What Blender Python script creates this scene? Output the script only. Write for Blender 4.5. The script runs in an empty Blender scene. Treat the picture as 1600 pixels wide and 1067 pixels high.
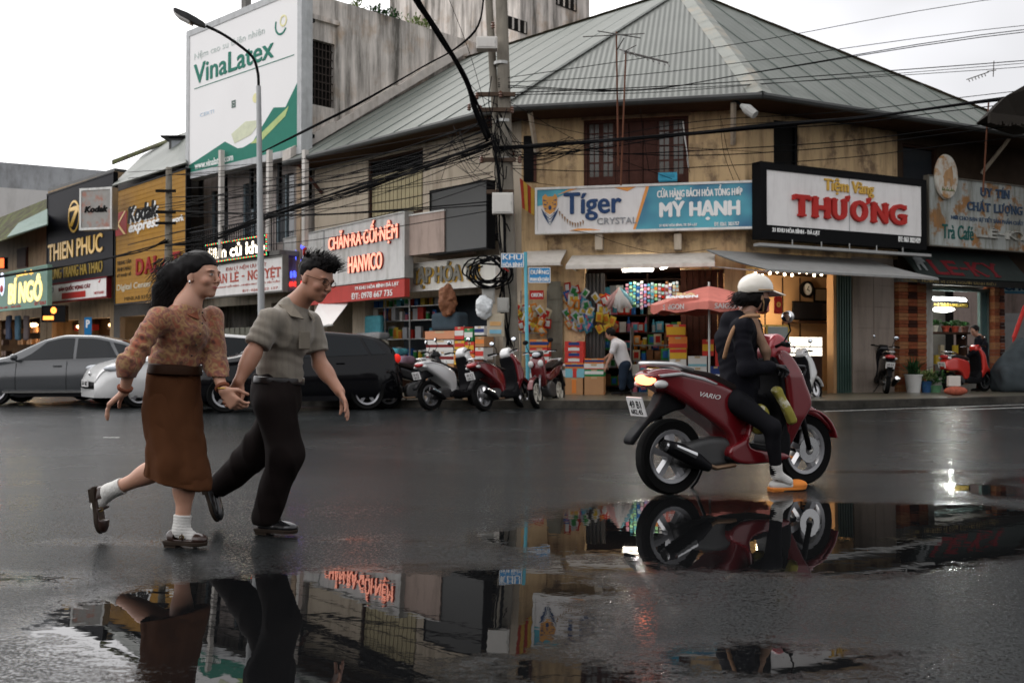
import bpy, bmesh, math, random
import numpy as np
from mathutils import Vector, Matrix
R = math.radians
sc = bpy.context.scene
COL = sc.collection
random.seed(7)
# ---------------------------------------------------------------- camera
FPX = 1556.0; PITCH = math.atan(22.5 / FPX); CZ = 1.0
cam = bpy.data.cameras.new('camera'); cam_o = bpy.data.objects.new('camera', cam); COL.objects.link(cam_o)
cam_o.location = (0, 0, CZ); cam_o.rotation_euler = (R(90) + PITCH, 0, 0)
cam.sensor_width = 36; cam.lens = 36 * FPX / 1600; cam.clip_end = 800; cam.clip_start = .05
cam.dof.use_dof = True; cam.dof.focus_distance = 5.9; cam.dof.aperture_fstop = 4.5
sc.camera = cam_o
# ---------------------------------------------------------------- sky and light
world = bpy.data.worlds.new('World'); sc.world = world; world.use_nodes = True
SUN_EL, SUN_AZ = R(52), R(-38)      # the bright part of the overcast is up behind the roofs, to the left
def build_world():
 nt = world.node_tree; N = nt.nodes; L = nt.links; bg = N['Background']
 sky = N.new('ShaderNodeTexSky'); sky.sky_type = 'NISHITA'; sky.sun_disc = False
 sky.sun_elevation = SUN_EL; sky.sun_rotation = SUN_AZ; sky.air_density = 1.5; sky.dust_density = 4
 hs = N.new('ShaderNodeHueSaturation'); hs.inputs['Saturation'].default_value = .12; L.new(sky.outputs[0], hs.inputs['Color'])
 tc = N.new('ShaderNodeTexCoord'); mp = N.new('ShaderNodeMapping'); mp.inputs['Scale'].default_value = (1.5, 1.5, 3.2)
 mp.inputs['Location'].default_value = (2.3, .4, .2)
 L.new(tc.outputs['Generated'], mp.inputs[0])
 no = N.new('ShaderNodeTexNoise'); no.inputs['Scale'].default_value = 1.5; no.inputs['Detail'].default_value = 4; no.inputs['Roughness'].default_value = .5
 L.new(mp.outputs[0], no.inputs['Vector'])
 sx = N.new('ShaderNodeSeparateXYZ'); L.new(tc.outputs['Generated'], sx.inputs[0])
 # darker cloud masses to the right and behind, plain white to the left
 ma = N.new('ShaderNodeMath'); ma.operation = 'MULTIPLY_ADD'; ma.inputs[1].default_value = -.84; L.new(sx.outputs['X'], ma.inputs[0]); L.new(no.outputs[0], ma.inputs[2])
 mb = N.new('ShaderNodeMath'); mb.operation = 'MULTIPLY_ADD'; mb.inputs[1].default_value = .08; L.new(sx.outputs['Y'], mb.inputs[0]); L.new(ma.outputs[0], mb.inputs[2])
 rp = N.new('ShaderNodeValToRGB'); e = rp.color_ramp.elements
 e[0].position = .18; e[0].color = (5.5, 5.5, 5.7, 1); e[1].position = .50; e[1].color = (14, 13.8, 14, 1)
 x = rp.color_ramp.elements.new(.34); x.color = (7.0, 7.0, 7.3, 1)
 L.new(mb.outputs[0], rp.inputs[0])
 mx = N.new('ShaderNodeMix'); mx.data_type = 'RGBA'; mx.inputs[0].default_value = .85
 L.new(hs.outputs[0], mx.inputs[6]); L.new(rp.outputs[0], mx.inputs[7]); L.new(mx.outputs[2], bg.inputs['Color'])
 bg.inputs['Strength'].default_value = .11
build_world()
sun = bpy.data.lights.new('sun', 'SUN'); sun.energy = .6; sun.angle = R(25); sun.color = (1, .97, .92)
sun_o = bpy.data.objects.new('sun', sun); COL.objects.link(sun_o)
_d = Vector((math.sin(SUN_AZ) * math.cos(SUN_EL), math.cos(SUN_AZ) * math.cos(SUN_EL), math.sin(SUN_EL)))
sun_o.rotation_euler = (-_d).to_track_quat('-Z', 'Y').to_euler()
sc.view_settings.view_transform = 'Standard'; sc.view_settings.look = 'None'; sc.view_settings.gamma = 1
sc.view_settings.use_curve_mapping = False; sc.view_settings.exposure = 0.5
sc.cycles.use_denoising = True
sc.cycles.max_bounces = 6; sc.cycles.caustics_reflective = False; sc.cycles.caustics_refractive = False
sc.cycles.sample_clamp_indirect = 4
# ---------------------------------------------------------------- materials
MATS = {}
def mat(name, c, r=.6, m=0, var=.14, s=5, bump=0, bs=60, em=0, coat=0, dirt=0, dc=(.035, .028, .02), ds=(2.5, 2.5, .35), dl=.48, spec=.5, uvwave=None, trans=0, alpha=1, col2=None, c2=(.55, .62), c2s=3):
 if name in MATS: return MATS[name]
 M = bpy.data.materials.new(name); M.use_nodes = True; nt = M.node_tree; N = nt.nodes; L = nt.links
 p = N['Principled BSDF']; MATS[name] = M
 p.inputs['Roughness'].default_value = r; p.inputs['Metallic'].default_value = m
 p.inputs['Coat Weight'].default_value = coat; p.inputs['Coat Roughness'].default_value = .06
 p.inputs['Specular IOR Level'].default_value = spec if spec != .5 else (.06 if r >= .4 and not coat and not m else .45)
 p.inputs['Transmission Weight'].default_value = trans; p.inputs['Alpha'].default_value = alpha
 tc = N.new('ShaderNodeTexCoord')
 if var > 0 or dirt > 0 or col2:
  no = N.new('ShaderNodeTexNoise'); no.inputs['Scale'].default_value = s; no.inputs['Detail'].default_value = 5
  L.new(tc.outputs['Object'], no.inputs['Vector'])
  mx = N.new('ShaderNodeMix'); mx.data_type = 'RGBA'
  mx.inputs[6].default_value = (*[x * (1 - var * 1.6) for x in c], 1); mx.inputs[7].default_value = (*[min(1, x * (1 + var * 1.6)) for x in c], 1)
  L.new(no.outputs[0], mx.inputs[0]); out = mx.outputs[2]
  if col2:
   n3 = N.new('ShaderNodeTexNoise'); n3.inputs['Scale'].default_value = c2s; n3.inputs['Detail'].default_value = 8; n3.inputs['Roughness'].default_value = .65
   L.new(tc.outputs['Object'], n3.inputs['Vector'])
   rr = N.new('ShaderNodeMapRange'); rr.inputs[1].default_value = c2[0]; rr.inputs[2].default_value = c2[1]; L.new(n3.outputs[0], rr.inputs[0])
   m3 = N.new('ShaderNodeMix'); m3.data_type = 'RGBA'; m3.inputs[7].default_value = (*col2, 1)
   L.new(rr.outputs[0], m3.inputs[0]); L.new(out, m3.inputs[6]); out = m3.outputs[2]
  if dirt > 0:
   mp = N.new('ShaderNodeMapping'); mp.inputs['Scale'].default_value = ds; L.new(tc.outputs['Object'], mp.inputs[0])
   n2 = N.new('ShaderNodeTexNoise'); n2.inputs['Scale'].default_value = 1.6; n2.inputs['Detail'].default_value = 9; n2.inputs['Roughness'].default_value = .7
   L.new(mp.outputs[0], n2.inputs['Vector'])
   rr = N.new('ShaderNodeMapRange'); rr.inputs[1].default_value = dl; rr.inputs[2].default_value = dl + .22; rr.inputs[4].default_value = dirt; L.new(n2.outputs[0], rr.inputs[0])
   m2 = N.new('ShaderNodeMix'); m2.data_type = 'RGBA'; m2.inputs[7].default_value = (*dc, 1)
   L.new(rr.outputs[0], m2.inputs[0]); L.new(out, m2.inputs[6]); out = m2.outputs[2]
  L.new(out, p.inputs['Base Color'])
 else: p.inputs['Base Color'].default_value = (*c, 1)
 if em:
  p.inputs['Emission Color'].default_value = (*c, 1); p.inputs['Emission Strength'].default_value = em
 last = None
 if bump:
  nb = N.new('ShaderNodeTexNoise'); nb.inputs['Scale'].default_value = bs; nb.inputs['Detail'].default_value = 3; L.new(tc.outputs['Object'], nb.inputs['Vector'])
  b = N.new('ShaderNodeBump'); b.inputs['Strength'].default_value = bump; b.inputs['Distance'].default_value = .01
  L.new(nb.outputs[0], b.inputs['Height']); last = b
 if uvwave:   # (period m, strength, distance): ribs running down the sheet
  uv = N.new('ShaderNodeUVMap'); wv = N.new('ShaderNodeTexWave'); wv.wave_type = 'BANDS'; wv.bands_direction = 'X'
  wv.inputs['Scale'].default_value = .314 / uvwave[0]; wv.inputs['Distortion'].default_value = 0
  L.new(uv.outputs[0], wv.inputs['Vector'])
  b = N.new('ShaderNodeBump'); b.inputs['Strength'].default_value = uvwave[1]; b.inputs['Distance'].default_value = uvwave[2]
  L.new(wv.outputs[0], b.inputs['Height'])
  if last: L.new(last.outputs[0], b.inputs['Normal'])
  last = b
 if last: L.new(last.outputs[0], p.inputs['Normal'])
 return M
def mat_attr(name, r=.5, bump=0, bs=80, coat=0, sss=0, attr='Col', sheen=0):
 if name in MATS: return MATS[name]
 M = bpy.data.materials.new(name); M.use_nodes = True; nt = M.node_tree; N = nt.nodes; L = nt.links
 p = N['Principled BSDF']; MATS[name] = M; p.inputs['Roughness'].default_value = r; p.inputs['Coat Weight'].default_value = coat
 p.inputs['Sheen Weight'].default_value = sheen
 a = N.new('ShaderNodeAttribute'); a.attribute_name = attr; L.new(a.outputs['Color'], p.inputs['Base Color'])
 if sss: p.inputs['Subsurface Weight'].default_value = sss; p.inputs['Subsurface Radius'].default_value = (.01, .004, .002); p.inputs['Subsurface Scale'].default_value = 1
 if bump:
  tc = N.new('ShaderNodeTexCoord'); nb = N.new('ShaderNodeTexNoise'); nb.inputs['Scale'].default_value = bs; nb.inputs['Detail'].default_value = 4
  L.new(tc.outputs['Object'], nb.inputs['Vector']); b = N.new('ShaderNodeBump'); b.inputs['Strength'].default_value = bump; b.inputs['Distance'].default_value = .004
  L.new(nb.outputs[0], b.inputs['Height']); L.new(b.outputs[0], p.inputs['Normal'])
 return M
# ---------------------------------------------------------------- frames (a facade line, or the world)
def ray(px, py):
 u = (px - 800) / FPX; v = (533.5 - py) / FPX
 return Vector((u, math.cos(PITCH) - v * math.sin(PITCH), math.sin(PITCH) + v * math.cos(PITCH)))
def at(px, py, Y):
 d = ray(px, py); t = Y / d.y
 return Vector((d.x * t, Y, CZ + d.z * t))
def gz(Y, x=0):
 t = min(1, max(0, (.6 - x) / 2.4)); k = 1 + .5 * t * t * (3 - 2 * t); return k * (.0021 * max(0, 7.8 - Y) ** 2 if Y > 1 else .0971 + .02856 * (1 - Y))      # the road dips towards the far gutter
def ground(px, py, z=0):
 d = ray(px, py); t = (z - CZ) / d.z
 for _ in range(6):
  zz = gz(d.y * t, d.x * t) if z == 0 else z; t = (zz - CZ) / d.z
 return Vector((d.x * t, d.y * t, zz))
class Fr:
 def __init__(s, ox=0, oy=0, a=0):
  s.o = Vector((ox, oy, 0)); s.a = a; s.u = Vector((math.cos(a), math.sin(a), 0)); s.v = Vector((-math.sin(a), math.cos(a), 0))
 def w(s, x, y, z=0): return s.o + s.u * x + s.v * y + Vector((0, 0, z))
 def pp(s, px, py, off=0):      # pixel -> (x, z) on the plane y = off of this frame
  d = ray(px, py); q = s.o + s.v * off; c0 = Vector((0, 0, CZ))
  t = (q - c0).dot(s.v) / d.dot(s.v); h = c0 + d * t
  return (h - s.o).dot(s.u), h.z
 def X(s, px, off=0, py=450): return s.pp(px, py, off)[0]
 def Z(s, px, py, off=0): return s.pp(px, py, off)[1]
 def rect(s, p0, p1, off=0):     # (px,py) left-bottom and right-top -> x0,x1,z0,z1
  a = s.pp(*p0, off); b = s.pp(*p1, off); return a[0], b[0], a[1], b[1]
W = Fr()
FC = Fr(.217, 22.6, -math.atan2(.2045, .979))
FR_ = Fr(5.07, 21.6, math.atan2(.455, .89))
FL = Fr(.217, 22.6, R(-45))
# ---------------------------------------------------------------- objects
SH = {}
def props(o, label=None, cat=None, group=None, kind=None):
 if label: o['label'] = label
 if cat: o['category'] = cat; o['kind'] = 'thing'
 if group: o['group'] = group
 if kind: o['kind'] = kind
 return o
def thing(name, label, cat, fr=W, x=0, y=0, z=0, group=None, rz=0):
 o = bpy.data.objects.new(name, None); COL.objects.link(o); o.empty_display_size = .2
 o.location = fr.w(x, y, z); o.rotation_euler = (0, 0, fr.a + rz); SH[o.name] = (x, y, z)
 return props(o, label, cat, group)
class MB:
 def __init__(s): s.v = []; s.f = []; s.uv = None
 def add(s, vs, fs):
  n = len(s.v); s.v += [tuple(v) for v in vs]; s.f += [tuple(i + n for i in f) for f in fs]; return s
 def box(s, x0, x1, y0, y1, z0, z1):
  return s.add([(x0, y0, z0), (x1, y0, z0), (x1, y1, z0), (x0, y1, z0), (x0, y0, z1), (x1, y0, z1), (x1, y1, z1), (x0, y1, z1)],
                     [(0, 3, 2, 1), (4, 5, 6, 7), (0, 1, 5, 4), (1, 2, 6, 5), (2, 3, 7, 6), (3, 0, 4, 7)])
 def cbox(s, c, d, rot=None):
  c = Vector(c); out = []
  for i in range(8):
   q = Vector(((-1 if i & 1 == 0 else 1) * d[0] / 2, (-1 if i & 2 == 0 else 1) * d[1] / 2, (-1 if i & 4 == 0 else 1) * d[2] / 2))
   if rot is not None: q = rot @ q
   out.append(c + q)
  return s.add(out, [(0, 2, 3, 1), (4, 5, 7, 6), (0, 1, 5, 4), (1, 3, 7, 5), (3, 2, 6, 7), (2, 0, 4, 6)])
 def cyl(s, a, b, r1, r2=None, n=12, cap=True):
  return s.tube([a, b], [r1, r1 if r2 is None else r2], n, cap)
 def tube(s, pts, r, n=6, cap=True):
  pts = [Vector(p) for p in pts]; k = len(pts); rs = r if isinstance(r, (list, tuple)) else [r] * k
  vs = []; up = None
  for i, p in enumerate(pts):
   t = (pts[min(i + 1, k - 1)] - pts[max(i - 1, 0)])
   if t.length < 1e-9: t = Vector((0, 0, 1))
   t.normalize()
   if up is None: up = Vector((0, 0, 1)) if abs(t.z) < .9 else Vector((1, 0, 0))
   a = t.cross(up)
   if a.length < 1e-6: a = t.cross(Vector((1, .3, 0)))
   a.normalize(); b = t.cross(a); up = -b if False else a.cross(t) * 1
   for j in range(n):
    w = 2 * math.pi * j / n; vs.append(p + (a * math.cos(w) + up * math.sin(w)) * rs[i])
  fs = [(i * n + j, i * n + (j + 1) % n, (i + 1) * n + (j + 1) % n, (i + 1) * n + j) for i in range(k - 1) for j in range(n)]
  if cap: fs += [tuple(range(n))[::-1], tuple((k - 1) * n + j for j in range(n))]
  return s.add(vs, fs)
 def lathe(s, prof, c=(0, 0, 0), n=20, ax='z', cap=True):   # prof: (r, h)
  vs = []
  for r, h in prof:
   for j in range(n):
    a = 2 * math.pi * j / n; q = (r * math.cos(a), r * math.sin(a), h)
    if ax == 'y': q = (q[0], q[2], q[1])
    if ax == 'x': q = (q[2], q[0], q[1])
    vs.append((c[0] + q[0], c[1] + q[1], c[2] + q[2]))
  k = len(prof); fs = [(i * n + j, i * n + (j + 1) % n, (i + 1) * n + (j + 1) % n, (i + 1) * n + j) for i in range(k - 1) for j in range(n)]
  if cap: fs += [tuple(range(n))[::-1], tuple((k - 1) * n + j for j in range(n))]
  return s.add(vs, fs)
 def prism(s, poly, a, b, pl='xz'):     # extrude 2-D outline between a and b on the third axis
  def P(q, t):
   return {'xz': (q[0], t, q[1]), 'xy': (q[0], q[1], t), 'yz': (t, q[0], q[1])}[pl]
  n = len(poly); vs = [P(q, a) for q in poly] + [P(q, b) for q in poly]
  fs = [tuple(range(n)), tuple(range(2 * n - 1, n - 1, -1))] + [(i, n + i, n + (i + 1) % n, (i + 1) % n) for i in range(n)]
  return s.add(vs, fs)
 def ell(s, c, r, n=12, m=8):
  if not isinstance(r, (list, tuple)): r = (r, r, r)
  vs = [(c[0], c[1], c[2] - r[2])]; fs = []
  for i in range(1, m):
   a = -math.pi / 2 + math.pi * i / m
   for j in range(n):
    b = 2 * math.pi * j / n; vs.append((c[0] + r[0] * math.cos(a) * math.cos(b), c[1] + r[1] * math.cos(a) * math.sin(b), c[2] + r[2] * math.sin(a)))
  vs.append((c[0], c[1], c[2] + r[2])); T = len(vs) - 1
  for j in range(n):
   fs.append((0, 1 + (j + 1) % n, 1 + j)); fs.append((T, T - n + j, T - n + (j + 1) % n))
   for i in range(m - 2): a = 1 + i * n; fs.append((a + j, a + (j + 1) % n, a + n + (j + 1) % n, a + n + j))
  return s.add(vs, fs)
 def build(s, name, M, parent=None, smooth=False, bev=0, fr=None, shift=None, auto=None):
  me = bpy.data.meshes.new(name)
  sh = (0, 0, 0)
  if parent is not None: sh = SH.get(parent.name, (0, 0, 0))
  elif shift: sh = shift
  me.from_pydata([(v[0] - sh[0], v[1] - sh[1], v[2] - sh[2]) for v in s.v], [], s.f); me.update()
  if s.uv:
   ul = me.uv_layers.new(name='UVMap')
   for lp in me.loops: ul.data[lp.index].uv = s.uv[lp.vertex_index]
  me.materials.append(M)
  if smooth: me.polygons.foreach_set('use_smooth', [True] * len(me.polygons))
  o = bpy.data.objects.new(name, me); COL.objects.link(o)
  if parent is not None: o.parent = parent; SH[o.name] = sh
  elif fr is not None: o.location = fr.w(*sh) ; o.rotation_euler = (0, 0, fr.a); SH[o.name] = sh
  if bev:
   b = o.modifiers.new('bevel', 'BEVEL'); b.width = bev; b.segments = 2; b.limit_method = 'ANGLE'
  if smooth and auto:
   me.set_sharp_from_angle(angle=R(auto))
  return o
def copy_tree(o, parent=None, **kw):
 c = o.copy(); COL.objects.link(c); c.parent = parent
 for k in [k for k in SH if k == o.name]: SH[c.name] = SH[k]
 for ch in list(o.children): copy_tree(ch, c)
 for k, v in kw.items(): c[k] = v
 return c
# ---------------------------------------------------------------- lettering
_font = {}
def glyphs(s, ext=1):
 if s in _font: return _font[s]
 c = bpy.data.curves.new('t', 'FONT'); c.body = s; c.extrude = .5; c.resolution_u = 3
 o = bpy.data.objects.new('t', c); COL.objects.link(o)
 dg = bpy.context.evaluated_depsgraph_get(); me = bpy.data.meshes.new_from_object(o.evaluated_get(dg))
 v = np.empty(len(me.vertices) * 3); me.vertices.foreach_get('co', v); v = v.reshape(-1, 3); f = [tuple(p.vertices) for p in me.polygons]
 bpy.data.objects.remove(o); bpy.data.curves.remove(c); bpy.data.meshes.remove(me)
 _font[s] = (v, f); return v, f
def write(mb, s, x0, x1, z0, z1, y, t=.03, bold=0, shear=0, skew=0):
 """letters fitted to the box x0..x1, z0..z1, front face at y, thickness t (towards +y)"""
 v, f = glyphs(s)
 if not len(v): return mb
 lo = v.min(0); hi = v.max(0); w = (v - lo) / np.maximum(hi - lo, 1e-6)
 offs = [(0, 0)] if not bold else [(0, 0), (bold, 0), (-bold, 0), (0, bold * .6), (0, -bold * .6)]
 n = len(offs)
 for i, (dx, dz) in enumerate(offs):
  X = x0 + bold + w[:, 0] * (x1 - x0 - 2 * bold) + dx + w[:, 1] * shear; Z = z0 + w[:, 1] * (z1 - z0) + dz + (X - x0) * skew
  Y = y + .0012 * i + (1 - w[:, 2]) * t
  mb.add(np.stack([X, Y, Z], 1).tolist(), f)
 return mb
SERIF = {'T': [(.5, 0), (.04, .9, 1), (.96, .9, 1)], 'H': [(.1, 0), (.9, 0), (.1, 1), (.9, 1)], 'U': [(.1, 1), (.9, 1)], 'Ư': [(.1, 1), (.72, 1)], 'N': [(.1, 0), (.1, 1), (.9, 1)],
         'G': [(.85, .42), (.93, .9, 1)], 'Y': [(.08, 1), (.92, 1), (.5, 0)], 'I': [(.5, 0), (.5, 1)], 'L': [(.12, 1), (.12, 0), (.96, .1, 1)], 'A': [(.1, 0), (.9, 0)], 'C': [(.93, .88, 1)],
         'E': [(.1, 0), (.1, 1), (.97, .08, 1), (.97, .92, 1)], 'K': [(.1, 0), (.1, 1), (.9, 0), (.88, 1)], 'Q': [], 'O': [], 'M': [(.1, 0), (.9, 0)], 'R': [(.1, 0), (.9, 0)]}
def write_serif(mb, s, x0, x1, z0, z1, y, t=.05, bold=.02, gap=.12, slab=.1):
 """capitals one by one, with slab serifs; z0..z1 is the cap height"""
 base = {'Ư': 'U', 'Ơ': 'O', 'Í': 'I', 'Ấ': 'A', 'Ợ': 'O', 'Ê': 'E', 'Ệ': 'E', 'Â': 'A'}
 wd = {'I': .35, ' ': .45, '-': .5, '·': .35, 'M': 1.15, 'O': 1.05, 'Ơ': 1.1, 'Ợ': 1.1, 'G': 1.02, 'Q': 1.05, 'L': .8, 'E': .8}
 ws = [wd.get(c, wd.get(base.get(c, c), .95)) for c in s]; tot = sum(ws) + gap * (len(s) - 1); k = (x1 - x0) / tot; x = x0; h = z1 - z0
 for c, w_ in zip(s, ws):
  a, b = x, x + w_ * k; x = b + gap * k
  if c == ' ': continue
  if c in '-·': mb.box(a, b, y, y + t, z0 + h * .42, z0 + h * .58); continue
  g = base.get(c, c); hook = c in 'ƯƠỢ'
  bb = b - (.12 * k if hook else 0); write(mb, g, a, bb, z0, z1, y, t, bold)
  for q in SERIF.get(g, []):
   cx = a + (bb - a) * q[0]
   if len(q) == 2:
    zz = z0 if q[1] == 0 else (z1 - slab * h if q[1] == 1 else z0 + h * q[1])
    mb.box(max(a - .03 * k, cx - .2 * k), min(bb + .03 * k, cx + .2 * k), y - .003, y + t, zz, zz + slab * h)
   else:
    zc = z0 + h * q[1]; mb.box(cx - .05 * k, cx + .05 * k, y - .003, y + t, zc - .13 * h, zc + .1 * h)
  if hook: mb.prism([(bb - .12 * k, z1 - .16 * h), (bb + .08 * k, z1 - .08 * h), (bb + .17 * k, z1 + .14 * h), (bb + .12 * k, z1 + .24 * h), (bb - .02 * k, z1 + .2 * h), (bb - .0 * k, z1)], y - .004, y + t)
  m_ = (a + bb) / 2
  if c in 'Í': mb.prism([(m_ - .06 * k, z1 + .08 * h), (m_ + .02 * k, z1 + .08 * h), (m_ + .18 * k, z1 + .3 * h), (m_ + .06 * k, z1 + .3 * h)], y, y + t)
  if c in 'ẤÂÊỆ': mb.prism([(m_ - .25 * k, z1 + .06 * h), (m_, z1 + .2 * h), (m_ + .25 * k, z1 + .06 * h), (m_ + .17 * k, z1 + .06 * h), (m_, z1 + .13 * h), (m_ - .17 * k, z1 + .06 * h)], y, y + t)
  if c in 'Ấ': mb.prism([(m_ + .1 * k, z1 + .2 * h), (m_ + .18 * k, z1 + .2 * h), (m_ + .3 * k, z1 + .4 * h), (m_ + .18 * k, z1 + .4 * h)], y, y + t)
  if c in 'ỢỆ': mb.box(m_ - .08 * k, m_ + .08 * k, y, y + t, z0 - .26 * h, z0 - .12 * h)
 return mb
# ---------------------------------------------------------------- implicit surfaces (bodies, clothes, mouldings)
def smin(a, b, k):
 if k <= 0: return np.minimum(a, b)
 h = np.clip(.5 + .5 * (b - a) / k, 0, 1); return b * (1 - h) + a * h - k * h * (1 - h)
def f_rc(P, a, b, r1, r2):
 a = np.array(a, 'f4'); b = np.array(b, 'f4'); ab = b - a; t = np.clip(((P - a) @ ab) / max(1e-9, float(ab @ ab)), 0, 1)
 return np.linalg.norm(P - a - t[:, None] * ab, axis=1) - (r1 + (r2 - r1) * t)
def f_el(P, c, r, rot=None):
 q = P - np.array(c, 'f4')
 if rot is not None: q = q @ np.array(rot, 'f4')
 r = np.array(r, 'f4'); k0 = np.linalg.norm(q / r, axis=1); k1 = np.linalg.norm(q / (r * r), axis=1)
 return k0 * (k0 - 1) / np.maximum(k1, 1e-6)
def f_bx(P, c, h, rd, rot=None):
 q = P - np.array(c, 'f4')
 if rot is not None: q = q @ np.array(rot, 'f4')
 q = np.abs(q) - (np.array(h, 'f4') - rd)
 return np.linalg.norm(np.maximum(q, 0), axis=1) + np.minimum(q.max(1), 0) - rd
def poly_d(px, pz, poly):      # signed distance to a closed 2-D outline
 d = np.full(px.shape, 1e9, 'f4'); s = np.ones(px.shape, 'f4'); n = len(poly)
 for i in range(n):
  ax, az = poly[i]; bx, bz = poly[i - 1]; ex, ez = bx - ax, bz - az; wx, wz = px - ax, pz - az
  t = np.clip((wx * ex + wz * ez) / (ex * ex + ez * ez + 1e-12), 0, 1); d = np.minimum(d, (wx - ex * t) ** 2 + (wz - ez * t) ** 2)
  c1 = pz >= az; c2 = pz < bz; c3 = ex * wz > ez * wx
  fl = (c1 & c2 & c3) | (~c1 & ~c2 & ~c3); s = np.where(fl, -s, s)
 return s * np.sqrt(d)
def smooth_poly(pts, n=6, closed=True):     # catmull-rom through the points
 P = [np.array(p, float) for p in pts]; k = len(P); out = []
 for i in range(k if closed else k - 1):
  if closed: p0, p1, p2, p3 = P[i - 1], P[i], P[(i + 1) % k], P[(i + 2) % k]
  else: p0, p1, p2, p3 = P[max(i - 1, 0)], P[i], P[i + 1], P[min(i + 2, k - 1)]
  for j in range(n):
   t = j / n; out.append(tuple(.5 * ((2 * p1) + (-p0 + p2) * t + (2 * p0 - 5 * p1 + 4 * p2 - p3) * t * t + (-p0 + 3 * p1 - 3 * p2 + p3) * t ** 3)))
 if not closed: out.append(tuple(P[-1]))
 return out
def snets(f, lo, hi, h, blk=12):
 """surface net of f<0 on a grid of step h; f takes (N,3) and is only evaluated near the surface"""
 lo = np.array(lo, 'f4'); n = np.ceil((np.array(hi) - lo) / h).astype(int) + 1; nb = np.ceil(n / blk).astype(int); n = nb * blk
 F = np.ones(n, 'f4')
 I = np.stack(np.meshgrid(*[np.arange(k) for k in nb], indexing='ij'), -1).reshape(-1, 3)
 cen = (lo + (I + .5) * blk * h).astype('f4'); fv = f(cen); rad = blk * h * .9
 F.reshape(nb[0], blk, nb[1], blk, nb[2], blk)[...] = np.where(fv < 0, -1, 1).reshape(nb)[:, None, :, None, :, None]
 act = I[np.abs(fv) < rad * 1.15]
 g = np.stack(np.meshgrid(*[np.arange(blk)] * 3, indexing='ij'), -1).reshape(-1, 3)
 for s in range(0, len(act), 48):
  A = act[s:s + 48]; idx = (A[:, None, :] * blk + g[None]).reshape(-1, 3); v = f((lo + idx * h).astype('f4'))
  F[idx[:, 0], idx[:, 1], idx[:, 2]] = v
 S = F < 0
 c = [S[i:n[0] - 1 + i, j:n[1] - 1 + j, k:n[2] - 1 + k] for i in (0, 1) for j in (0, 1) for k in (0, 1)]
 any_ = c[0].copy(); all_ = c[0].copy()
 for q in c[1:]: any_ |= q; all_ &= q
 A = np.argwhere(any_ & ~all_); id_ = np.full(tuple(n - 1), -1, 'i4'); id_[A[:, 0], A[:, 1], A[:, 2]] = np.arange(len(A))
 acc = np.zeros((len(A), 3)); cnt = np.zeros(len(A))
 for ax in range(3):
  o = [a for a in range(3) if a != ax]
  for i in (0, 1):
   for j in (0, 1):
    p = A.copy(); p[:, o[0]] += i; p[:, o[1]] += j; q = p.copy(); q[:, ax] += 1
    a = F[p[:, 0], p[:, 1], p[:, 2]]; b = F[q[:, 0], q[:, 1], q[:, 2]]; m = (a < 0) != (b < 0)
    t = np.where(m, a / np.where(m, a - b, 1), 0); w = p.astype(float); w[:, ax] += t; acc[m] += w[m]; cnt[m] += 1
 V = lo + (acc / np.maximum(cnt, 1)[:, None]) * h
 Q = []
 for ax in range(3):
  o = [(ax + 1) % 3, (ax + 2) % 3]
  sl = [slice(1, n[k] - 1) for k in range(3)]; sl[ax] = slice(0, n[ax] - 1); s2 = list(sl); s2[ax] = slice(1, n[ax])
  a = S[tuple(sl)]; b = S[tuple(s2)]; E = np.argwhere(a != b)
  if not len(E): continue
  off = np.ones(3, int); off[ax] = 0; E = E + off; ins = S[E[:, 0], E[:, 1], E[:, 2]]
  def g_(d0, d1):
   p = E.copy(); p[:, o[0]] -= d0; p[:, o[1]] -= d1; return id_[p[:, 0], p[:, 1], p[:, 2]]
  q = np.stack([g_(1, 1), g_(0, 1), g_(0, 0), g_(1, 0)], 1); q[~ins] = q[~ins][:, ::-1]; Q.append(q)
 return V, np.concatenate(Q)
def sd_obj(name, f, lo, hi, h, M, parent, smooth_it=2, colf=None, shift=None, rot=None):
 V, Q = snets(f, lo, hi, h)
 ok = (Q >= 0).all(1); Q = Q[ok]
 for _ in range(smooth_it):      # light laplacian to remove the grid
  acc = np.zeros_like(V); cnt = np.zeros(len(V))
  for a, b in ((0, 1), (1, 2), (2, 3), (3, 0)):
   np.add.at(acc, Q[:, a], V[Q[:, b]]); np.add.at(acc, Q[:, b], V[Q[:, a]]); np.add.at(cnt, Q[:, a], 1); np.add.at(cnt, Q[:, b], 1)
  V = V * .5 + .5 * acc / np.maximum(cnt, 1)[:, None]
 sh = np.array(shift if shift is not None else (SH.get(parent.name, (0, 0, 0)) if parent is not None else (0, 0, 0)))
 me = bpy.data.meshes.new(name); me.vertices.add(len(V)); me.vertices.foreach_set('co', (V - sh).astype('f4').ravel())
 me.loops.add(len(Q) * 4); me.loops.foreach_set('vertex_index', Q.astype('i4').ravel())
 me.polygons.add(len(Q)); me.polygons.foreach_set('loop_start', np.arange(0, len(Q) * 4, 4, dtype='i4')); me.polygons.foreach_set('loop_total', np.full(len(Q), 4, 'i4'))
 me.update(calc_edges=True); me.polygons.foreach_set('use_smooth', np.ones(len(Q), bool))
 if colf is not None:
  c = colf(V.astype('f4')); a = me.color_attributes.new('Col', 'FLOAT_COLOR', 'POINT'); a.data.foreach_set('color', np.concatenate([c, np.ones((len(c), 1))], 1).astype('f4').ravel())
 me.materials.append(M); o = bpy.data.objects.new(name, me); COL.objects.link(o)
 if parent is not None: o.parent = parent; SH[o.name] = tuple(sh)
 return o
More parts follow.
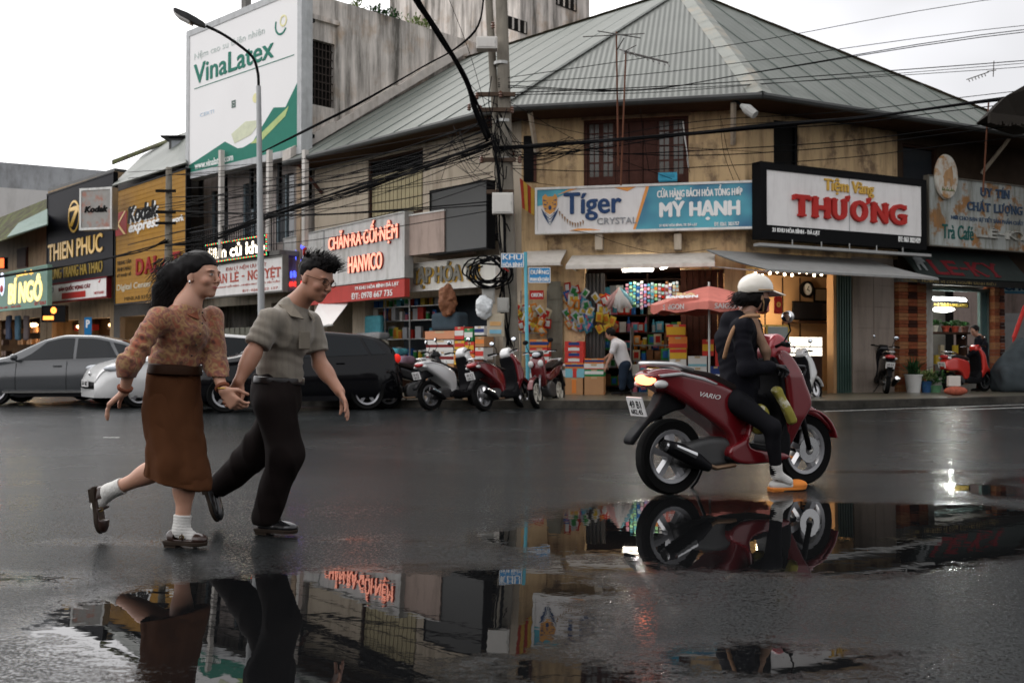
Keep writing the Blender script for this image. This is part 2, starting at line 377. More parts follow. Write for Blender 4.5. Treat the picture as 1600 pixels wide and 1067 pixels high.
def wob(P, s, seed=0):      # cheap smooth noise in -1..1
 x, y, z = P[:, 0] * s + seed, P[:, 1] * s + seed * 1.7, P[:, 2] * s + seed * .6
 return (np.sin(x * 1.3 + 2 * np.sin(y * .7 + z * .4)) + np.sin(y * 1.7 + 2 * np.sin(z * .9 + x * .3)) + np.sin(z * 1.1 + 2 * np.sin(x * .8 + y * .5))) / 3
def puff(name, poly, hw, rd, M, parent, h=.008, n=5, smooth=True, yc=0, colf=None, cut=None, place=None):
 """a moulding: side outline poly (x,z), half width hw (number or function of x,z), edges rounded by rd"""
 pl = smooth_poly(poly, n) if smooth else poly
 xs = [p[0] for p in pl]; zs = [p[1] for p in pl]; mh = hw if not callable(hw) else float(np.max(hw(np.array(xs), np.array(zs)))) + .03
 def f(P):
  d = poly_d(P[:, 0], P[:, 2], pl) + rd; w = hw(P[:, 0], P[:, 2]) if callable(hw) else hw
  e = np.abs(P[:, 1] - yc) - w + rd
  r = np.sqrt(np.maximum(d, 0) ** 2 + np.maximum(e, 0) ** 2) + np.minimum(np.maximum(d, e), 0) - rd
  return r if cut is None else cut(P, r)
 return sd_obj(name, f, (min(xs) - .03, yc - mh - .03, min(zs) - .03), (max(xs) + .03, yc + mh + .03, max(zs) + .03), h, M, parent, 2, colf)
# ================================================================ the setting
def road_material():
 M = bpy.data.materials.new('wet_asphalt'); M.use_nodes = True; nt = M.node_tree; N = nt.nodes; L = nt.links; p = N['Principled BSDF']
 tc = N.new('ShaderNodeTexCoord')
 def noise(s, d=4, r=.55, sc3=None):
  n = N.new('ShaderNodeTexNoise'); n.inputs['Scale'].default_value = s; n.inputs['Detail'].default_value = d; n.inputs['Roughness'].default_value = r
  if sc3:
   mp = N.new('ShaderNodeMapping'); mp.inputs['Scale'].default_value = sc3; L.new(tc.outputs['Object'], mp.inputs[0]); L.new(mp.outputs[0], n.inputs['Vector'])
  else: L.new(tc.outputs['Object'], n.inputs['Vector'])
  return n
 def m(op, a, b=None, c=None, cl=False):
  q = N.new('ShaderNodeMath'); q.operation = op; q.use_clamp = cl
  for i, v in enumerate((a, b, c)):
   if v is None: continue
   if isinstance(v, (int, float)): q.inputs[i].default_value = v
   else: L.new(v, q.inputs[i])
  return q.outputs[0]
 sx = N.new('ShaderNodeSeparateXYZ'); L.new(tc.outputs['Object'], sx.inputs[0])
 # puddles: hollows in the road, as soft ellipses in metres, their shores broken up by noise
 spots = PUDDLES; acc = None
 for (cx, cy, rx, ry, rot) in spots:
  ca, sa = math.cos(rot), math.sin(rot)
  dx = m('SUBTRACT', sx.outputs['X'], cx); dy = m('SUBTRACT', sx.outputs['Y'], cy)
  u = m('ADD', m('MULTIPLY', dx, ca / rx), m('MULTIPLY', dy, sa / rx)); v = m('ADD', m('MULTIPLY', dx, -sa / ry), m('MULTIPLY', dy, ca / ry))
  d = m('SUBTRACT', 1, m('SQRT', m('ADD', m('MULTIPLY', u, u), m('MULTIPLY', v, v)))); d = m('MULTIPLY', d, min(rx, ry))
  acc = d if acc is None else m('MAXIMUM', acc, d)
 n1 = noise(2.2, 6, .62, (1, 1.3, 1)); n2 = noise(16, 4, .6, (.8, 1.6, 1)); n3 = noise(75, 3, .8); n5 = noise(85, 3, .65, (.8, 1.1, 1)); n4 = noise(.35, 4, .6); n6 = noise(.9, 5, .65, (.6, 1.6, 1))
 h = m('ADD', acc, m('MULTIPLY', m('SUBTRACT', n1.outputs[0], .5), .42)); h = m('ADD', h, m('MULTIPLY', m('SUBTRACT', n2.outputs[0], .5), .42))
 # raised stones stay grey; the gaps between them hold black water, more of them towards the puddles
 fld = m('MINIMUM', m('MAXIMUM', m('MULTIPLY', m('ADD', h, m('MULTIPLY', m('SUBTRACT', n4.outputs[0], .45), .7)), .75), -.06), .5)
 lvl = m('ADD', m('SUBTRACT', n5.outputs[0], .5), m('ADD', fld, m('MULTIPLY', m('SUBTRACT', n6.outputs[0], .5), .36)))
 pud = m('MULTIPLY', m('SUBTRACT', lvl, -.005), 16, cl=True)
 rg = m('MULTIPLY_ADD', n4.outputs[0], .26, .12); deep = m('MULTIPLY', fld, 6, cl=True)
 mx = N.new('ShaderNodeMix'); L.new(pud, mx.inputs[0]); L.new(rg, mx.inputs[2]); L.new(m('MULTIPLY_ADD', deep, -.10, .11), mx.inputs[3]); L.new(mx.outputs[0], p.inputs['Roughness'])
 c = N.new('ShaderNodeMix'); c.data_type = 'RGBA'; c.inputs[6].default_value = (.006, .0068, .007, 1); c.inputs[7].default_value = (.026, .029, .0295, 1)
 L.new(m('MULTIPLY_ADD', m('SUBTRACT', n3.outputs[0], .5), 2.2, n4.outputs[0], cl=True), c.inputs[0])
 c2 = N.new('ShaderNodeMix'); c2.data_type = 'RGBA'; c2.inputs[7].default_value = (.004, .0042, .0045, 1); L.new(pud, c2.inputs[0]); L.new(c.outputs[2], c2.inputs[6])
 L.new(c2.outputs[2], p.inputs['Base Color'])
 dry = m('SUBTRACT', 1, deep)
 b = N.new('ShaderNodeBump'); b.inputs['Distance'].default_value = .012; L.new(m('MULTIPLY', dry, .36), b.inputs['Strength']); L.new(m('MINIMUM', n5.outputs[0], .56), b.inputs['Height']); b.invert = True
 nw = noise(9, 2, .5); b2 = N.new('ShaderNodeBump'); b2.inputs['Distance'].default_value = .012; b2.inputs['Strength'].default_value = .018; L.new(nw.outputs[0], b2.inputs['Height']); L.new(b.outputs[0], b2.inputs['Normal'])
 L.new(b2.outputs[0], p.inputs['Normal']); L.new(m('MULTIPLY_ADD', pud, .42, .07), p.inputs['Specular IOR Level'])
 p.inputs['IOR'].default_value = 1.4
 return M
PUDDLES = [(-.72, 3.72, 1.12, .98, R(3)), (-.05, 4.2, .55, .50, 0), (-2.3, 4.3, .62, .30, R(8)), (-1.55, 3.36, .6, .11, R(8)), (-.6, 2.9, .8, .5, 0),
           (1.5, 5.75, 1.55, 1.42, R(4)), (2.6, 5.9, 1.0, 1.0, 0), (.32, 5.55, .55, .8, R(-8)), (5.2, 8.0, 1.6, .3, 0), (2.9, 8.6, 1.0, .12, 0), (-1.95, 5.25, .5, .1, R(6)), (.1, 3.0, .5, .3, 0), (.45, 4.65, .5, .22, 0), (.8, 3.15, .5, .28, 0), (-.9, 5.35, .35, .08, 0), (3.55, 7.5, .35, .5, 0)]
mb = MB(); ys_ = [-60, -5, 0] + [1 + .2 * i for i in range(36)] + [8.6, 10, 500]
xs_ = [-300, -20] + [-4 + .25 * i for i in range(33)] + [20, 300]; nx = len(xs_)
for y in ys_: mb.v += [(x, y, gz(max(y, -4), x)) for x in xs_]
for i in range(len(ys_) - 1): mb.f += [(i * nx + k, i * nx + k + 1, i * nx + k + nx + 1, i * nx + k + nx) for k in range(nx - 1)]
mb.build('road', road_material(), smooth=True)
props(bpy.data.objects['road'], kind='structure')
K = [FR_.w(60, -2.9), FR_.w(0, -2.95), Vector((1.2, 19.0, 0)), Vector((-3.2, 19.35, 0)), Vector((-6.4, 22.2, 0)), FL.w(-60, -4.6)]
def offs(pts, d):      # offset a polyline on the ground towards +normal
 out = []
 for i, p in enumerate(pts):
  t = (pts[min(i + 1, len(pts) - 1)] - pts[max(i - 1, 0)]).normalized(); out.append(p + Vector((t.y, -t.x, 0)) * d)
 return out
KI = offs(K, .16)
pave = mat('pavement_tile', (.10, .092, .068), r=.32, var=.2, s=2, bump=.5, bs=25, dirt=.5, ds=(1, 1, 1))
kerbm = mat('kerb_stone', (.06, .055, .047), r=.4, var=.4, s=3, bump=.5, bs=30, dirt=.8, dc=(.012, .012, .010), ds=(1.2, 1.2, 1.2), dl=.42)
m_ = MB(); poly = [(p.x, p.y) for p in KI] + [(-60, 300), (200, 300)]
m_.prism(poly, -.1, .15, 'xy'); props(m_.build('pavement', pave), kind='structure')
m_ = MB()
for i in range(len(K) - 1):
 a, b, c, d = K[i], K[i + 1], KI[i + 1], KI[i]
 m_.add([(q.x, q.y, z) for z in (-.1, .146) for q in (a, b, c, d)], [(0, 1, 2, 3), (7, 6, 5, 4), (0, 4, 5, 1), (2, 6, 7, 3)])
props(m_.build('kerb', kerbm), kind='structure')
# broken pale lines laid flat on the road to the right
line = mat('pale_road_line', (.6, .6, .57), r=.4, var=.1, col2=(.05, .05, .05), c2=(.56, .66), c2s=7)
m_ = MB()
for (off, x0, x1, w_) in ((-3.55, -1.2, 30, .07), (-4.3, 1.5, 30, .09), (-5.5, 3.8, 30, .1)):
 q = [FR_.w(x0, off), FR_.w(x1, off), FR_.w(x1, off + w_), FR_.w(x0, off + w_)]; m_.add([(a.x, a.y, .004) for a in q], [(0, 1, 2, 3)])
a = ground(160, 684); m_.add([(a.x, a.y, .004), (a.x + .2, a.y - .03, .004), (a.x + .2, a.y + .05, .004), (a.x, a.y + .05, .004)], [(0, 1, 2, 3)])
props(m_.build('road_line', line), kind='structure')
# ---------------------------------------------------------------- materials of the houses
plaster = mat('ochre_plaster', (.56, .40, .225), r=.85, var=.14, s=1.5, bump=.4, bs=12, dirt=.62, dc=(.13, .08, .045), col2=(.24, .17, .11), c2=(.52, .62), c2s=1.6, dl=.46)
cream = mat('cream_plaster', (.48, .41, .32), r=.8, var=.1, s=2, bump=.3, bs=12, dirt=.6, dc=(.12, .09, .06))
conc = mat('stained_concrete', (.62, .57, .52), r=.85, var=.2, s=1.2, bump=.4, bs=8, dirt=.95, dc=(.08, .075, .065), ds=(1.5, 1.5, .14), dl=.42, col2=(.50, .38, .28), c2=(.52, .68), c2s=.9)
darkw = mat('dark_wood', (.035, .018, .012), r=.6, var=.25, s=9, bump=.3)
brownw = mat('red_brown_wood', (.075, .032, .024), r=.5, var=.25, s=8, bump=.3)
black = mat('black_paint', (.004, .004, .0045), r=.45, var=.1)
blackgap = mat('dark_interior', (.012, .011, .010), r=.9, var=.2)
metalg = mat('galvanised_metal', (.42, .42, .40), r=.4, m=.6, var=.15, dirt=.5)
white = mat('white_paint', (.72, .71, .68), r=.45, var=.06, dirt=.35, dc=(.25, .22, .18))
glassd = mat('dark_window_glass', (.03, .035, .04), r=.08, var=.1, spec=.8)
greyw = mat('grey_wall', (.16, .155, .145), r=.8, var=.15, dirt=.6)
roofm = mat('grey_green_roof_sheet', (.098, .110, .094), r=.55, m=.05, var=.10, s=1.1, uvwave=(.22, .3, .015), dirt=.35, ds=(1.5, 1.5, 1.5), dc=(.09, .095, .08), col2=(.125, .137, .12), c2=(.45, .6), c2s=.7)
roofc = mat('grey_corrugated_roof', (.125, .133, .118), r=.55, m=.05, var=.10, s=1.1, uvwave=(.125, .55, .022), dirt=.35, ds=(1.5, 1.5, 1.5), dc=(.14, .15, .13))
capm = mat('roof_cap_sheet', (.19, .20, .175), r=.5, m=.1, var=.12, s=3, dirt=.6, dc=(.34, .25, .15), ds=(1, 1, 1))
def holes(mb, x0, x1, z0, z1, y0, y1, H):
 """a wall x0..x1 by z0..z1 between depths y0,y1 with openings H [(xa,xb,za,zb)]"""
 xs = sorted({x0, x1, *[min(max(v, x0), x1) for h in H for v in h[:2]]}); zs = sorted({z0, z1, *[min(max(v, z0), z1) for h in H for v in h[2:]]})
 for i in range(len(xs) - 1):
  j = 0
  while j < len(zs) - 1:
   cx = (xs[i] + xs[i + 1]) / 2
   if any(h[0] < cx < h[1] and h[2] < (zs[j] + zs[j + 1]) / 2 < h[3] for h in H): j += 1; continue
   k = j
   while k < len(zs) - 1 and not any(h[0] < cx < h[1] and h[2] < (zs[k] + zs[k + 1]) / 2 < h[3] for h in H): k += 1
   mb.box(xs[i], xs[i + 1], y0, y1, zs[j], zs[k]); j = k
 return mb
ZP = .15
# ---------------------------------------------------------------- the corner house: centre face, left wing, right wing
house = thing('corner_house', 'ochre two-storey corner house under a big grey-green hipped metal roof', 'house', FC, 0, 0, ZP)
def hp(name, mb, M, fr, **k):      # a part of the house given in a facade's own metres
 hs = house.matrix_world if False else None
 mb.v = [tuple(to_house(fr.w(*v))) for v in mb.v]
 return mb.build(name, M, k.pop('par', house), **k)
_hi = Matrix.Rotation(-FC.a, 4, 'Z')
def to_house(p):
 q = _hi @ (p - FC.o); return Vector((q.x, q.y, q.z))
EZ = 6.45
# centre face
cx0, cx1 = 0.0, 4.96
OPc = (FC.X(914), FC.X(1062), ZP, FC.Z(1000, 416)); DRc = (FC.X(1062), FC.X(1132), ZP, FC.Z(1100, 420)); WNc = (FC.X(912, 0, 230), FC.X(1076, 0, 230), FC.Z(1000, 300), FC.Z(1000, 184))
mb = MB(); holes(mb, cx0, cx1, ZP, 6.75, 0, .25, [OPc, DRc, WNc]);
mb.box(cx0 + .02, FC.X(856), -.06, -.001, ZP, 3.6); mb.box(FC.X(882), FC.X(914), -.05, -.001, ZP, 2.9)
hp('front_wall', mb, plaster, FC)
# right wing
OPr = (FR_.X(1184), FR_.X(1328), ZP, FR_.Z(1250, 424)); WNr = (FR_.X(1209, 0, 230), FR_.X(1248, 0, 230), FR_.Z(1230, 268), FR_.Z(1230, 190)); SHr = (FR_.X(1443), FR_.X(1547), .45, FR_.Z(1500, 455))
WD = (FR_.X(1410, 0, 230), FR_.X(1465, 0, 230), 4.6, 6.1)
mb = MB(); holes(mb, .0, FR_.X(1330), ZP, 6.75, .002, .25, [OPr, WNr]); holes(mb, FR_.X(1330), FR_.X(1402, 0, 230), 3.3, 6.75, .002, .25, [])
hp('right_wall', mb, plaster, FR_)
mb = MB(); holes(mb, FR_.X(1402, 0, 230), FR_.X(1640, 0), 2.95, 6.75, .003, .25, [WD]); hp('dark_upper_wall', mb, mat('dark_board_wall', (.045, .030, .020), r=.8, var=.3, s=4, dirt=.5), FR_)
tile = mat('dull_pink_tile', (.27, .225, .19), r=.5, var=.06, s=2, dirt=.35, bump=.1)
mb = MB(); xa, xb = FR_.X(1331), FR_.X(1396); mid = FR_.X(1364)
for i in range(6):
 for (p, q) in ((xa, mid), (mid, xb)): mb.box(p + .006, q - .006, -.02, .1, ZP + i * .5, ZP + i * .5 + .494)
mb.box(xa, xb, .0, .25, ZP, 3.3); hp('tiled_wall', mb, tile, FR_)
brick = mat('orange_brick', (.20, .06, .028), r=.7, var=.25, s=12, dirt=.3); brickd = mat('dark_brick', (.035, .014, .010), r=.7, var=.2, s=12); brickp = mat('buff_brick', (.26, .12, .055), r=.7, var=.2, s=12)
def brick_pier(px0, px1, nm):
 x0, x1 = FR_.X(px0), FR_.X(px1); n = 3 if px1 - px0 > 25 else 2; A, B, C_ = MB(), MB(), MB(); w = (x1 - x0) / n
 for r_ in range(34):
  z = ZP + r_ * .085
  if z > 2.95: break
  for c in range(n): (A if (c + r_ // 2) % 2 else (B if c % 2 else C_)).box(x0 + c * w + .004, x0 + (c + 1) * w - .004, -.12 - .01 * ((c + r_) % 2), .2, z, z + .077)
 o = hp(nm, A, brick, FR_); B.v = [tuple(to_house(FR_.w(*v))) for v in B.v]; C_.v = [tuple(to_house(FR_.w(*v))) for v in C_.v]
 B.build('dark_course', brickd, o); C_.build('buff_course', brickp, o)
brick_pier(1398, 1441, 'brick_pier'); brick_pier(1547, 1563, 'brick_pier')
hp('lintel', MB().box(FR_.X(1397), FR_.X(1566), -.14, .25, 2.75, 2.95), greyw, FR_)
mb = MB(); mb.box(FR_.X(1441), FR_.X(1547), .0, .25, ZP, .45); mb.box(FR_.X(1441), FR_.X(1452), -.1, .25, .45, 2.75); hp('shop_front_wall', mb, mat('pale_grey_paint', (.34, .33, .30), r=.6, dirt=.4), FR_)
# left wing
lx = -8.3
OPl = (FL.X(570), FL.X(762), ZP, FL.Z(700, 462)); OP2 = (FL.X(500), FL.X(551), ZP, FL.Z(530, 470)); WNl = (FL.X(575, 0, 280), FL.X(661, 0, 280), FL.Z(620, 338), FL.Z(620, 240))
mb = MB(); holes(mb, lx, 0, ZP, 6.9, 0.001, .25, [OPl, OP2, WNl]); hp('left_wall', mb, cream, FL)
# rear walls and floors that close the house
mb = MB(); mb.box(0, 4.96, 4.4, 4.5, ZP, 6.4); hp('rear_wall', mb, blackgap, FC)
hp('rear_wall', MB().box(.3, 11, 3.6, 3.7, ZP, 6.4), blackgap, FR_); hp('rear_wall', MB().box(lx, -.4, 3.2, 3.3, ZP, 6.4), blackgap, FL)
hp('upper_floor', MB().box(-.1, 5.0, .25, 4.4, 2.98, 3.1), darkw, FC); hp('upper_floor', MB().box(.4, 11, .25, 3.6, 2.96, 3.08), darkw, FR_); hp('upper_floor', MB().box(lx, -.3, .25, 3.2, 2.94, 3.06), darkw, FL)
hp('end_wall', MB().box(lx, lx + .2, .26, 5.8, ZP, 6.8), cream, FL)
hp('end_wall', MB().box(FR_.X(1640), FR_.X(1640) + .2, .0, 6, 2.95, 6.7), darkw, FR_)
hp('ceiling', MB().box(-.1, 5.1, .26, 5.0, 6.36, 6.4), darkw, FC); hp('ceiling', MB().box(.0, 11, .26, 5, 6.41, 6.44), darkw, FR_); hp('ceiling', MB().box(lx, .1, .26, 5, 6.45, 6.48), darkw, FL)
# windows of the upper floor
def window(fr, H, kind='leaf', M=brownw, recess=.1):
 x0, x1, z0, z1 = H; mb = MB(); t = .07
 mb.box(x0, x0 + t, recess - .06, .2, z0, z1); mb.box(x1 - t, x1, recess - .06, .2, z0, z1); mb.box(x0 + t, x1 - t, recess - .06, .2, z1 - t, z1); mb.box(x0 + t, x1 - t, recess - .06, .2, z0, z0 + t)
 o = hp('window_frame', mb, M, fr); return o
def sub(o, name, mb, M, fr):
 mb.v = [tuple(to_house(fr.w(*v))) for v in mb.v]; return mb.build(name, M, o)
w_ = window(FC, WNc); x0, x1, z0, z1 = WNc; n = 7; ww = (x1 - x0 - .14) / n
mg, ms, mm = MB(), MB(), MB()
for i in range(n):
 a = x0 + .07 + i * ww; b = a + ww
 if i in (2, 3, 4) : ms.box(a + .01, b - .01, .10, .13, z0 + .07, z1 - .07); [ms.box(a + .06, b - .06, .085, .099, zz, zz + .5) for zz in (z0 + .15, z0 + .75)]
 else:
  ms.box(a, a + .05, .10, .14, z0 + .07, z1 - .07); ms.box(b - .05, b, .10, .14, z0 + .07, z1 - .07); ms.box(a + .05, b - .05, .10, .14, z0 + .07, z0 + .35)
  for k in range(4): ms.box(a + .05, b - .05, .105, .135, z0 + .35 + k * .33, z0 + .385 + k * .33)
  ms.box((a + b) / 2 - .012, (a + b) / 2 + .012, .11, .13, z0 + .35, z1 - .07); sub(w_, 'window_pane', MB().box(a + .05, b - .05, .117, .123, z0 + .35, z1 - .07), mat('dusty_pane', (.08, .07, .055), r=.25, var=.3, s=4), FC)
sub(w_, 'shutter_leaf', ms, brownw, FC)
hp('window_head', MB().box(x0 - .05, x1 + .05, -.05, -.001, z1, z1 + .14), mat('pale_lintel', (.28, .2, .13), dirt=.5), FC)
w_ = window(FR_, WNr, M=black); sub(w_, 'window_pane', MB().box(WNr[0] + .07, WNr[1] - .07, .12, .13, WNr[2] + .07, WNr[3] - .07), blackgap, FR_)
w_ = window(FR_, WD, M=darkw); sub(w_, 'window_pane', MB().box(WD[0] + .07, WD[1] - .07, .12, .13, WD[2] + .07, WD[3] - .07), glassd, FR_)
w_ = window(FL, WNl, M=darkw); mb = MB(); x0, x1, z0, z1 = WNl; n = 26
for i in range(n):
 a = x0 + .07 + (x1 - x0 - .14) * i / n; mb.box(a, a + (x1 - x0 - .14) / n * .8, .09 + .01 * (i % 2), .12, z0 + .07, z1 - .45)
sub(w_, 'shutter_leaf', mb, mat('cream_slat', (.42, .36, .22), r=.5, var=.1, dirt=.3), FL); mb = MB()
for i in range(22): a = x0 + .1 + (x1 - x0 - .2) * i / 22; mb.box(a, a + .03, .08, .1, z1 - .42, z1 - .07)
sub(w_, 'vent_grille', mb, black, FL); sub(w_, 'window_pane', MB().box(x0 + .07, x1 - .07, .14, .15, z0 + .07, z1 - .07), blackgap, FL)
# roof
def ixn(f1, o1, f2, o2):      # meeting point of two facade lines moved out by o1, o2
 a, b = f1.w(0, o1), f2.w(0, o2); d = f1.u.x * f2.u.y - f1.u.y * f2.u.x; t = ((b - a).x * f2.u.y - (b - a).y * f2.u.x) / d; return a + f1.u * t
OV = -.95
LC, CR = ixn(FL, OV, FC, OV), ixn(FC, OV, FR_, OV); LE = FL.w(lx - .1, OV); RE = FR_.w(FR_.X(1648, OV, 220), OV)
AP = Vector((4.6, 26.5, 10.8)); RD = FL.w(lx - .1, 5.9, 10.8)
for p in (LC, CR, LE, RE): p.z = EZ
def roof_plane(pts, M, name, u, o):
 mb = MB(); q = [to_house(p) for p in pts]; n = (q[1] - q[0]).cross(q[2] - q[0]).normalized(); n = n if n.z > 0 else -n
 mb.v = [tuple(p) for p in q] + [tuple(p - n * .035) for p in q]; k = len(q)
 mb.f = [tuple(range(k)), tuple(range(2 * k - 1, k - 1, -1))] + [(i, k + i, k + (i + 1) % k, (i + 1) % k) for i in range(k)]
 mb.uv = [((p - o).dot(u), 0) for p in pts] * 2
 return mb.build(name, M, house)
roof = roof_plane([LE, LC, AP, RD], roofm, 'roof_slope', FL.u, LC)
roof_plane([LC, CR, AP], roofc, 'roof_slope', FC.u, LC)
roof_plane([CR, RE, AP], roofm, 'roof_slope', FR_.u, CR)
def cap(a, b, w_, name, M=capm, lift=.05):
 a, b = to_house(a), to_house(b); d = (b - a).normalized(); s_ = d.cross(Vector((0, 0, 1))).normalized(); up = s_.cross(d); mb = MB(); n = 24
 for i in range(n):
  p, q = a + (b - a) * (i / n), a + (b - a) * ((i + 1) / n) + d * .03; l = lift + .004 * (i % 2)
  mb.add([p - s_ * w_ + up * (l - .35 * w_), p + up * l, p + s_ * w_ + up * (l - .35 * w_), q - s_ * w_ + up * (l - .35 * w_), q + up * l, q + s_ * w_ + up * (l - .35 * w_)], [(0, 1, 4, 3), (1, 2, 5, 4)])
 return mb.build(name, M, house)
cap(LC, AP, .07, 'hip_cap', mat('dark_hip', (.12, .13, .12), r=.5)); cap(CR, AP, .27, 'hip_cap'); cap(RE, AP, .12, 'hip_cap', mat('yellowed_cap', (.24, .215, .15), dirt=.5, r=.5)); cap(AP, RD, .12, 'ridge_cap', mat('yellowed_cap', (.24, .215, .15)))
# sheet laps on the two long slopes: thin raised seams running from eave to ridge
mb = MB()
for (a, b, c, d, n) in ((LE, LC, RD, AP, 9), (CR, RE, AP, AP, 11)):
 for i in range(1, n):
  t = i / n; p = a.lerp(b, t); v_ = (FL.v if n == 9 else FR_.v); sl = (10.8 - EZ) / (5.9 - OV if n == 9 else (AP - CR).dot(FR_.v));
  run = 6.85 if n == 9 else None
  if n == 9:
   x_ = (p - LC).dot(FL.u); run = min(6.85, 1e9)
   hx = -(AP - LC).dot(FL.u)
   if x_ > -0.01: continue
  else:
   u_ = (p - CR).dot(FR_.u); au = (AP - CR).dot(FR_.u); ru = (RE - CR).dot(FR_.u); run = (AP - CR).dot(FR_.v) * ((ru - u_) / (ru - au) if u_ > au else u_ / max(au, .01))
  q = p + v_ * run; q.z = EZ + run * sl
  mb.tube([to_house(p + Vector((0, 0, .012))), to_house(q + Vector((0, 0, .012)))], .014, 4)
mb.build('roof_seam', mat('seam_sheet', (.11, .13, .12), r=.6), house)  # raised seams have their own grey-green sheet colour
gut = mat('dark_gutter', (.045, .047, .045), r=.5, m=.3, dirt=.3)
mb = MB()
for a, b in ((LE, LC), (LC, CR), (CR, RE)):
 a, b = to_house(a), to_house(b); mb.tube([a + Vector((0, 0, -.05)), b + Vector((0, 0, -.05))], .075, 8)
mb.build('gutter', gut, house)
# boarded soffit and struts
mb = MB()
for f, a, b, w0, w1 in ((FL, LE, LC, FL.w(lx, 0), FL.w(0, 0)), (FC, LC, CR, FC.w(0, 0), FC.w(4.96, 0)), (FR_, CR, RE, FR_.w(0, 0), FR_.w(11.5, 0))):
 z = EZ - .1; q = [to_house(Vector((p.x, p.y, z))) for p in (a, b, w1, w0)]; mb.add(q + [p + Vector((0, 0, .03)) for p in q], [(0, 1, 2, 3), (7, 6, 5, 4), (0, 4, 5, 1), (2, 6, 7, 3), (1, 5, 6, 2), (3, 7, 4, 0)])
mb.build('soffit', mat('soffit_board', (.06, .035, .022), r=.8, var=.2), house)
for (f, x) in ((FC, .35), (FC, 4.7), (FL, -.25), (FL, -7.9), (FR_, 7.6)):
 hp('eave_strut', MB().add([], []).tube([(x, -.02, EZ - .85), (x, -.8, EZ - .12)], .06, 4), cream if f is not FL else brownw, f)
# concrete shelf brackets under the big blue sign
for px in (938, 1060):
 x = FC.X(px); hp('bracket', MB().box(x - .08, x + .08, -.32, -.002, FC.Z(px, 392), FC.Z(px, 368)), cream, FC)
# ragged capping down the party wall side of the roof
mb = MB(); a, b = FL.w(lx - .35, OV + .1, EZ + .05), FL.w(lx - .35, 5.9, 10.95); n = 9
for i in range(n):
 p, q = a.lerp(b, i / n), a.lerp(b, (i + 1) / n); jz = .04 * math.sin(i * 2.1)
 p, q = to_house(p), to_house(q); u_ = to_house(FL.w(1, 0)) - to_house(FL.w(0, 0))
 vs = [p, p + u_ * .42 + Vector((0, 0, .03)), q + u_ * .42 + Vector((0, 0, .03)), q]; up = Vector((0, 0, .28 + jz))
 mb.add([*vs, *[v + up for v in vs]], [(0, 1, 2, 3), (7, 6, 5, 4), (0, 4, 5, 1), (2, 6, 7, 3), (1, 5, 6, 2), (3, 7, 4, 0)])
mb.build('party_wall_capping', mat('pale_capping', (.50, .46, .42), r=.5, var=.15, dirt=.5, dc=(.2, .15, .1)), house)
# ---------------------------------------------------------------- the tall neighbour with the stained side wall
nb = thing('stained_building', 'tall narrow building with a streaked side wall and barred window left of the roof', 'building', FL, -8.5, 0, ZP)
xs0, xs1 = FL.X(318, 0, 300), -8.55; Y1 = 8.6
mb = MB(); WS = (.35, 1.0, FL.Z(505, 165), 10.6)
# side wall lies in the y-z plane: build it with holes() turned by a quarter
def quarter(mb, x): mb.v = [(x + v[1], v[0], v[2]) for v in mb.v]; return mb
def sidepp(px, py, x):      # pixel -> (y, z) on the side wall plane x = const of FL
 d = ray(px, py); q = FL.w(x, 0); t = (q - Vector((0, 0, CZ))).dot(FL.u) / d.dot(FL.u); h = Vector((0, 0, CZ)) + d * t; return (h - FL.o).dot(FL.v), h.z
ya, za = sidepp(488, 163, xs1); yb, zb = sidepp(523, 70, xs1); y0_, _ = sidepp(474, 100, xs1)
Wh = (ya, yb, za, zb); mb = MB(); holes(mb, y0_, Y1, 3, 11.5, -.2, 0, [Wh]); quarter(mb, xs1); mb.build('side_wall', conc, nb)
o = MB(); [o.box(xs1 - .1, xs1 - .08, ya + (yb - ya) * i / 6, ya + (yb - ya) * i / 6 + .025, za, zb) for i in range(1, 6)]; [o.box(xs1 - .105, xs1 - .085, ya, yb, za + (zb - za) * i / 8, za + (zb - za) * i / 8 + .03) for i in range(1, 8)]
f_ = MB().box(xs1 - .19, xs1 - .17, ya, yb, za, zb).build('window', blackgap, nb); o.build('window_grille', mat('rusty_bar', (.05, .04, .035)), f_)
MB().box(xs1 - .02, xs1 + .12, ya - .1, yb + .1, zb + .55, zb + .68).build('sunshade', conc, nb)
MB().box(xs1 - .15, xs1 + .06, y0_ - .12, y0_, 3, 11.6).build('corner_pilaster', mat('tan_pilaster', (.36, .27, .19), dirt=.6), nb)
WL = [(xs0 + .5, xs0 + 1.6, 4.4, 6.4), (xs0 + 2.5, xs0 + 3.6, 4.4, 6.4), (-10.4, -9.4, 4.4, 6.4)]
mb = MB(); holes(mb, xs0, xs1 - .2, 3.0, 11.5, .02, .2, WL); mb.build('front_wall', mat('grey_pink_wall', (.30, .26, .24), dirt=.6, var=.15), nb)
for H in WL:
 o = MB().box(H[0], H[1], .1, .12, H[2], H[3]).build('window', glassd, nb); q = MB(); q.box(H[0], H[0] + .06, .05, .1, H[2], H[3]); q.box(H[1] - .06, H[1], .05, .1, H[2], H[3]); m2 = (H[0] + H[1]) / 2; q.box(m2 - .03, m2 + .03, .05, .1, H[2], H[3]); q.build('window_frame', mat('blue_grey_frame', (.16, .2, .22)), o)
MB().box(xs0, xs1 - .2, .2, Y1, 11.3, 11.5).build('roof', greyw, nb); MB().box(xs0, xs0 + .2, .2, Y1, ZP, 11.3).build('side_wall', conc, nb)
mb = MB(); OPn = [(xs0 + .4, xs0 + 3.6, ZP, 2.6), (xs0 + 4.2, xs1 - .5, ZP, 2.6)]; holes(mb, xs0, xs1, ZP, 3.0, .02, .2, OPn); mb.build('ground_floor_wall', mat('grimy_column', (.28, .25, .2), dirt=.6), nb)
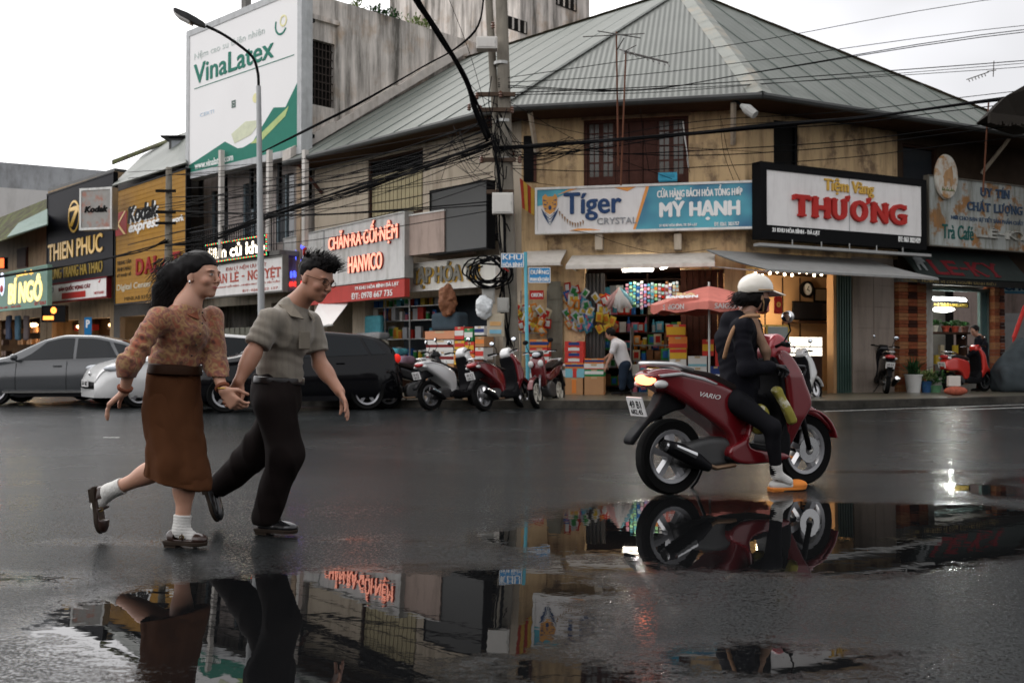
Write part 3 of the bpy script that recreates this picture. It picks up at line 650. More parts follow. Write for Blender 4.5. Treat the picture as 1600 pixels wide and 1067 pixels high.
MB().box(xs0, xs1, 2.6, 2.7, ZP, 3).build('inner_wall', blackgap, nb)
for H in OPn:
 mb = MB(); n = 20
 for i in range(n): a = H[0] + (H[1] - H[0]) * i / n; mb.box(a, a + (H[1] - H[0]) / n - .015, .12 + .02 * (i % 2), .18, ZP, 1.9)
 mb.build('shutter', mat('grey_green_shutter', (.15, .15, .12), r=.5), nb)
# balcony of its first floor
mb = MB().box(xs0 + .2, xs1, -1.0, .0, 3.85, 3.98); mb.build('balcony_slab', greyw, nb)
for px in (476, 420, 345):
 x = FL.X(px, -1.0, 330); MB().box(x - .07, x + .07, -1.05, -.92, 3.98, FL.Z(px, 235, -1)).build('balcony_post', mat('pale_post', (.55, .52, .48), dirt=.4), nb)
mb = MB(); x = xs0 + .25
while x < xs1 - .1: mb.box(x, x + .02, -1.0, -.98, 3.98, 4.9); x += .13
mb.box(xs0 + .2, xs1, -1.01, -.97, 4.9, 4.94); mb.build('railing', black, nb)
nb2 = thing('tall_rear_building', 'taller streaked concrete block with small vents rising behind the roof ridge', 'building', FL, -8.6, 8.7, ZP)
y2, _ = sidepp(921, 20, -8.6); MB().box(-16, -8.6, 8.7, y2, ZP, 17.5).build('wall', conc, nb2)
for px, py in ((885, 4), (806, 39)):
 y_, z_ = sidepp(px, py, -8.58); o = MB().box(-8.61, -8.56, y_ - .55, y_ + .55, z_ - .22, z_ + .22).build('vent', blackgap, nb2)
 q = MB(); [q.box(-8.57, -8.55, y_ - .5 + i * .3, y_ - .42 + i * .3, z_ - .2, z_ + .2) for i in range(4)]; q.build('vent_block', conc, o)
# white building far left, behind
wb = thing('white_building', 'big pale building with a mildewed parapet far behind the black signboard', 'building', W, -34, 58, 0)
a = at(-40, 250, 58); b = at(300, 275, 64)
def slab_w(p, q, z0, z1, t, mb=None):
 mb = mb or MB(); d = (q - p); d.z = 0; d.normalize(); n_ = Vector((-d.y, d.x, 0)); L_ = (Vector((q.x, q.y, 0)) - Vector((p.x, p.y, 0))).length
 c = [Vector((p.x, p.y, 0)), Vector((q.x, q.y, 0))]; c += [c[1] + n_ * t, c[0] + n_ * t]
 return mb.add([(v.x, v.y, z) for z in (z0, z1) for v in c], [(0, 3, 2, 1), (4, 5, 6, 7), (0, 1, 5, 4), (1, 2, 6, 5), (2, 3, 7, 6), (3, 0, 4, 7)])
slab_w(a, b, 0, a.z - 1.5, 12).build('wall', mat('pale_wall', (.50, .49, .475), r=.8, var=.06, s=.3, dirt=.25, ds=(.5, .5, .15)), wb)
slab_w(a, b, a.z - 1.5, a.z, 12.05).build('parapet', mat('mildew_parapet', (.30, .31, .32), r=.8, var=.25, s=.6, dirt=.6, ds=(.5, .5, .2)), wb)
# ================================================================ signs, awnings, poles, cables
def fr2(p, q):      # frame whose x axis runs from ground point under p to the one under q
 return Fr(p.x, p.y, math.atan2(q.y - p.y, q.x - p.x)), (Vector((q.x, q.y, 0)) - Vector((p.x, p.y, 0))).length
def board(name, label, fr, x0, x1, z0, z1, y, dep, face, rim=None, fw=.06, cat='sign', group=None, back=None):
 t = thing(name, label, cat, fr, (x0 + x1) / 2, y + dep, z0, group)
 MB().box(x0 + (fw if rim else 0), x1 - (fw if rim else 0), y + .004, y + dep, z0 + (fw if rim else 0), z1 - (fw if rim else 0)).build('panel', face, t)
 if rim:
  mb = MB(); mb.box(x0, x1, y - .02, y + dep + .01, z1 - fw, z1); mb.box(x0, x1, y - .02, y + dep + .01, z0, z0 + fw); mb.box(x0, x0 + fw, y - .02, y + dep + .01, z0 + fw, z1 - fw); mb.box(x1 - fw, x1, y - .02, y + dep + .01, z0 + fw, z1 - fw)
  mb.build('frame', rim, t)
 return t
def letters(t, s, x0, x1, z0, z1, y, M, th=.012, bold=0, shear=0, serif=False, skew=0, name='lettering'):
 mb = MB()
 if serif: write_serif(mb, s, x0, x1, z0, z1, y - th, th, bold)
 else: write(mb, s, x0, x1, z0, z1, y - th, th, bold, shear, skew)
 return mb.build(name, M, t)
def pj(fr, px0, py0, px1, py1, off):      # pixel box (left, top, right, bottom) -> x0,x1,z0,z1 measured along its middle
 a = fr.pp(px0, (py0 + py1) / 2, off); b = fr.pp(px1, (py0 + py1) / 2, off); m = fr.pp((px0 + px1) / 2, py0, off)[1], fr.pp((px0 + px1) / 2, py1, off)[1]
 return a[0], b[0], m[1], m[0]
signw = mat('sign_white', (.74, .72, .70), r=.4, var=.04, dirt=.25, dc=(.3, .28, .25))
redp = mat('red_paint', (.42, .035, .03), r=.45, var=.06); navy = mat('navy_print', (.035, .07, .16), r=.5, var=.03); greenp = mat('green_print', (.03, .18, .13), r=.5, var=.05)
goldp = mat('gold_letter', (.55, .33, .05), r=.35, m=.3, var=.1); whitep = mat('white_letter', (.78, .78, .76), r=.5, var=.02); blackp = mat('black_letter', (.004, .004, .004), r=.5, var=0)
greyp = mat('grey_print', (.30, .31, .32), r=.5, var=.02); orangep = mat('orange_print', (.75, .33, .10), r=.5, var=.05)
lit = lambda n, c, e: mat(n, c, em=e, var=0, r=.5)
# --- big blue and white shop sign on the corner
y_ = -.42; x0, x1 = FC.X(836, y_, 330), FC.X(1180, y_, 320); z1 = FC.Z(1000, 288, y_); z0 = FC.Z(1000, 362, y_); T_ = board('shop_sign', 'long blue and white framed shop sign with a tiger head over the corner shop', FC, x0, x1, z0, z1, y_, .14, signw, white, .05)
wd_ = x1 - x0; hh = z1 - z0; U = lambda u: x0 + u * wd_; V_ = lambda v: z0 + v * hh
tealm = bpy.data.materials.new('teal_print'); tealm.use_nodes = True
_n = tealm.node_tree.nodes; _l = tealm.node_tree.links; _t = _n.new('ShaderNodeTexCoord'); _q = _n.new('ShaderNodeTexNoise'); _q.inputs['Scale'].default_value = 1.1; _r = _n.new('ShaderNodeValToRGB')
_r.color_ramp.elements[0].position = .35; _r.color_ramp.elements[0].color = (.02, .11, .22, 1); _r.color_ramp.elements[1].position = .62; _r.color_ramp.elements[1].color = (.07, .36, .44, 1)
_l.new(_t.outputs['Object'], _q.inputs['Vector']); _l.new(_q.outputs[0], _r.inputs[0]); _l.new(_r.outputs[0], _n['Principled BSDF'].inputs['Base Color'])
e_ = .052 / wd_; eh = .052 / hh
MB().prism([(U(.527), V_(1 - eh)), (U(1 - e_), V_(1 - eh)), (U(1 - e_), V_(eh)), (U(.465), V_(eh))], y_ - .003, y_ + .002).build('blue_field', tealm, T_)
MB().prism([(U(.515), V_(1 - eh)), (U(.530), V_(1 - eh)), (U(.468), V_(eh)), (U(.456), V_(eh))], y_ - .005, y_ + .001).build('orange_stripe', orangep, T_)
MB().prism([(U(e_), V_(1 - eh)), (U(.19), V_(1 - eh)), (U(.03), V_(.62)), (U(e_), V_(.60))], y_ - .003, y_ + .002).build('blue_corner', tealm, T_)
MB().prism([(U(.165), V_(1 - eh)), (U(.20), V_(1 - eh)), (U(.10), V_(.82))], y_ - .005, y_ + .001).prism([(U(.37), V_(1 - eh)), (U(.47), V_(1 - eh)), (U(.43), V_(.86))], y_ - .005, y_ + .001).prism([(U(.16), V_(eh)), (U(.31), V_(eh)), (U(.26), V_(.09)), (U(.20), V_(.10))], y_ - .005, y_ + .001).build('orange_wedge', orangep, T_)
for s, a, b, c, d, M, bo, sf in (('Tíger', .135, .405, .27, .86, navy, .018, 0), ('CRYSTAL', .29, .474, .175, .31, greyp, .003, 0), ('CỬA HÀNG BÁCH HÓA TỔNG HỢP'.replace('Ợ', 'Ơ'), .565, .945, .70, .93, whitep, .008, 0), ('MỸ HẠNH', .575, .935, .21, .69, whitep, .024, 0), ('21 KHU HÒA BÌNH, TP. ĐÀ LẠT', .575, .745, .075, .155, whitep, .003, 0), ('ĐT: 0263. 3821757', .82, .93, .075, .155, whitep, .003, 0)):
 letters(T_, s, U(a), U(b), V_(c), V_(d), y_ - .006, M, .012, bo)
# tiger head emblem: orange and navy shield of stripes
mb = MB(); nv = MB()
for (pts, M_) in (([(.035, .80), (.05, .86), (.06, .80), (.085, .80), (.095, .86), (.105, .79), (.105, .62), (.09, .45), (.07, .38), (.05, .45), (.037, .62)], 0), ([(.03, .55), (.04, .40), (.055, .28), (.07, .18), (.085, .28), (.10, .40), (.112, .55), (.09, .42), (.07, .36), (.05, .42)], 1)):
 (mb if M_ == 0 else nv).prism([(U(a), V_(b)) for a, b in pts], y_ - .012, y_ - .001)
mb.build('tiger_head', mat('amber_print', (.60, .30, .09), r=.5), T_); wt = MB()
for i in range(5):
 b = .74 - i * .09
 nv.prism([(U(.04 + .003 * i), V_(b)), (U(.058), V_(b - .03)), (U(.04 + .003 * i), V_(b - .035))], y_ - .018, y_ - .013); nv.prism([(U(.102 - .003 * i), V_(b)), (U(.084), V_(b - .03)), (U(.102 - .003 * i), V_(b - .035))], y_ - .018, y_ - .013)
 c = .50 - i * .06; wt.prism([(U(.04 + .006 * i), V_(c)), (U(.071), V_(c - .12)), (U(.102 - .006 * i), V_(c)), (U(.071), V_(c - .09))], y_ - .024, y_ - .019)
nv.ell((U(.071), y_ - .015, V_(.56)), (.035, .006, .05)); nv.ell((U(.058), y_ - .015, V_(.66)), (.014, .006, .014)); nv.ell((U(.084), y_ - .015, V_(.66)), (.014, .006, .014))
nv.build('tiger_stripe', navy, T_); wt.build('tiger_bib', whitep, T_)
mb = MB()
for i in range(10):
 t = i / 9; a = .112 + t * .11; b = .42 - .26 * math.sin(t * 2.2) ; mb.prism([(U(a), V_(b + .07)), (U(a + .008), V_(b + .05)), (U(a + .004), V_(b - .05))], y_ - .01, y_ - .001)
mb.build('tail_stripes', mat('amber_dark', (.30, .17, .08), r=.5), T_)
# --- gold shop sign on the right wing
y_ = -.75; x0, x1 = FR_.X(1188, y_, 310), FR_.X(1447, y_, 330); z1 = FR_.Z(1188, 252, y_); z0 = FR_.Z(1188, 373, y_)
T_ = board('shop_sign', 'white signboard with big red letters in a heavy black frame on the right wing', FR_, x0, x1, z0, z1, y_, .25, signw, black, .16)
wd_ = x1 - x0; hh = z1 - z0
MB().box(x0 + .15, x1 - .15, y_ - .015, y_ + .001, z0 + .15, z0 + .30).build('address_strip', black, T_)
letters(T_, 'THƯƠNG', U(.175), U(.86), V_(.33), V_(.60), y_, redp, .07, .035, serif=True)
letters(T_, 'Tiệm Vàng', U(.36), U(.66), V_(.66), V_(.88), y_, goldp, .03, .012)
letters(T_, '21 KHU HÒA BÌNH - ĐÀ LẠT', U(.06), U(.33), V_(.085), V_(.165), y_ - .024, whitep, .01, .004); letters(T_, 'ĐT: 063 3821429', U(.81), U(.955), V_(.09), V_(.165), y_ - .024, whitep, .01, .004)
MB().box(U(.51), U(.513), y_ - .003, y_ + .001, z0 + .3, z1 - .16).build('panel_joint', greyp, T_)
MB().box(x0 - .1, x1 + .05, y_ - .1, y_ + .1, z0 - .16, z0 - .10).build('ledge', mat('thin_grey_metal', (.30, .30, .29), r=.4, m=.4), T_)
mb = MB(); [mb.box(x0 + i * wd_ / 6, x0 + i * wd_ / 6 + .02, y_ - .05, y_ - .03, z0 - .101, z0 + .02) for i in range(1, 6)]; mb.build('ledge_strut', metalg, T_)
# --- rusty cafe sign
y_ = -.62; x0, x1 = FR_.X(1450, y_, 330), FR_.X(1690, y_, 330); z1 = FR_.Z(1450, 273, y_); z0 = FR_.Z(1450, 384, y_); wd_ = x1 - x0; hh = z1 - z0
rust = mat('rusty_sign_panel', (.34, .36, .34), r=.6, var=.12, s=1.5, dirt=.85, dc=(.10, .09, .06), col2=(.30, .15, .06), c2=(.53, .60), c2s=2.2, dl=.46)
T_ = board('cafe_sign', 'rust-streaked pale cafe sign with dark blue lettering and a raised oval emblem', FR_, x0, x1, z0, z1, y_, .12, rust, mat('rusty_edge', (.13, .12, .10), dirt=.8), .03)
X_ = lambda px, py=340: FR_.X(px, y_, py); Z_ = lambda px, py: FR_.Z(px, py, y_)
bl = mat('faded_navy', (.05, .08, .13), r=.6, var=.1)
letters(T_, 'UY TÍN', X_(1532), X_(1577), Z_(1555, 309), Z_(1555, 296), y_, bl, .02, .008, serif=True); letters(T_, 'CHẤT LƯỢNG', X_(1511), X_(1597), Z_(1550, 332), Z_(1550, 319), y_, bl, .02, .008, serif=True)
letters(T_, 'NƠI CHO BẠN SỰ TIẾT SẢN PHẨM CHẤT LƯỢNG'.replace('Ợ', 'Ơ'), X_(1486), X_(1620), Z_(1550, 350), Z_(1550, 339), y_, bl, .008, .004); letters(T_, 'Trà Café', X_(1472), X_(1521), Z_(1496, 374), Z_(1496, 352), y_, mat('dark_teal_print', (.02, .09, .08)), .01, .008)
letters(T_, 'LÊ-KY', X_(1526), X_(1606), Z_(1560, 373), Z_(1560, 360), y_, mat('raised_pale_letter', (.42, .42, .38), dirt=.5), .05, .014, serif=True)
c = FR_.pp(1481, 276, y_ - .1); mb = MB(); mb.lathe([(.30, .0), (.36, .01), (.38, .06), (.36, .1)], (0, 0, 0), 28, 'y'); mb.v = [(c[0] + v[0], y_ - .1 + v[1], c[1] + v[2] * 1.42) for v in mb.v]; o = mb.build('oval_emblem', mat('rusty_oval', (.52, .50, .44), dirt=.8, dc=(.35, .17, .06), ds=(3, 3, 1), col2=(.38, .22, .10), c2=(.5, .62), c2s=4), T_)
mb = MB()      # worn elephant-like relief and grass tuft
mb.prism([(c[0] + a, c[1] + b) for a, b in ((-.16, -.02), (-.08, .12), (.03, .18), (.12, .26), (.16, .12), (.18, -.1), (.12, -.24), (.08, -.22), (.06, -.05), (-.02, -.06), (-.06, -.24), (-.12, -.24), (-.12, -.08))], y_ - .112, y_ - .098)
mb.build('relief_figure', mat('worn_relief', (.40, .24, .12), dirt=.7), o); mb = MB()
for i in range(9): a = c[0] - .2 + i * .05; mb.prism([(a, c[1] - .34), (a + .03, c[1] - .34), (a + .02, c[1] - .26 - .03 * (i % 3))], y_ - .115, y_ - .10)
mb.build('relief_grass', mat('dull_green', (.10, .14, .04)), o)
# --- dark cafe awning with red lettering
T_ = thing('cafe_awning', 'dark green-grey cloth awning with dull red lettering over the plant shop', 'awning', FR_, FR_.X(1480), 0, 2.95)
xa, xb = FR_.X(1396), FR_.X(1566); za = FR_.Z(1480, 392, -.2); zb = FR_.Z(1480, 434, -.8)
MB().add([(xa, -.15, za), (xb, -.15, za), (xb, -.8, zb), (xa, -.8, zb), (xa, -.12, za - .03), (xb, -.12, za - .03), (xb, -.77, zb - .03), (xa, -.77, zb - .03)], [(0, 1, 2, 3), (7, 6, 5, 4), (0, 3, 7, 4), (1, 5, 6, 2), (3, 2, 6, 7)]).build('cloth', mat('dark_green_cloth', (.022, .028, .026), r=.8, var=.2), T_)
MB().box(xa, xb, -.80, -.78, zb - .17, zb - .031).build('valance', mat('black_valance', (.015, .015, .014), r=.8), T_)
xa2, xb2 = FR_.X(1452, -.5), FR_.X(1558, -.5); mb = MB(); write_serif(mb, 'LE-KY', xa2, xb2, 0, .36, 0, .02, .02); sl = (za - zb) / .65; zc = FR_.Z(1500, 431, -.6)
mb.v = [(v[0], -.81 + (zc + v[2] - zb) / sl + v[1] - .005, zc + v[2]) for v in mb.v]; mb.build('lettering', mat('dull_red_letter', (.11, .012, .015), r=.7), T_)
letters(T_, 'Cà Phê - HƯƠNG VỊ CỦA NGƯỜI SÀNH ĐIỆU', FR_.X(1412, -.8), FR_.X(1556, -.8), zb - .15, zb - .05, -.8, mat('dim_yellow_letter', (.16, .12, .05)), .004)
mb = MB(); c = (FR_.X(1438, -.5), FR_.Z(1438, 410, -.5)); mb.prism([(c[0] + a, c[1] + b) for a, b in ((-.22, -.2), (-.12, .12), (.02, .2), (.16, .16), (.2, .02), (.1, .02), (.06, -.2), (0, -.2), (-.02, -.04), (-.1, -.06), (-.16, -.2))], 0, .01); mb.v = [(v[0], -.815 + (v[2] - zb) / sl, v[2]) if v[1] > 0.005 else (v[0], -.825 + (v[2] - zb) / sl, v[2]) for v in mb.v]; mb.build('elephant_print', mat('grey_print2', (.16, .17, .17)), T_)
# --- wide grey awning of the gold shop and the white one of the corner shop
def awning(name, label, fr, px0, px1, py_back, py_front, off, M, drop=.05, back=-.02, slack=.0):
 x0, x1 = px0, px1; zb_ = fr.Z((1200 if fr is FR_ else 1000), py_back, back); zf = py_front
 T = thing(name, label, 'awning', fr, (x0 + x1) / 2, 0, zb_); n = 10; vs = []
 for j in range(5):
  t = j / 4
  for i in range(n + 1): vs.append((x0 + (x1 - x0) * i / n, back + (off - back) * t, zb_ + (zf - zb_) * t - slack * math.sin(math.pi * t) * (1 + .2 * math.sin(i))))
 k = len(vs); vs += [(v[0], v[1], v[2] - .02) for v in vs]; f = []
 for j in range(4):
  for i in range(n): a = j * (n + 1) + i; f += [(a, a + 1, a + n + 2, a + n + 1), (k + a + n + 1, k + a + n + 2, k + a + 1, k + a)]
 for i in range(n): a = 4 * (n + 1) + i; f.append((a, a + 1, k + a + 1, k + a))
 MB().add(vs, f).build('cloth', M, T, smooth=True, auto=40)
 MB().box(x0, x1, off - .02, off + .015, zf - drop - .02, zf - .021).build('hem', M, T)
 mb = MB(); [mb.cyl((x, back, zb_ - .35), (x, off + .03, zf - .05), .015, n=6) for x in (x0 + .1, x1 - .1)]; mb.build('arm', metalg, T); return T
awc = mat('white_awning', (.62, .58, .52), r=.7, var=.06, dirt=.4, dc=(.3, .25, .2)); awg = mat('grey_awning', (.26, .26, .25), r=.6, var=.06, dirt=.2)
awning('awning', 'dirty white sloping awning over the corner shop doorway', FC, FC.X(889, -.5, 405), FC.X(1117, -.5, 405), 397, FC.Z(1000, 412, -.95), -.95, awc, .07)
awning('awning', 'wide sagging grey awning under the black-framed signboard', FR_, FR_.X(1160, -1.2, 405), FR_.X(1425, -1.2, 425), 396, FR_.Z(1350, 428, -1.9), -1.9, awg, .03, slack=.04)
xa = FC.X(822, -.2); T_ = awning('awning', 'small dirty awning beside the concrete pole, sloping down to the left', FC, xa, FC.X(880, -.5), 388, FC.Z(850, 410, -.9), -.9, awc, .05)
# tilted white canvas by the bedding shop
T_ = thing('awning', 'tilted white canvas awning hanging beside the red address strip', 'awning', FL, FL.X(520, -1), -1, 2)
p = [FL.pp(498, 474, -.5), FL.pp(546, 471, -.5), FL.pp(520, 505, -1.6), FL.pp(480, 512, -1.6)]; ys = [-.5, -.5, -1.6, -1.6]
MB().add([(q[0], y, q[1]) for q, y in zip(p, ys)] + [(q[0], y, q[1] - .02) for q, y in zip(p, ys)], [(0, 1, 2, 3), (7, 6, 5, 4), (0, 3, 7, 4), (1, 5, 6, 2), (3, 2, 6, 7)]).build('canvas', mat('bright_canvas', (.75, .73, .70), r=.7, var=.02), T_)
MB().tube([(p[2][0], -1.58, p[2][1] - .04), (p[3][0], -1.58, p[3][1] - .04)], .02, 6).build('rod', metalg, T_)
# --- bedding shop sign (leans out towards the street at its near end)
pr, pl = at(633, 380, 23.8), at(443, 400, 29.4); FB, LB = fr2(pl, pr); zt = CZ + (556 - 330) / FPX * 23.9; zb = CZ + (556 - 434) / FPX * 23.9
T_ = board('shop_sign', 'weathered white bedding shop sign with glowing salmon letters over a red strip', FB, 0, LB, zb, zt, 0, .22, mat('weathered_white_panel', (.60, .59, .57), r=.45, var=.08, dirt=.5, dc=(.15, .14, .10)), metalg, .03)
gs = lit('salmon_neon', (1.0, .40, .28), .75); shr = mat('letter_side', (.30, .03, .02))
def bl(t, s, p0, p1, zc0, zc1, M, th, bo):     # lettering by pixel x on this board
 a, b = FB.X(p0, 0, 400), FB.X(p1, 0, 400); letters(t, s, a, b, zc0, zc1, 0, M, th, bo)
hb = zt - zb
for nm, s, a, b, c, d in (('CHĂN·RA·GỐI·NỆM',) * 2 + (516, 624, zb + hb * .55, zb + hb * .95), ('HANVICO',) * 2 + (547, 600, zb + hb * .18, zb + hb * .44)):
 xa, xb = FB.X(a, 0, 370), FB.X(b, 0, 370); letters(T_, s, xa, xb, c, d, -.0, shr, .05, .018); letters(T_, s, xa, xb, c, d, -.052, gs, .012, .010, name='neon_lettering')
bn = lit('blue_neon', (.08, .12, 1.0), 1.4); xa, xb = FB.X(463, 0, 390), FB.X(476, 0, 390); letters(T_, 'C', xa, xb, zb + hb * .48, zb + hb * .80, -.01, bn, .03, .03, name='neon_lettering'); letters(T_, 'HAN', FB.X(455, 0), FB.X(477, 0), zb + hb * .25, zb + hb * .36, -.01, bn, .03, .01, name='neon_lettering')
letters(T_, 'ĐẠI LÝ', FB.X(453, 0), FB.X(480, 0), zb + hb * .08, zb + hb * .18, -.01, lit('red_neon', (1, .05, .04), 1.0), .03, .01, name='neon_lettering')
letters(T_, '5', FB.X(474, 0), FB.X(480, 0), zb + hb * .5, zb + hb * .74, -.01, redp, .03, .02)
MB().box(FB.X(506, 0) - .02, FB.X(506, 0) + .02, -.01, .003, zb + .04, zt - .04).build('panel_joint', greyp, T_)
T2 = board('address_sign', 'red strip sign with a white address and phone number below the bedding sign', FB, FB.X(478, 0), LB + .05, zb - .46, zb - .03, -.05, .15, mat('red_strip', (.42, .05, .04), r=.4, var=.06, dirt=.2), None)
letters(T2, '19 KHU HÒA BÌNH ĐÀ LẠT', FB.X(558, 0), FB.X(626, 0), zb - .20, zb - .07, -.05, whitep, .01, .006); letters(T2, 'ĐT: 0978 667 735', FB.X(552, 0), FB.X(616, 0), zb - .41, zb - .25, -.05, whitep, .01, .005)
# pink projecting box and blank dark screen
T_ = thing('projecting_box', 'plain pinkish box projecting from the wall between the bedding sign and dark screen', 'sign box', FL, FL.X(650, -.6), 0, 3.3)
a = FL.pp(634, 400, -1.0); b = FL.pp(672, 333, -1.0); MB().box(a[0], b[0] + .5, -1.0, -.0, a[1], b[1]).build('body', mat('pinkish_metal', (.44, .34, .29), r=.55, var=.06, dirt=.4), T_); MB().box(a[0] - .02, b[0] + .52, -1.02, .0, b[1] + .001, b[1] + .03).build('top_plate', white, T_)
pr, pl = at(762, 340, 21.9), at(672, 340, 23.4); FS, LS = fr2(pl, pr); zt = CZ + (556 - 280) / FPX * 21.9; zb = CZ + (556 - 388) / FPX * 21.9
T_ = board('display_screen', 'large blank dark display screen hanging beside the concrete pole', FS, 0, LS, zb, zt, 0, .22, mat('blank_screen', (.026, .027, .024), r=.35, var=.05), black, .03, cat='screen')
MB().box(.3, LS - .3, .22, .9, zb + .3, zb + .4).box(.3, LS - .3, .22, .9, zt - .5, zt - .4).build('bracket', black, T_)
# grocery sign
pr, pl = at(775, 430, 22.3), at(640, 430, 24.4); FG, LG = fr2(pl, pr); zt = CZ + (556 - 412) / FPX * 24.4; zb = CZ + (556 - 456) / FPX * 24.4
T_ = board('shop_sign', 'white grocery sign with large shaded gold letters beside the pole', FG, 0, LG, zb, zt, 0, .12, mat('sign_cream', (.66, .64, .58), r=.4, var=.03, dirt=.2), white, .02)
xa, xb = FG.X(644, 0), FG.X(752, 0); letters(T_, 'TẠP HÓA TR', xa + .03, xb + .03, zb + .06, zt - .06, -.004, goldp, .02, .03); letters(T_, 'TẠP HÓA TR', xa, xb, zb + .08, zt - .04, -.03, mat('grey_letter', (.20, .19, .16), r=.5), .03, .02)
# --- long LED sign and bedding dealer sign further left
def lsign(name, label, px0, px1, pyt, pyb, Yl, Yr, face, rim=None, fw=.04, dep=.15, cat='sign', ref='r'):
 pr, pl = at(px1, 400, Yr), at(px0, 400, Yl); F, Ln = fr2(pl, pr); Y = Yr if ref == 'r' else Yl; zt = at(px1 if ref == 'r' else px0, pyt, Y).z; zb = at(px1 if ref == 'r' else px0, pyb, Y).z
 return board(name, label, F, 0, Ln, zb, zt, 0, dep, face, rim, fw, cat=cat), F, Ln, zb, zt
T_, F, L_, zb, zt = lsign('led_sign', 'black scrolling LED sign with glowing white letters above the bedding dealer sign', 322, 418, 366, 399, 31.0, 28.3, black, black, .05)
letters(T_, 'Sâm củ khô', .12, L_ - .15, zb + .12, zt - .1, 0, lit('led_warm_white', (1, .86, .66), 2.0), .01, .02, name='led_lettering')
mb, m2 = MB(), MB()
for i in range(40):
 x = .02 + (L_ - .04) * i / 39; (mb if i % 2 else m2).box(x - .014, x + .014, -.03, -.019, zt - .04, zt - .012); (m2 if i % 2 else mb).box(x - .014, x + .014, -.03, -.019, zb + .012, zb + .04)
for i in range(8): z = zb + .06 + (zt - zb - .1) * i / 8; (mb if i % 2 else m2).box(L_ - .04, L_ - .012, -.03, -.019, z, z + .028)
mb.build('led_border', lit('led_red', (1, .12, .05), 2.2), T_); m2.build('led_border', lit('led_green', (.15, .9, .3), 1.5), T_)
T_, F, L_, zb, zt = lsign('shop_sign', 'white bedding dealer sign with red serif letters behind the lamp post', 322, 443, 398, 456, 31.2, 27.8, signw, greyw, .05)
rp_ = mat('faded_red_print', (.45, .10, .07), r=.5); letters(T_, 'QUÂN LÊ - NGUYỆT', .1, L_ - .15, zb + (zt - zb) * .42, zb + (zt - zb) * .68, 0, rp_, .01, .012, serif=True)
letters(T_, 'ĐẠI LÝ NỆM ƯU VIỆT', L_ * .28, L_ * .8, zt - .28, zt - .12, 0, rp_, .006, .003); letters(T_, 'CHUYÊN DRAP GỐI NỆM - NHẬN MAY THEO YÊU CẦU', .15, L_ - .2, zb + .27, zb + .36, 0, rp_, .006, .003); letters(T_, 'ĐT: 0263 822 157', L_ * .5, L_ - .3, zb + .1, zb + .17, 0, rp_, .006, .002)
# --- roof billboard
T_, F, L_, zb, zt = lsign('billboard', 'huge white billboard with green mattress advertising above the left shops', 290, 471, -26, 240, 32.0, 27.8, mat('billboard_vinyl', (.78, .77, .76), r=.45, var=.03, s=.6), mat('grey_sign_frame', (.45, .46, .46), r=.5, dirt=.3), .2, .35)
U = lambda u: .2 + u * (L_ - .4); V_ = lambda v: zb + .2 + v * (zt - zb - .4)
letters(T_, 'VinaLatex', U(.045), U(.80), V_(.635), V_(.775), 0, greenp, .015, .02); letters(T_, 'Nệm cao su thiên nhiên', U(.05), U(.72), V_(.80), V_(.865), 0, mat('faint_green_print', (.50, .56, .53)), .006)
MB().box(U(.05), U(.97), -.006, .002, V_(.600), V_(.605)).build('rule', greenp, T_)
MB().prism([(U(0), V_(0)), (U(1), V_(0)), (U(1), V_(.055)), (U(.48), V_(.09)), (U(.36), V_(.16)), (U(0), V_(.055))], -.008, .001).prism([(U(.42), V_(.056)), (U(.62), V_(.11)), (U(.80), V_(.30)), (U(.9), V_(.28)), (U(1), V_(.42)), (U(1), V_(.056))], -.007, .0005).build('green_field', greenp, T_)
MB().prism([(U(.60), V_(.10)), (U(.93), V_(.28)), (U(.90), V_(.22)), (U(.68), V_(.09))], -.014, -.009).build('leaf_edge', mat('pale_leaf', (.42, .52, .22)), T_)
MB().prism([(U(.42), V_(.20)), (U(.55), V_(.26)), (U(.70), V_(.24)), (U(.60), V_(.16)), (U(.45), V_(.13))], -.005, .001).build('mattress_print', mat('pale_mattress', (.60, .62, .46)), T_)
letters(T_, 'www.vinalatex.com', U(.06), U(.44), V_(.015), V_(.065), -.008, whitep, .008, .008)
def ring(mb, cx, cz, r0, r1, y, t, a0=0, a1=360, n=28, sx=1):
 for i in range(n):
  a, b = R(a0 + (a1 - a0) * i / n), R(a0 + (a1 - a0) * (i + 1) / n); P_ = [(cx + sx * r * math.cos(w), cz + r * math.sin(w)) for r, w in ((r0, a), (r1, a), (r1, b), (r0, b))]
  mb.add([(x, y, z) for x, z in P_] + [(x, y + t, z) for x, z in P_], [(0, 1, 2, 3), (7, 6, 5, 4), (1, 5, 6, 2), (0, 3, 7, 4)])
 return mb
ring(MB(), U(.86), V_(.83), .24, .30, -.008, .01, 150, 330).build('crescent', greenp, T_); ring(MB(), U(.88), V_(.85), .12, .17, -.008, .01).build('yellow_ring', mat('pale_yellow_print', (.72, .68, .38)), T_)
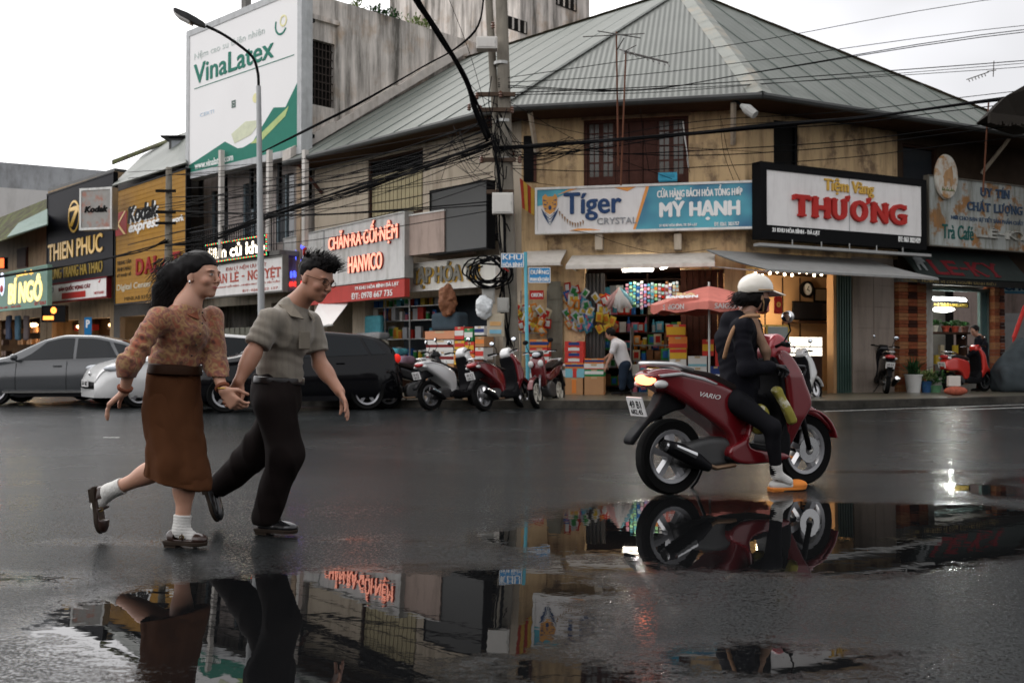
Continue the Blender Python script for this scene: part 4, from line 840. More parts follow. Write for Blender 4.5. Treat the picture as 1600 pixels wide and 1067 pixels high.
for u, M in ((.18, 'pale_blue_print'), (.44, 'dark_badge'), (.64, 'pale_yellow_print')):
 MM = mat(M, {'pale_blue_print': (.50, .60, .70), 'dark_badge': (.12, .17, .15), 'pale_yellow_print': (.72, .68, .38)}[M]); mb = MB()
 if M == 'pale_blue_print': write(mb, 'CERTI', U(u - .07), U(u + .07), V_(.385), V_(.41), -.006, .008)
 elif M == 'dark_badge': mb.box(U(u) - .11, U(u) + .11, -.006, .001, V_(.38), V_(.38) + .05).box(U(u) - .11, U(u) + .11, -.006, .001, V_(.38) + .17, V_(.38) + .22).box(U(u) - .11, U(u) - .06, -.006, .001, V_(.38) + .05, V_(.38) + .17).box(U(u) + .06, U(u) + .11, -.006, .001, V_(.38) + .05, V_(.38) + .17).box(U(u) - .04, U(u) + .04, -.006, .001, V_(.38) + .07, V_(.38) + .14)
 else: ring(mb, U(u), V_(.40), 0.01, .14, -.006, .008)
 mb.build('badge', MM, T_)
mb = MB()
for i in range(5): x = .2 + i * (L_ - .4) / 4; mb.box(x - .05, x + .05, .36, .46, zb - 1.2, zt - .3)
mb.box(0, L_, .36, .44, zb + .5, zb + .6).box(0, L_, .36, .44, zt - 1, zt - .9).build('scaffold', black, T_)
MB().box(U(.5) - .12, U(.5) + .12, .1, .3, zt + .001, zt + .5).build('floodlight_post', greyw, T_)
# --- black gold-shop board, yellow photo shop board
T_, F, L_, zb, zt = lsign('shop_sign', 'tall black signboard with gold ring emblem and gold lettering', 73, 177, 268, 430, 41.5, 36.4, mat('matt_black_board', (.004, .004, .007), r=.5), black, .05)
U = lambda u: u * L_; V_ = lambda v: zb + v * (zt - zb)
ring(MB(), U(.44), V_(.67), .55, .64, -.02, .03, sx=.95).build('ring_emblem', goldp, T_); letters(T_, '7', U(.36), U(.53), V_(.575), V_(.765), 0, goldp, .02, .05)
letters(T_, 'THIEN PHUC', U(.03), U(.86), V_(.25), V_(.43), 0, goldp, .03, .03); letters(T_, 'DUNG TRANG HA THAO', U(.04), U(.86), V_(.05), V_(.17), 0, mat('dim_gold', (.28, .19, .03), r=.5), .02, .02)
T_, F, L_, zb, zt = lsign('shop_sign', 'white banner in a dark red frame below the black signboard', 75, 168, 431, 465, 41.2, 36.8, signw, mat('maroon_frame', (.13, .01, .015)), .06)
mr = mat('maroon_print', (.16, .02, .02)); letters(T_, 'BÁN QUỐC VỌNG CÁT', L_ * .2, L_ * .74, zb + (zt - zb) * .52, zb + (zt - zb) * .82, 0, mr, .01, .02); MB().box(L_ * .26, L_ * .66, -.01, .001, zb + .12, zb + .36).build('red_bar', redp, T_); ring(MB(), L_ * .09, zb + .55, .05, .12, -.01, .01).build('grey_emblem', greyp, T_); letters(T_, 'HOTLINE', L_ * .8, L_ * .95, zb + .17, zb + .27, 0, redp, .01); MB().prism([(L_ * .86, zb + .62), (L_ * .90, zb + .72), (L_ * .88, zb + .58)], -.01, .001).build('red_mark', redp, T_)
T_, F, L_, zb, zt = lsign('shop_sign', 'tall weathered amber photo shop board with black and white lettering', 180, 291, 262, 466, 36.2, 31.7, mat('amber_panel', (.33, .165, .018), r=.5, var=.12, s=2, dirt=.35, dc=(.15, .08, .02)), black, .05)
U = lambda u: u * L_; V_ = lambda v: zb + v * (zt - zb)
mb = MB(); mb.prism([(U(.0) + .05, V_(.60)), (U(.18), V_(.60)), (U(.18), V_(.80)), (U(.0) + .05, V_(.80))], -.01, .001).build('red_emblem', redp, T_); MB().prism([(U(.03), V_(.70)), (U(.15), V_(.80)), (U(.17), V_(.80)), (U(.06), V_(.70)), (U(.17), V_(.60)), (U(.14), V_(.60))], -.02, -.011).build('emblem_stroke', goldp, T_)
letters(T_, 'Kodak', U(.20), U(.62), V_(.685), V_(.82), -.012, blackp, .02, .04, shear=.1); letters(T_, 'Kodak', U(.22), U(.64), V_(.675), V_(.81), 0, whitep, .01, .04, shear=.1); letters(T_, 'express', U(.20), U(.64), V_(.58), V_(.66), 0, whitep, .02, .03, shear=.12); letters(T_, 'work', U(.82), U(.97), V_(.60), V_(.645), 0, whitep, .02, .015)
bk = mat('faded_black_letter', (.05, .03, .01))
for i, s in enumerate(('TRUNG TÂM', 'ẢNH MÀU', 'KỸ THUẬT SỐ')): letters(T_, s, U(.03), U(.25), V_(.345 - i * .055), V_(.385 - i * .055), 0, bk, .008, .012)
letters(T_, 'DALAT', U(.33), U(.93), V_(.235), V_(.365), 0, mat('deep_red_letter', (.28, .02, .02)), .04, .03, serif=True); letters(T_, 'Digital Center', U(.03), U(.55), V_(.11), V_(.175), 0, mat('dull_white_letter', (.5, .46, .36)), .01, .01); letters(T_, 'MINILAB KHU HÒA BÌNH', U(.15), U(.85), V_(.03), V_(.07), 0, bk, .006, .006)
mb = MB(); [mb.box(.06, L_ - .06, -.0015, .0035, zb + .06 + i * .16, zb + .075 + i * .16) for i in range(int((zt - zb) / .16))]; mb.build('panel_groove', mat('amber_groove', (.25, .12, .012), r=.6), T_)
T_, F, L_, zb, zt = lsign('lightbox_sign', 'small grimy square lightbox projecting between the black and amber boards', 124, 175, 292, 358, 35.2, 34.8, mat('grimy_lightbox', (.30, .29, .27), r=.5, var=.15, col2=(.35, .18, .14), c2=(.5, .65), c2s=3), metalg, .08, .3)
letters(T_, 'Kodak', L_ * .15, L_ * .85, zb + (zt - zb) * .42, zb + (zt - zb) * .56, 0, blackp, .02, .02, shear=.05)
# --- pumpkin snack shop sign, at the far left
T_, F, L_, zb, zt = lsign('shop_sign', 'pale green snack shop sign with glowing yellow letters at the far left', -40, 75, 413, 479, 45.5, 38.5, mat('pale_green_panel', (.17, .28, .23), r=.5, var=.05), mat('green_rim', (.2, .33, .27)), .06)
yl = lit('warm_yellow_letter', (1, .78, .30), .8); U = lambda px: F.X(px, 0)
letters(T_, 'BÍ NGÔ', U(14), U(66), zb + (zt - zb) * .17, zb + (zt - zb) * .80, 0, yl, .04, .05, shear=.1); letters(T_, 'Quán ăn vặt', U(26), U(52), zt - .30, zt - .10, 0, lit('amber_letter', (1, .6, .15), .7), .02, .01)
letters(T_, 'ĂN VẶT - TRÀ SỮA', U(0), U(33), zb + .08, zb + .2, 0, redp, .01, .005); letters(T_, 'ĐT 0263', U(54), U(72), zb + .1, zb + .24, 0, redp, .01, .005)
c = U(4); MB().ell((c, -.02, zb + 1.15), (.33, .03, .5), 20, 12).build('round_logo', lit('logo_white', (.75, .8, 1.0), .55), T_); MB().ell((c + .03, -.05, zb + .95), (.2, .03, .16), 16, 8).build('logo_mouth', redp, T_)
T_, F, L_, zb, zt = lsign('neon_sign', 'small glowing red sign at the left edge above the green sign', -12, 8, 402, 420, 42, 41.8, lit('red_glow', (1, .12, .03), 1.6), black, .04)
T_, F, L_, zb, zt = lsign('led_sign', 'small black LED box with an orange round symbol under the snack shop sign', 66, 103, 477, 503, 36, 35.8, black, black, .03)
ol = lit('orange_led', (1, .28, .05), 2.0); ring(MB(), L_ * .5, zb + .42, .02, .12, -.01, .01).build('led_symbol', ol, T_); MB().box(L_ * .06, L_ * .5, -.01, .002, zb + .08, zb + .22).build('led_bar', ol, T_)
T_ = thing('parking_sign', 'blue parking sign panel on a thin post by the left shops', 'sign', W, at(138, 510, 30).x, 30, ZP); c = at(138, 513, 30)
MB().box(c.x - .11, c.x + .11, 29.97, 30, c.z - .35, c.z + .33).build('panel', mat('blue_sign', (.02, .16, .36), r=.4, var=.03), T_); MB().cyl((c.x, 30.03, ZP), (c.x, 30.03, c.z + .3), .03).build('post', metalg, T_); letters(T_, 'P', c.x - .06, c.x + .06, c.z + .02, c.z + .25, 29.97, whitep, .005, .012)
# ---------------------------------------------------------------- street-name post
b = at(825, 612, 19.75); t_ = at(821, 394, 19.75); bluep = mat('sky_blue_paint', (.13, .42, .50), r=.45, var=.06, dirt=.2); blues = mat('street_sign_blue', (.03, .22, .46), r=.35, var=.03)
T_ = thing('street_name_post', 'sky blue post with two blue street name plates beside the concrete pole', 'street sign', W, b.x, b.y, ZP)
MB().cyl((b.x, b.y, ZP), tuple(t_), .038, .036, 10).build('post', bluep, T_)
def plate(px0, px1, py0, py1, lines, nm):
 a = at(px0, py1, 19.72); c = at(px1, py0, 19.72); o = MB().box(a.x, c.x, 19.70, 19.72, a.z, c.z).build('name_plate', blues, T_)
 mb = MB(); n = len(lines); h_ = (c.z - a.z)
 for i, s in enumerate(lines): write(mb, s, a.x + .03, c.x - .03, c.z - h_ * (i + .9) / n, c.z - h_ * (i + .2) / n, 19.69, .008, .004)
 mb.build('lettering', whitep, o); r_ = MB(); e = .012
 r_.box(a.x, c.x, 19.694, 19.7, a.z, a.z + e).box(a.x, c.x, 19.694, 19.7, c.z - e, c.z).box(a.x, a.x + e, 19.694, 19.7, a.z + e, c.z - e).box(c.x - e, c.x, 19.694, 19.7, a.z + e, c.z - e).build('border', whitep, o)
plate(783, 818, 396, 418, ['KHU', 'HÒA BÌNH'], 0); plate(826, 860, 418, 442, ['ĐƯỜNG', 'PHAN BỘI CHÂU'], 1)
# ---------------------------------------------------------------- street lamp
b = at(410, 618, 20.6); T_ = thing('street_lamp', 'grey street lamp post with a curved arm and LED head before the billboard', 'street lamp', W, b.x, b.y, ZP)
lm = mat('lamp_grey', (.33, .34, .34), r=.45, m=.3, var=.08, dirt=.3); q = at(404, 135, 20.6); MB().cyl((b.x, b.y, ZP), tuple(q), .085, .05, 12).build('pole', lm, T_)
pts = [q] + [at(x, y, 20.6 - i * .1) for i, (x, y) in enumerate(((403, 115), (396, 92), (380, 76), (350, 55), (322, 41)))]; MB().tube(smooth_poly(pts, 5, False), .03, 8).build('arm', black, T_)
h0 = at(320, 40, 20.1); h1 = at(273, 18, 19.9); d = (h1 - h0); up = Vector((0, 0, 1)); sd = Vector((0, 1, 0)); dn = d.normalized(); nn = sd.cross(dn) * 1
def slabv(mb, pts, wds, ths, c=(0, 0, 0)):
 vs = []
 for p, w_, t in zip(pts, wds, ths):
  for a, b_ in ((-1, -1), (1, -1), (1, 1), (-1, 1)): vs.append(p + sd * w_ * a + Vector((0, 0, 1)) * t * b_)
 n = len(pts); f = [(0, 1, 2, 3), tuple((n - 1) * 4 + k for k in (3, 2, 1, 0))]
 for i in range(n - 1): f += [(i * 4 + k, (i + 1) * 4 + k, (i + 1) * 4 + (k + 1) % 4, i * 4 + (k + 1) % 4) for k in range(4)]
 return mb.add(vs, f)
slabv(MB(), [h0, h0 + d * .25, h0 + d * .5, h0 + d * .9, h1], [.06, .1, .17, .17, .1], [.05, .07, .07, .05, .03]).build('lamp_head', mat('lamp_dark', (.05, .05, .05), r=.5), T_, bev=.01)
slabv(MB(), [h0 + d * .45 - up * .075, h0 + d * .9 - up * .07, h1 - up * .04], [.14, .15, .09], [.04, .035, .02]).build('lens', mat('lamp_lens', (.55, .53, .5), r=.2, var=.03), T_, bev=.01)
# ---------------------------------------------------------------- utility poles
pc = mat('pole_concrete', (.22, .20, .165), r=.85, var=.2, s=3, bump=.4, bs=20, dirt=.6, dc=(.08, .07, .06), ds=(3, 3, .6))
YP = 20.4; b = at(801, 622, YP); tp = at(778, -60, YP); T_ = thing('utility_pole', 'thick weathered concrete utility pole crowded with cables and boxes at the corner', 'utility pole', W, b.x, b.y, ZP)
MB().cyl((b.x, b.y, ZP), (tp.x + .05, YP, tp.z), .17, .115, 16).build('pole', pc, T_, smooth=True, auto=40)
mb = MB(); q0 = at(792, 470, YP + .1); q1 = at(760, -60, YP + .1); mb.cyl(tuple(q0), tuple(q1), .09, .075, 12); mb.build('stay_pole', pc, T_, smooth=True, auto=40)
mb = MB()
for py in (100, 190, 250, 330, 400, 480):
 p = (lambda c: c)(at(801 - (622 - py) * 23 / 682, py, YP)); mb.lathe([(.155, -.03), (.16, -.03), (.16, .03), (.155, .03)], tuple(p), 16)
mb.build('steel_band', metalg, T_)
for py, L__ in ((148, .5), (172, .4), (250, .45), (300, .35)):
 p = at(778 + py * .03, py, YP - .16); MB().box(p.x - L__, p.x + L__ * .6, p.y - .04, p.y + .04, p.z - .04, p.z + .04).build('crossarm', mat('rusted_steel', (.08, .055, .04), r=.7, dirt=.5), T_)
mb = MB()
for px, py in ((742, 170), (750, 170), (733, 168), (800, 172), (770, 40), (745, 150), (782, 148), (752, 250), (812, 250)):
 p = at(px, py, YP - .2); mb.lathe([(.02, -.07), (.045, -.05), (.03, -.02), (.05, 0), (.03, .03), (.04, .05), (.01, .08)], tuple(p), 10)
mb.build('insulator', mat('brown_insulator', (.12, .06, .04), r=.25), T_, smooth=True, auto=50)
def boxon(name, label, px0, px1, py0, py1, Y, dep, M, cat='electric box'):
 a, c = at(px0, py1, Y), at(px1, py0, Y); t = thing(name, label, cat, W, (a.x + c.x) / 2, Y, a.z); MB().box(a.x, c.x, Y, Y + dep, a.z, c.z).build('case', M, t, bev=.012)
 MB().box(a.x + .03, c.x - .03, Y - .012, Y - .001, a.z + .03, c.z - .03).build('lid', M, t, bev=.006); MB().box(c.x - .05, c.x - .035, Y - .025, Y - .012, (a.z + c.z) / 2 - .03, (a.z + c.z) / 2 + .03).build('latch', metalg, t); return t, a, c
wbx = mat('off_white_box', (.58, .56, .52), r=.5, var=.05, dirt=.35, dc=(.25, .2, .15)); gbx = mat('grey_box', (.36, .35, .32), r=.5, var=.06, dirt=.4); tbx = mat('tan_box', (.46, .40, .30), r=.5, var=.06, dirt=.3)
boxon('junction_box', 'square off-white junction box on the pole right of the dark screen', 769, 802, 301, 334, YP - .42, .2, wbx); boxon('junction_box', 'white box on the pole top above the green roof edge', 744, 777, 57, 76, YP - .4, .25, wbx)
boxon('meter_box', 'small grey meter box hung high on the pole under the cable coil', 753, 773, 448, 474, YP - .4, .18, gbx); boxon('meter_box', 'grey meter box on the pole beside the blue post', 777, 795, 465, 488, YP - .44, .18, gbx)
T2, a, c = boxon('meter_box', 'large tan electric cabinet with stickers, lowest on the concrete pole', 761, 788, 490, 526, YP - .45, .22, tbx); MB().box(a.x + .05, c.x - .06, YP - .472, YP - .464, a.z + .06, a.z + .14).build('sticker', mat('blue_sticker', (.2, .4, .5)), T2)
MB().box(a.x + .06, c.x - .07, YP - .472, YP - .464, a.z + .22, a.z + .30).build('sticker', mat('orange_sticker', (.6, .35, .15)), T2)
# crumpled plastic bag tied to the pole
def crumple(name, label, cat, c, r, M, seed=1, group=None, flat=1):
 T = thing(name, label, cat, W, c[0], c[1], c[2] - r[2], group)
 f = lambda P: f_el(P, c, r) + .26 * min(r) * wob(P, 2.6 / min(r), seed) + .2 * min(r) * np.abs(wob(P, 6 / min(r), seed + 3))
 sd_obj('bag', f, [c[i] - r[i] * 1.4 for i in range(3)], [c[i] + r[i] * 1.4 for i in range(3)], min(r) / 7, M, T, 0); return T
film = mat('pale_plastic', (.58, .60, .60), r=.3, var=.2, s=14)
p = at(756, 480, YP - .5); crumple('plastic_bag', 'crumpled pale plastic bag tied to the pole under the cable coil', 'bag', (p.x, p.y, p.z), (.18, .12, .24), film, 2)
p = at(805, 618, YP - .6); crumple('plastic_bag', 'white rubbish bag lying at the foot of the concrete pole', 'bag', (p.x, p.y, ZP + .13), (.2, .16, .14), mat('white_plastic', (.66, .66, .66), r=.35, var=.1, s=10), 5)
# slim pole on the left
b = at(262, 612, 30); T_ = thing('utility_pole', 'slim pale concrete pole in front of the amber photo board', 'utility pole', W, b.x, 30, ZP); q = at(264, 262, 30); MB().cyl((b.x, 30, ZP), tuple(q), .15, .09, 10).build('pole', pc, T_)
[MB().box(at(262, py, 30).x - .3, at(262, py, 30).x + .3, 29.8, 29.86, at(262, py, 30).z - .04, at(262, py, 30).z + .04).build('crossarm', black, T_) for py in (300, 333, 350)]
# ---------------------------------------------------------------- cables
cab = mat('black_cable', (.004, .004, .0045), r=.7, var=0)
def cable(label, pts, rpx, name='cable', group=None, n=5, M=cab, cat='cable'):
 P_ = [at(*p) for p in pts]; t = smooth_poly(P_, n, False); ym = sum(p[2] for p in pts) / len(pts)
 mb = MB().tube(t, rpx / FPX * ym, 5); sh = tuple(P_[0]); o = mb.build(name, M, None, smooth=True, fr=W, shift=sh); props(o, label, cat, group); return o
rng = random.Random(3)
def bundle(label, pts, rpx, n, jit, name='cable_bundle'):      # lashed strands read as one bundle
 P_ = [at(*p) for p in pts]; ym = sum(p[2] for p in pts) / len(pts); mb = MB(); k = FPX / ym
 for i in range(n):
  w_ = [Vector((rng.gauss(0, jit / k), rng.gauss(0, jit / k), rng.gauss(0, jit / k))) for _ in P_]
  mb.tube(smooth_poly([p + q for p, q in zip(P_, w_)], 5, False), rpx / k, 5)
 o = mb.build(name, cab, None, smooth=True, fr=W, shift=tuple(P_[0])); props(o, label, 'cables')
bundle('thick black cable bundle dropping steeply from the top edge to the pole', [(500, -330, 13.5), (630, -40, 17.5), (690, 62, 18.5), (728, 122, 19.6), (742, 165, 20), (765, 215, 20.2)], 2.2, 7, 2.2)
bundle('thick cable bundle sweeping right from the pole across the upper windows', [(772, 232, 20.2), (850, 228, 20.4), (940, 219, 20.3), (1060, 211, 20.2), (1200, 197, 20.4), (1350, 184, 21), (1480, 166, 21.8), (1640, 145, 22.8), (2300, 60, 26)], 1.7, 6, 1.3)
bundle('twisted black cable climbing right from the lamp post towards the pole top', [(405, 240, 21), (480, 202, 21), (560, 163, 20.8), (660, 105, 20.6), (712, 76, 20.5), (748, 40, 20.4), (757, -20, 20.3)], 1.1, 4, 1.1)
bundle('messy cable bunch sagging from the slim pole to the corner pole', [(262, 385, 29.8), (330, 372, 28), (420, 338, 26), (540, 300, 24), (660, 262, 22), (768, 226, 20.4)], 1.1, 7, 3)
bundle('cable bunch running left from the slim pole across the two tall boards', [(262, 378, 29.8), (220, 392, 31), (150, 408, 34), (75, 420, 37), (-40, 438, 42)], .9, 5, 1.8)
bundle('cables clinging vertically down the corner pole', [(772, 210, 20.1), (781, 280, 20.1), (786, 350, 20.1), (790, 420, 20.1), (788, 470, 20.1), (795, 540, 20.15)], 1.0, 7, 5)
G = 'thin overhead cables'
thin = []
for i in range(26):      # the fan between the slim pole, the lamp and the corner pole
 a = rng.uniform(262, 412); b_ = rng.uniform(168, 330); sag = rng.uniform(4, 22); px0 = rng.choice([262, 262, 290, 330, 200]); Y0 = 30 if px0 < 300 else 28
 thin.append([(px0, a, Y0), ((px0 + 768) / 2 - 60, a + (b_ - a) * .40 + sag, 25), ((px0 + 768) / 2 + 90, a + (b_ - a) * .66 + sag * .8, 22.5), (rng.uniform(762, 776), b_, 20.3)])
for y0, y1, y2 in ((133, 140, 52), (136, 141, 48), (150, 142, 108), (148, 146, 102), (146, 138, 98), (124, 95, -6), (130, 118, 42)):      # to the upper right
 thin.append([(778, y0, 20.3), (1000, y1 - (y0 - y1) * .1, 20.5), (1200, (y1 * 2 + y2) / 3, 21), (1640, y2 - 6, 22.5), (2300, y2 - 60, 25)])
for y0, y1 in ((218, 240), (236, 232), (252, 196), (245, 205), (262, 258), (230, 186)): thin.append([(775, y0, 20.3), (930, (y0 + y1) / 2 + 8, 20.6), (1100, y1 + 3, 20.7), (1330, y1 - 12, 21.4), (1560, y1 - 40, 22.5), (2200, y1 - 110, 25)])
for i in range(12): thin.append([(775, rng.uniform(150, 240), 20.3), (800 + rng.uniform(0, 40), rng.uniform(225, 262), 20.2), (rng.uniform(880, 940), rng.uniform(214, 232), 20.35)])
for i in range(9): thin.append([(rng.uniform(690, 720), rng.uniform(195, 260), 22.5), (740, rng.uniform(240, 285), 21.2), (778, rng.uniform(185, 300), 20.2)])
for a, b_ in (((786, 260), (920, 225)), ((786, 250), (868, 290)), ((800, 185), (1190, 238)), ((780, 150), (1050, 280))): thin.append([(*a, 20.3), ((a[0] + b_[0]) / 2, (a[1] + b_[1]) / 2 + 12, 20.6), (*b_, 21.3)])
thin += [[(698, -10, 18), (736, 90, 19.5), (768, 205, 20.2)], [(640, -10, 17.8), (700, 75, 18.9), (738, 150, 20)], [(724, 120, 19.8), (752, 150, 20), (778, 165, 20.2)], [(710, 200, 23), (700, 245, 23), (690, 280, 22.6)], [(1128, 190, 20.8), (1138, 240, 20.8), (1156, 283, 20.9)], [(1126, 180, 20.8), (1130, 235, 20.8), (1146, 282, 20.9)],
         [(893, 360, 21.9), (925, 366, 21.8), (975, 383, 21.7), (1040, 396, 21.5), (1120, 388, 21.2)], [(0, 219, 40), (10, 219, 40), (30, 219.5, 40)], [(1000, 170, 21), (1006, 215, 21), (1014, 268, 21.2)], [(1065, 190, 21), (1070, 225, 21), (1078, 270, 21.1)]]
for i, p in enumerate(thin): cable('thin black cable strung overhead around the corner pole', p, .5 + .35 * rng.random() if i < 45 else .45, group=G)
# coil of spare cable hung on the pole
T_ = thing('cable_coil', 'tangled coils of thick black cable hung on the corner pole', 'cable coil', W, at(765, 425, 19.9).x, 19.9, at(765, 425, 19.9).z)
for i in range(9):
 c = at(rng.uniform(750, 772), rng.uniform(418, 430), 19.85 + .03 * i); rx, rz = rng.uniform(.26, .40), rng.uniform(.22, .32); mb = MB(); t0 = rng.uniform(0, 6)
 mb.tube([(c.x + rx * math.cos(t0 + a * .3), c.y + .05 * math.sin(a * .9), c.z + rz * math.sin(t0 + a * .3) - .03 * math.cos(a)) for a in range(22)], .017, 6); mb.build('loop', cab, T_, smooth=True)
MB().tube([(at(786, 418, 19.8).x, 19.8, at(786, 418, 19.8).z), (at(795, 424, 19.8).x, 19.8, at(795, 424, 19.8).z)], .018, 6).build('red_tie', redp, T_); props(bpy.data.objects['red_tie'], 'red tie')
# roof aerials
al = mat('aerial_metal', (.05, .045, .04), r=.5, m=.3)
def aerial(label, bpx, bpy, tpx, tpy, Y, bars, M=al):
 b = at(bpx, bpy, Y); t = at(tpx, tpy, Y); T = thing('tv_aerial', label, 'aerial', W, b.x, b.y, b.z); MB().cyl(tuple(b), tuple(t), .022, .018, 6).build('mast', mat('rusty_mast', (.12, .05, .03), r=.7) if M is al else M, T)
 mb = MB()
 for (x0, y0, x1, y1) in bars: mb.cyl(tuple(at(x0, y0, Y)), tuple(at(x1, y1, Y - .3)), .012, n=5)
 mb.build('boom', M, T); return T
aerial('tall roof aerial with a branching boom in front of the grey roof', 966, 260, 963, 50, 20.6, [(911, 58, 1007, 53), (934, 49, 1001, 60), (963, 80, 975, 60), (968, 78, 1044, 98), (975, 81, 994, 71)] + [(972 + i * 9, 76 + i * 2.6, 976 + i * 9, 84 + i * 2.6) for i in range(8)])
aerial('short rusty roof mast with a single boom beside the tall aerial', 970, 290, 978, 82, 20.4, [(976, 82, 1044, 99), (1040, 96, 1046, 104)])
aerial('slim bent mast against the sky at the upper right', 1536, 300, 1545, 155, 23, [(1543, 112, 1556, 110), (1510, 125, 1545, 113), (1553, 96, 1552, 120)] + [(1513 + i * 5, 124 - i * 1.8, 1515 + i * 5, 128 - i * 1.8) for i in range(6)])
T_ = thing('eave_lamp', 'small metal floodlight bracketed under the right eave corner', 'lamp', W, at(1160, 165, 20.8).x, 20.8, at(1160, 165, 20.8).z); MB().tube([tuple(at(1135, 150, 20.9)), tuple(at(1150, 158, 20.8)), tuple(at(1160, 166, 20.7))], .03, 6).build('bracket', black, T_)
MB().tube([tuple(at(1158, 165, 20.7)), tuple(at(1168, 171, 20.6)), tuple(at(1180, 180, 20.5))], [.04, .11, .09], 10).build('shade', mat('grey_lampshade', (.35, .35, .33), r=.4), T_)
# small things on the front of the corner house
T_ = thing('flag', 'faded red and yellow striped flag hanging beside the pole left of the tiger sign', 'flag', FC, FC.X(824, -.3), -.3, FC.Z(824, 340, -.3)); q = [FC.pp(*p, -.3) for p in ((812, 278), (836, 298), (835, 338), (816, 325))]
for i in range(4):
 a = [(q[0][0] + (q[1][0] - q[0][0]) * t, q[0][1] + (q[1][1] - q[0][1]) * t) for t in (i / 4, (i + 1) / 4)]; b = [(q[3][0] + (q[2][0] - q[3][0]) * t, q[3][1] + (q[2][1] - q[3][1]) * t) for t in (i / 4, (i + 1) / 4)]; MB().prism([a[0], a[1], b[1], b[0]], -.3 - .03 * (i % 2), -.29 - .03 * (i % 2)).build('cloth_stripe', [mat('flag_red', (.35, .05, .03), r=.8), mat('flag_yellow', (.45, .28, .05), r=.8)][i % 2], T_)
T_ = thing('plastic_crate', 'sky blue plastic crate on the ledge above the tiger sign', 'crate', FC, FC.X(1043, -.15), -.15, FC.Z(1043, 284, -.15)); a = FC.pp(1029, 284, -.15); b = FC.pp(1058, 271, -.15); mb = MB(); mb.box(a[0], b[0], -.3, -.28, a[1], a[1] + .05).box(a[0], b[0], -.3, -.28, b[1] - .05, b[1]).box(a[0], a[0] + .05, -.3, -.28, a[1] + .05, b[1] - .05).box(b[0] - .05, b[0], -.3, -.28, a[1] + .05, b[1] - .05).box(a[0], b[0], -.1, -.08, a[1], b[1]).build('shell', mat('crate_blue', (.06, .33, .48), r=.5), T_)
T_ = thing('metal_tube', 'thin pale metal tube leaning outside the right window shutter', 'tube', FC, FC.X(1070, -.1), -.1, FC.Z(1070, 268, -.1)); a = FC.pp(1067, 190, -.1); b = FC.pp(1076, 262, -.1); MB().cyl((a[0], -.1, a[1]), (b[0], -.1, b[1]), .016).build('tube', white, T_)
T_ = thing('side_window', 'dark narrow opening in the ochre wall beside the concrete pole', 'window', FC, FC.X(824), -.02, FC.Z(824, 280)); a = FC.pp(818, 285, -.02); b = FC.pp(834, 212, -.02); MB().box(a[0], b[0], -.02, -.003, a[1], b[1]).build('shutter', black, T_); MB().box(b[0] + .001, b[0] + .06, -.04, -.003, a[1], b[1]).build('frame', brownw, T_)  # flat black panel on the wall stands in for the darkness of an opening
for i in range(5): cable('drooping loop of black cable on the concrete pole', [(768 + i * 5, 120 + i * 30, 20.15), (764 + i * 3, 165 + i * 36, 20.05), (780 + i * 4, 200 + i * 40, 20.0), (792, 170 + i * 45, 20.1)], .8, group='cable loops on the corner pole')
# ================================================================ shop fronts and their goods
rs = random.Random(11)
def P3(nm, c, **k): return mat(nm, c, **{'r': .4, 'var': .06, **k})
warm = lit('warm_tube', (1, .93, .80), 16); coolt = lit('cool_tube', (.9, .97, 1.0), 26)
def point(name, fr, x, y, z, e, c=(1, .85, .65), r=.15, par=None):
 l = bpy.data.lights.new(name, 'POINT'); l.energy = e * .75; l.color = c; l.shadow_soft_size = .03; o = bpy.data.objects.new(name, l); COL.objects.link(o); o.location = fr.w(x, y, z)
def tube_lamp(label, fr, x0, x1, y, z, M, e, tilt=0):
 t = thing('tube_lamp', label, 'lamp', fr, (x0 + x1) / 2, y, z); MB().tube([(x0, y, z), (x1, y, z + tilt)], .022, 8).build('tube', M, t); MB().box(x0 - .03, x1 + .03, y + .02, y + .05, z + .02 + tilt / 2, z + .07 + tilt / 2).build('fitting', white, t)
 point('tube_light', fr, (x0 + x1) / 2, y - .1, z - .1, e, (1, .95, .86), .3); return t
# --- corner shop: side walls, back shelves full of goods
S = thing('goods_shelf', 'tall dark back shelving packed with bottles and packets in the corner shop', 'shelf', FC, FC.X(990), 2.0, ZP)
xa, xb = FC.X(945, 0), FC.X(1062, 0); mb = MB()
for i in range(7): mb.box(xa - .2, xb + .3, 1.55, 2.0, ZP + .12 + i * .42, ZP + .15 + i * .42)
for x in (xa - .2, (xa + xb) / 2, xb + .28): mb.box(x, x + .03, 1.5, 2.0, ZP, 2.95)
mb.build('shelf_board', darkw, S)
gcols = [P3('pack_%s' % n, [v * .62 for v in c]) for n, c in dict(red=(.45, .03, .02), orange=(.6, .2, .03), yellow=(.6, .42, .05), green=(.04, .22, .06), blue=(.03, .12, .35), cyan=(.08, .32, .42), white=(.65, .64, .6), pink=(.55, .16, .22), brown=(.16, .07, .03), cream=(.5, .42, .28), silver=(.4, .41, .42)).items()]
CN = ['red', 'orange', 'yellow', 'green', 'blue', 'cyan', 'white', 'pink', 'brown', 'cream', 'silver']
_proto = {}
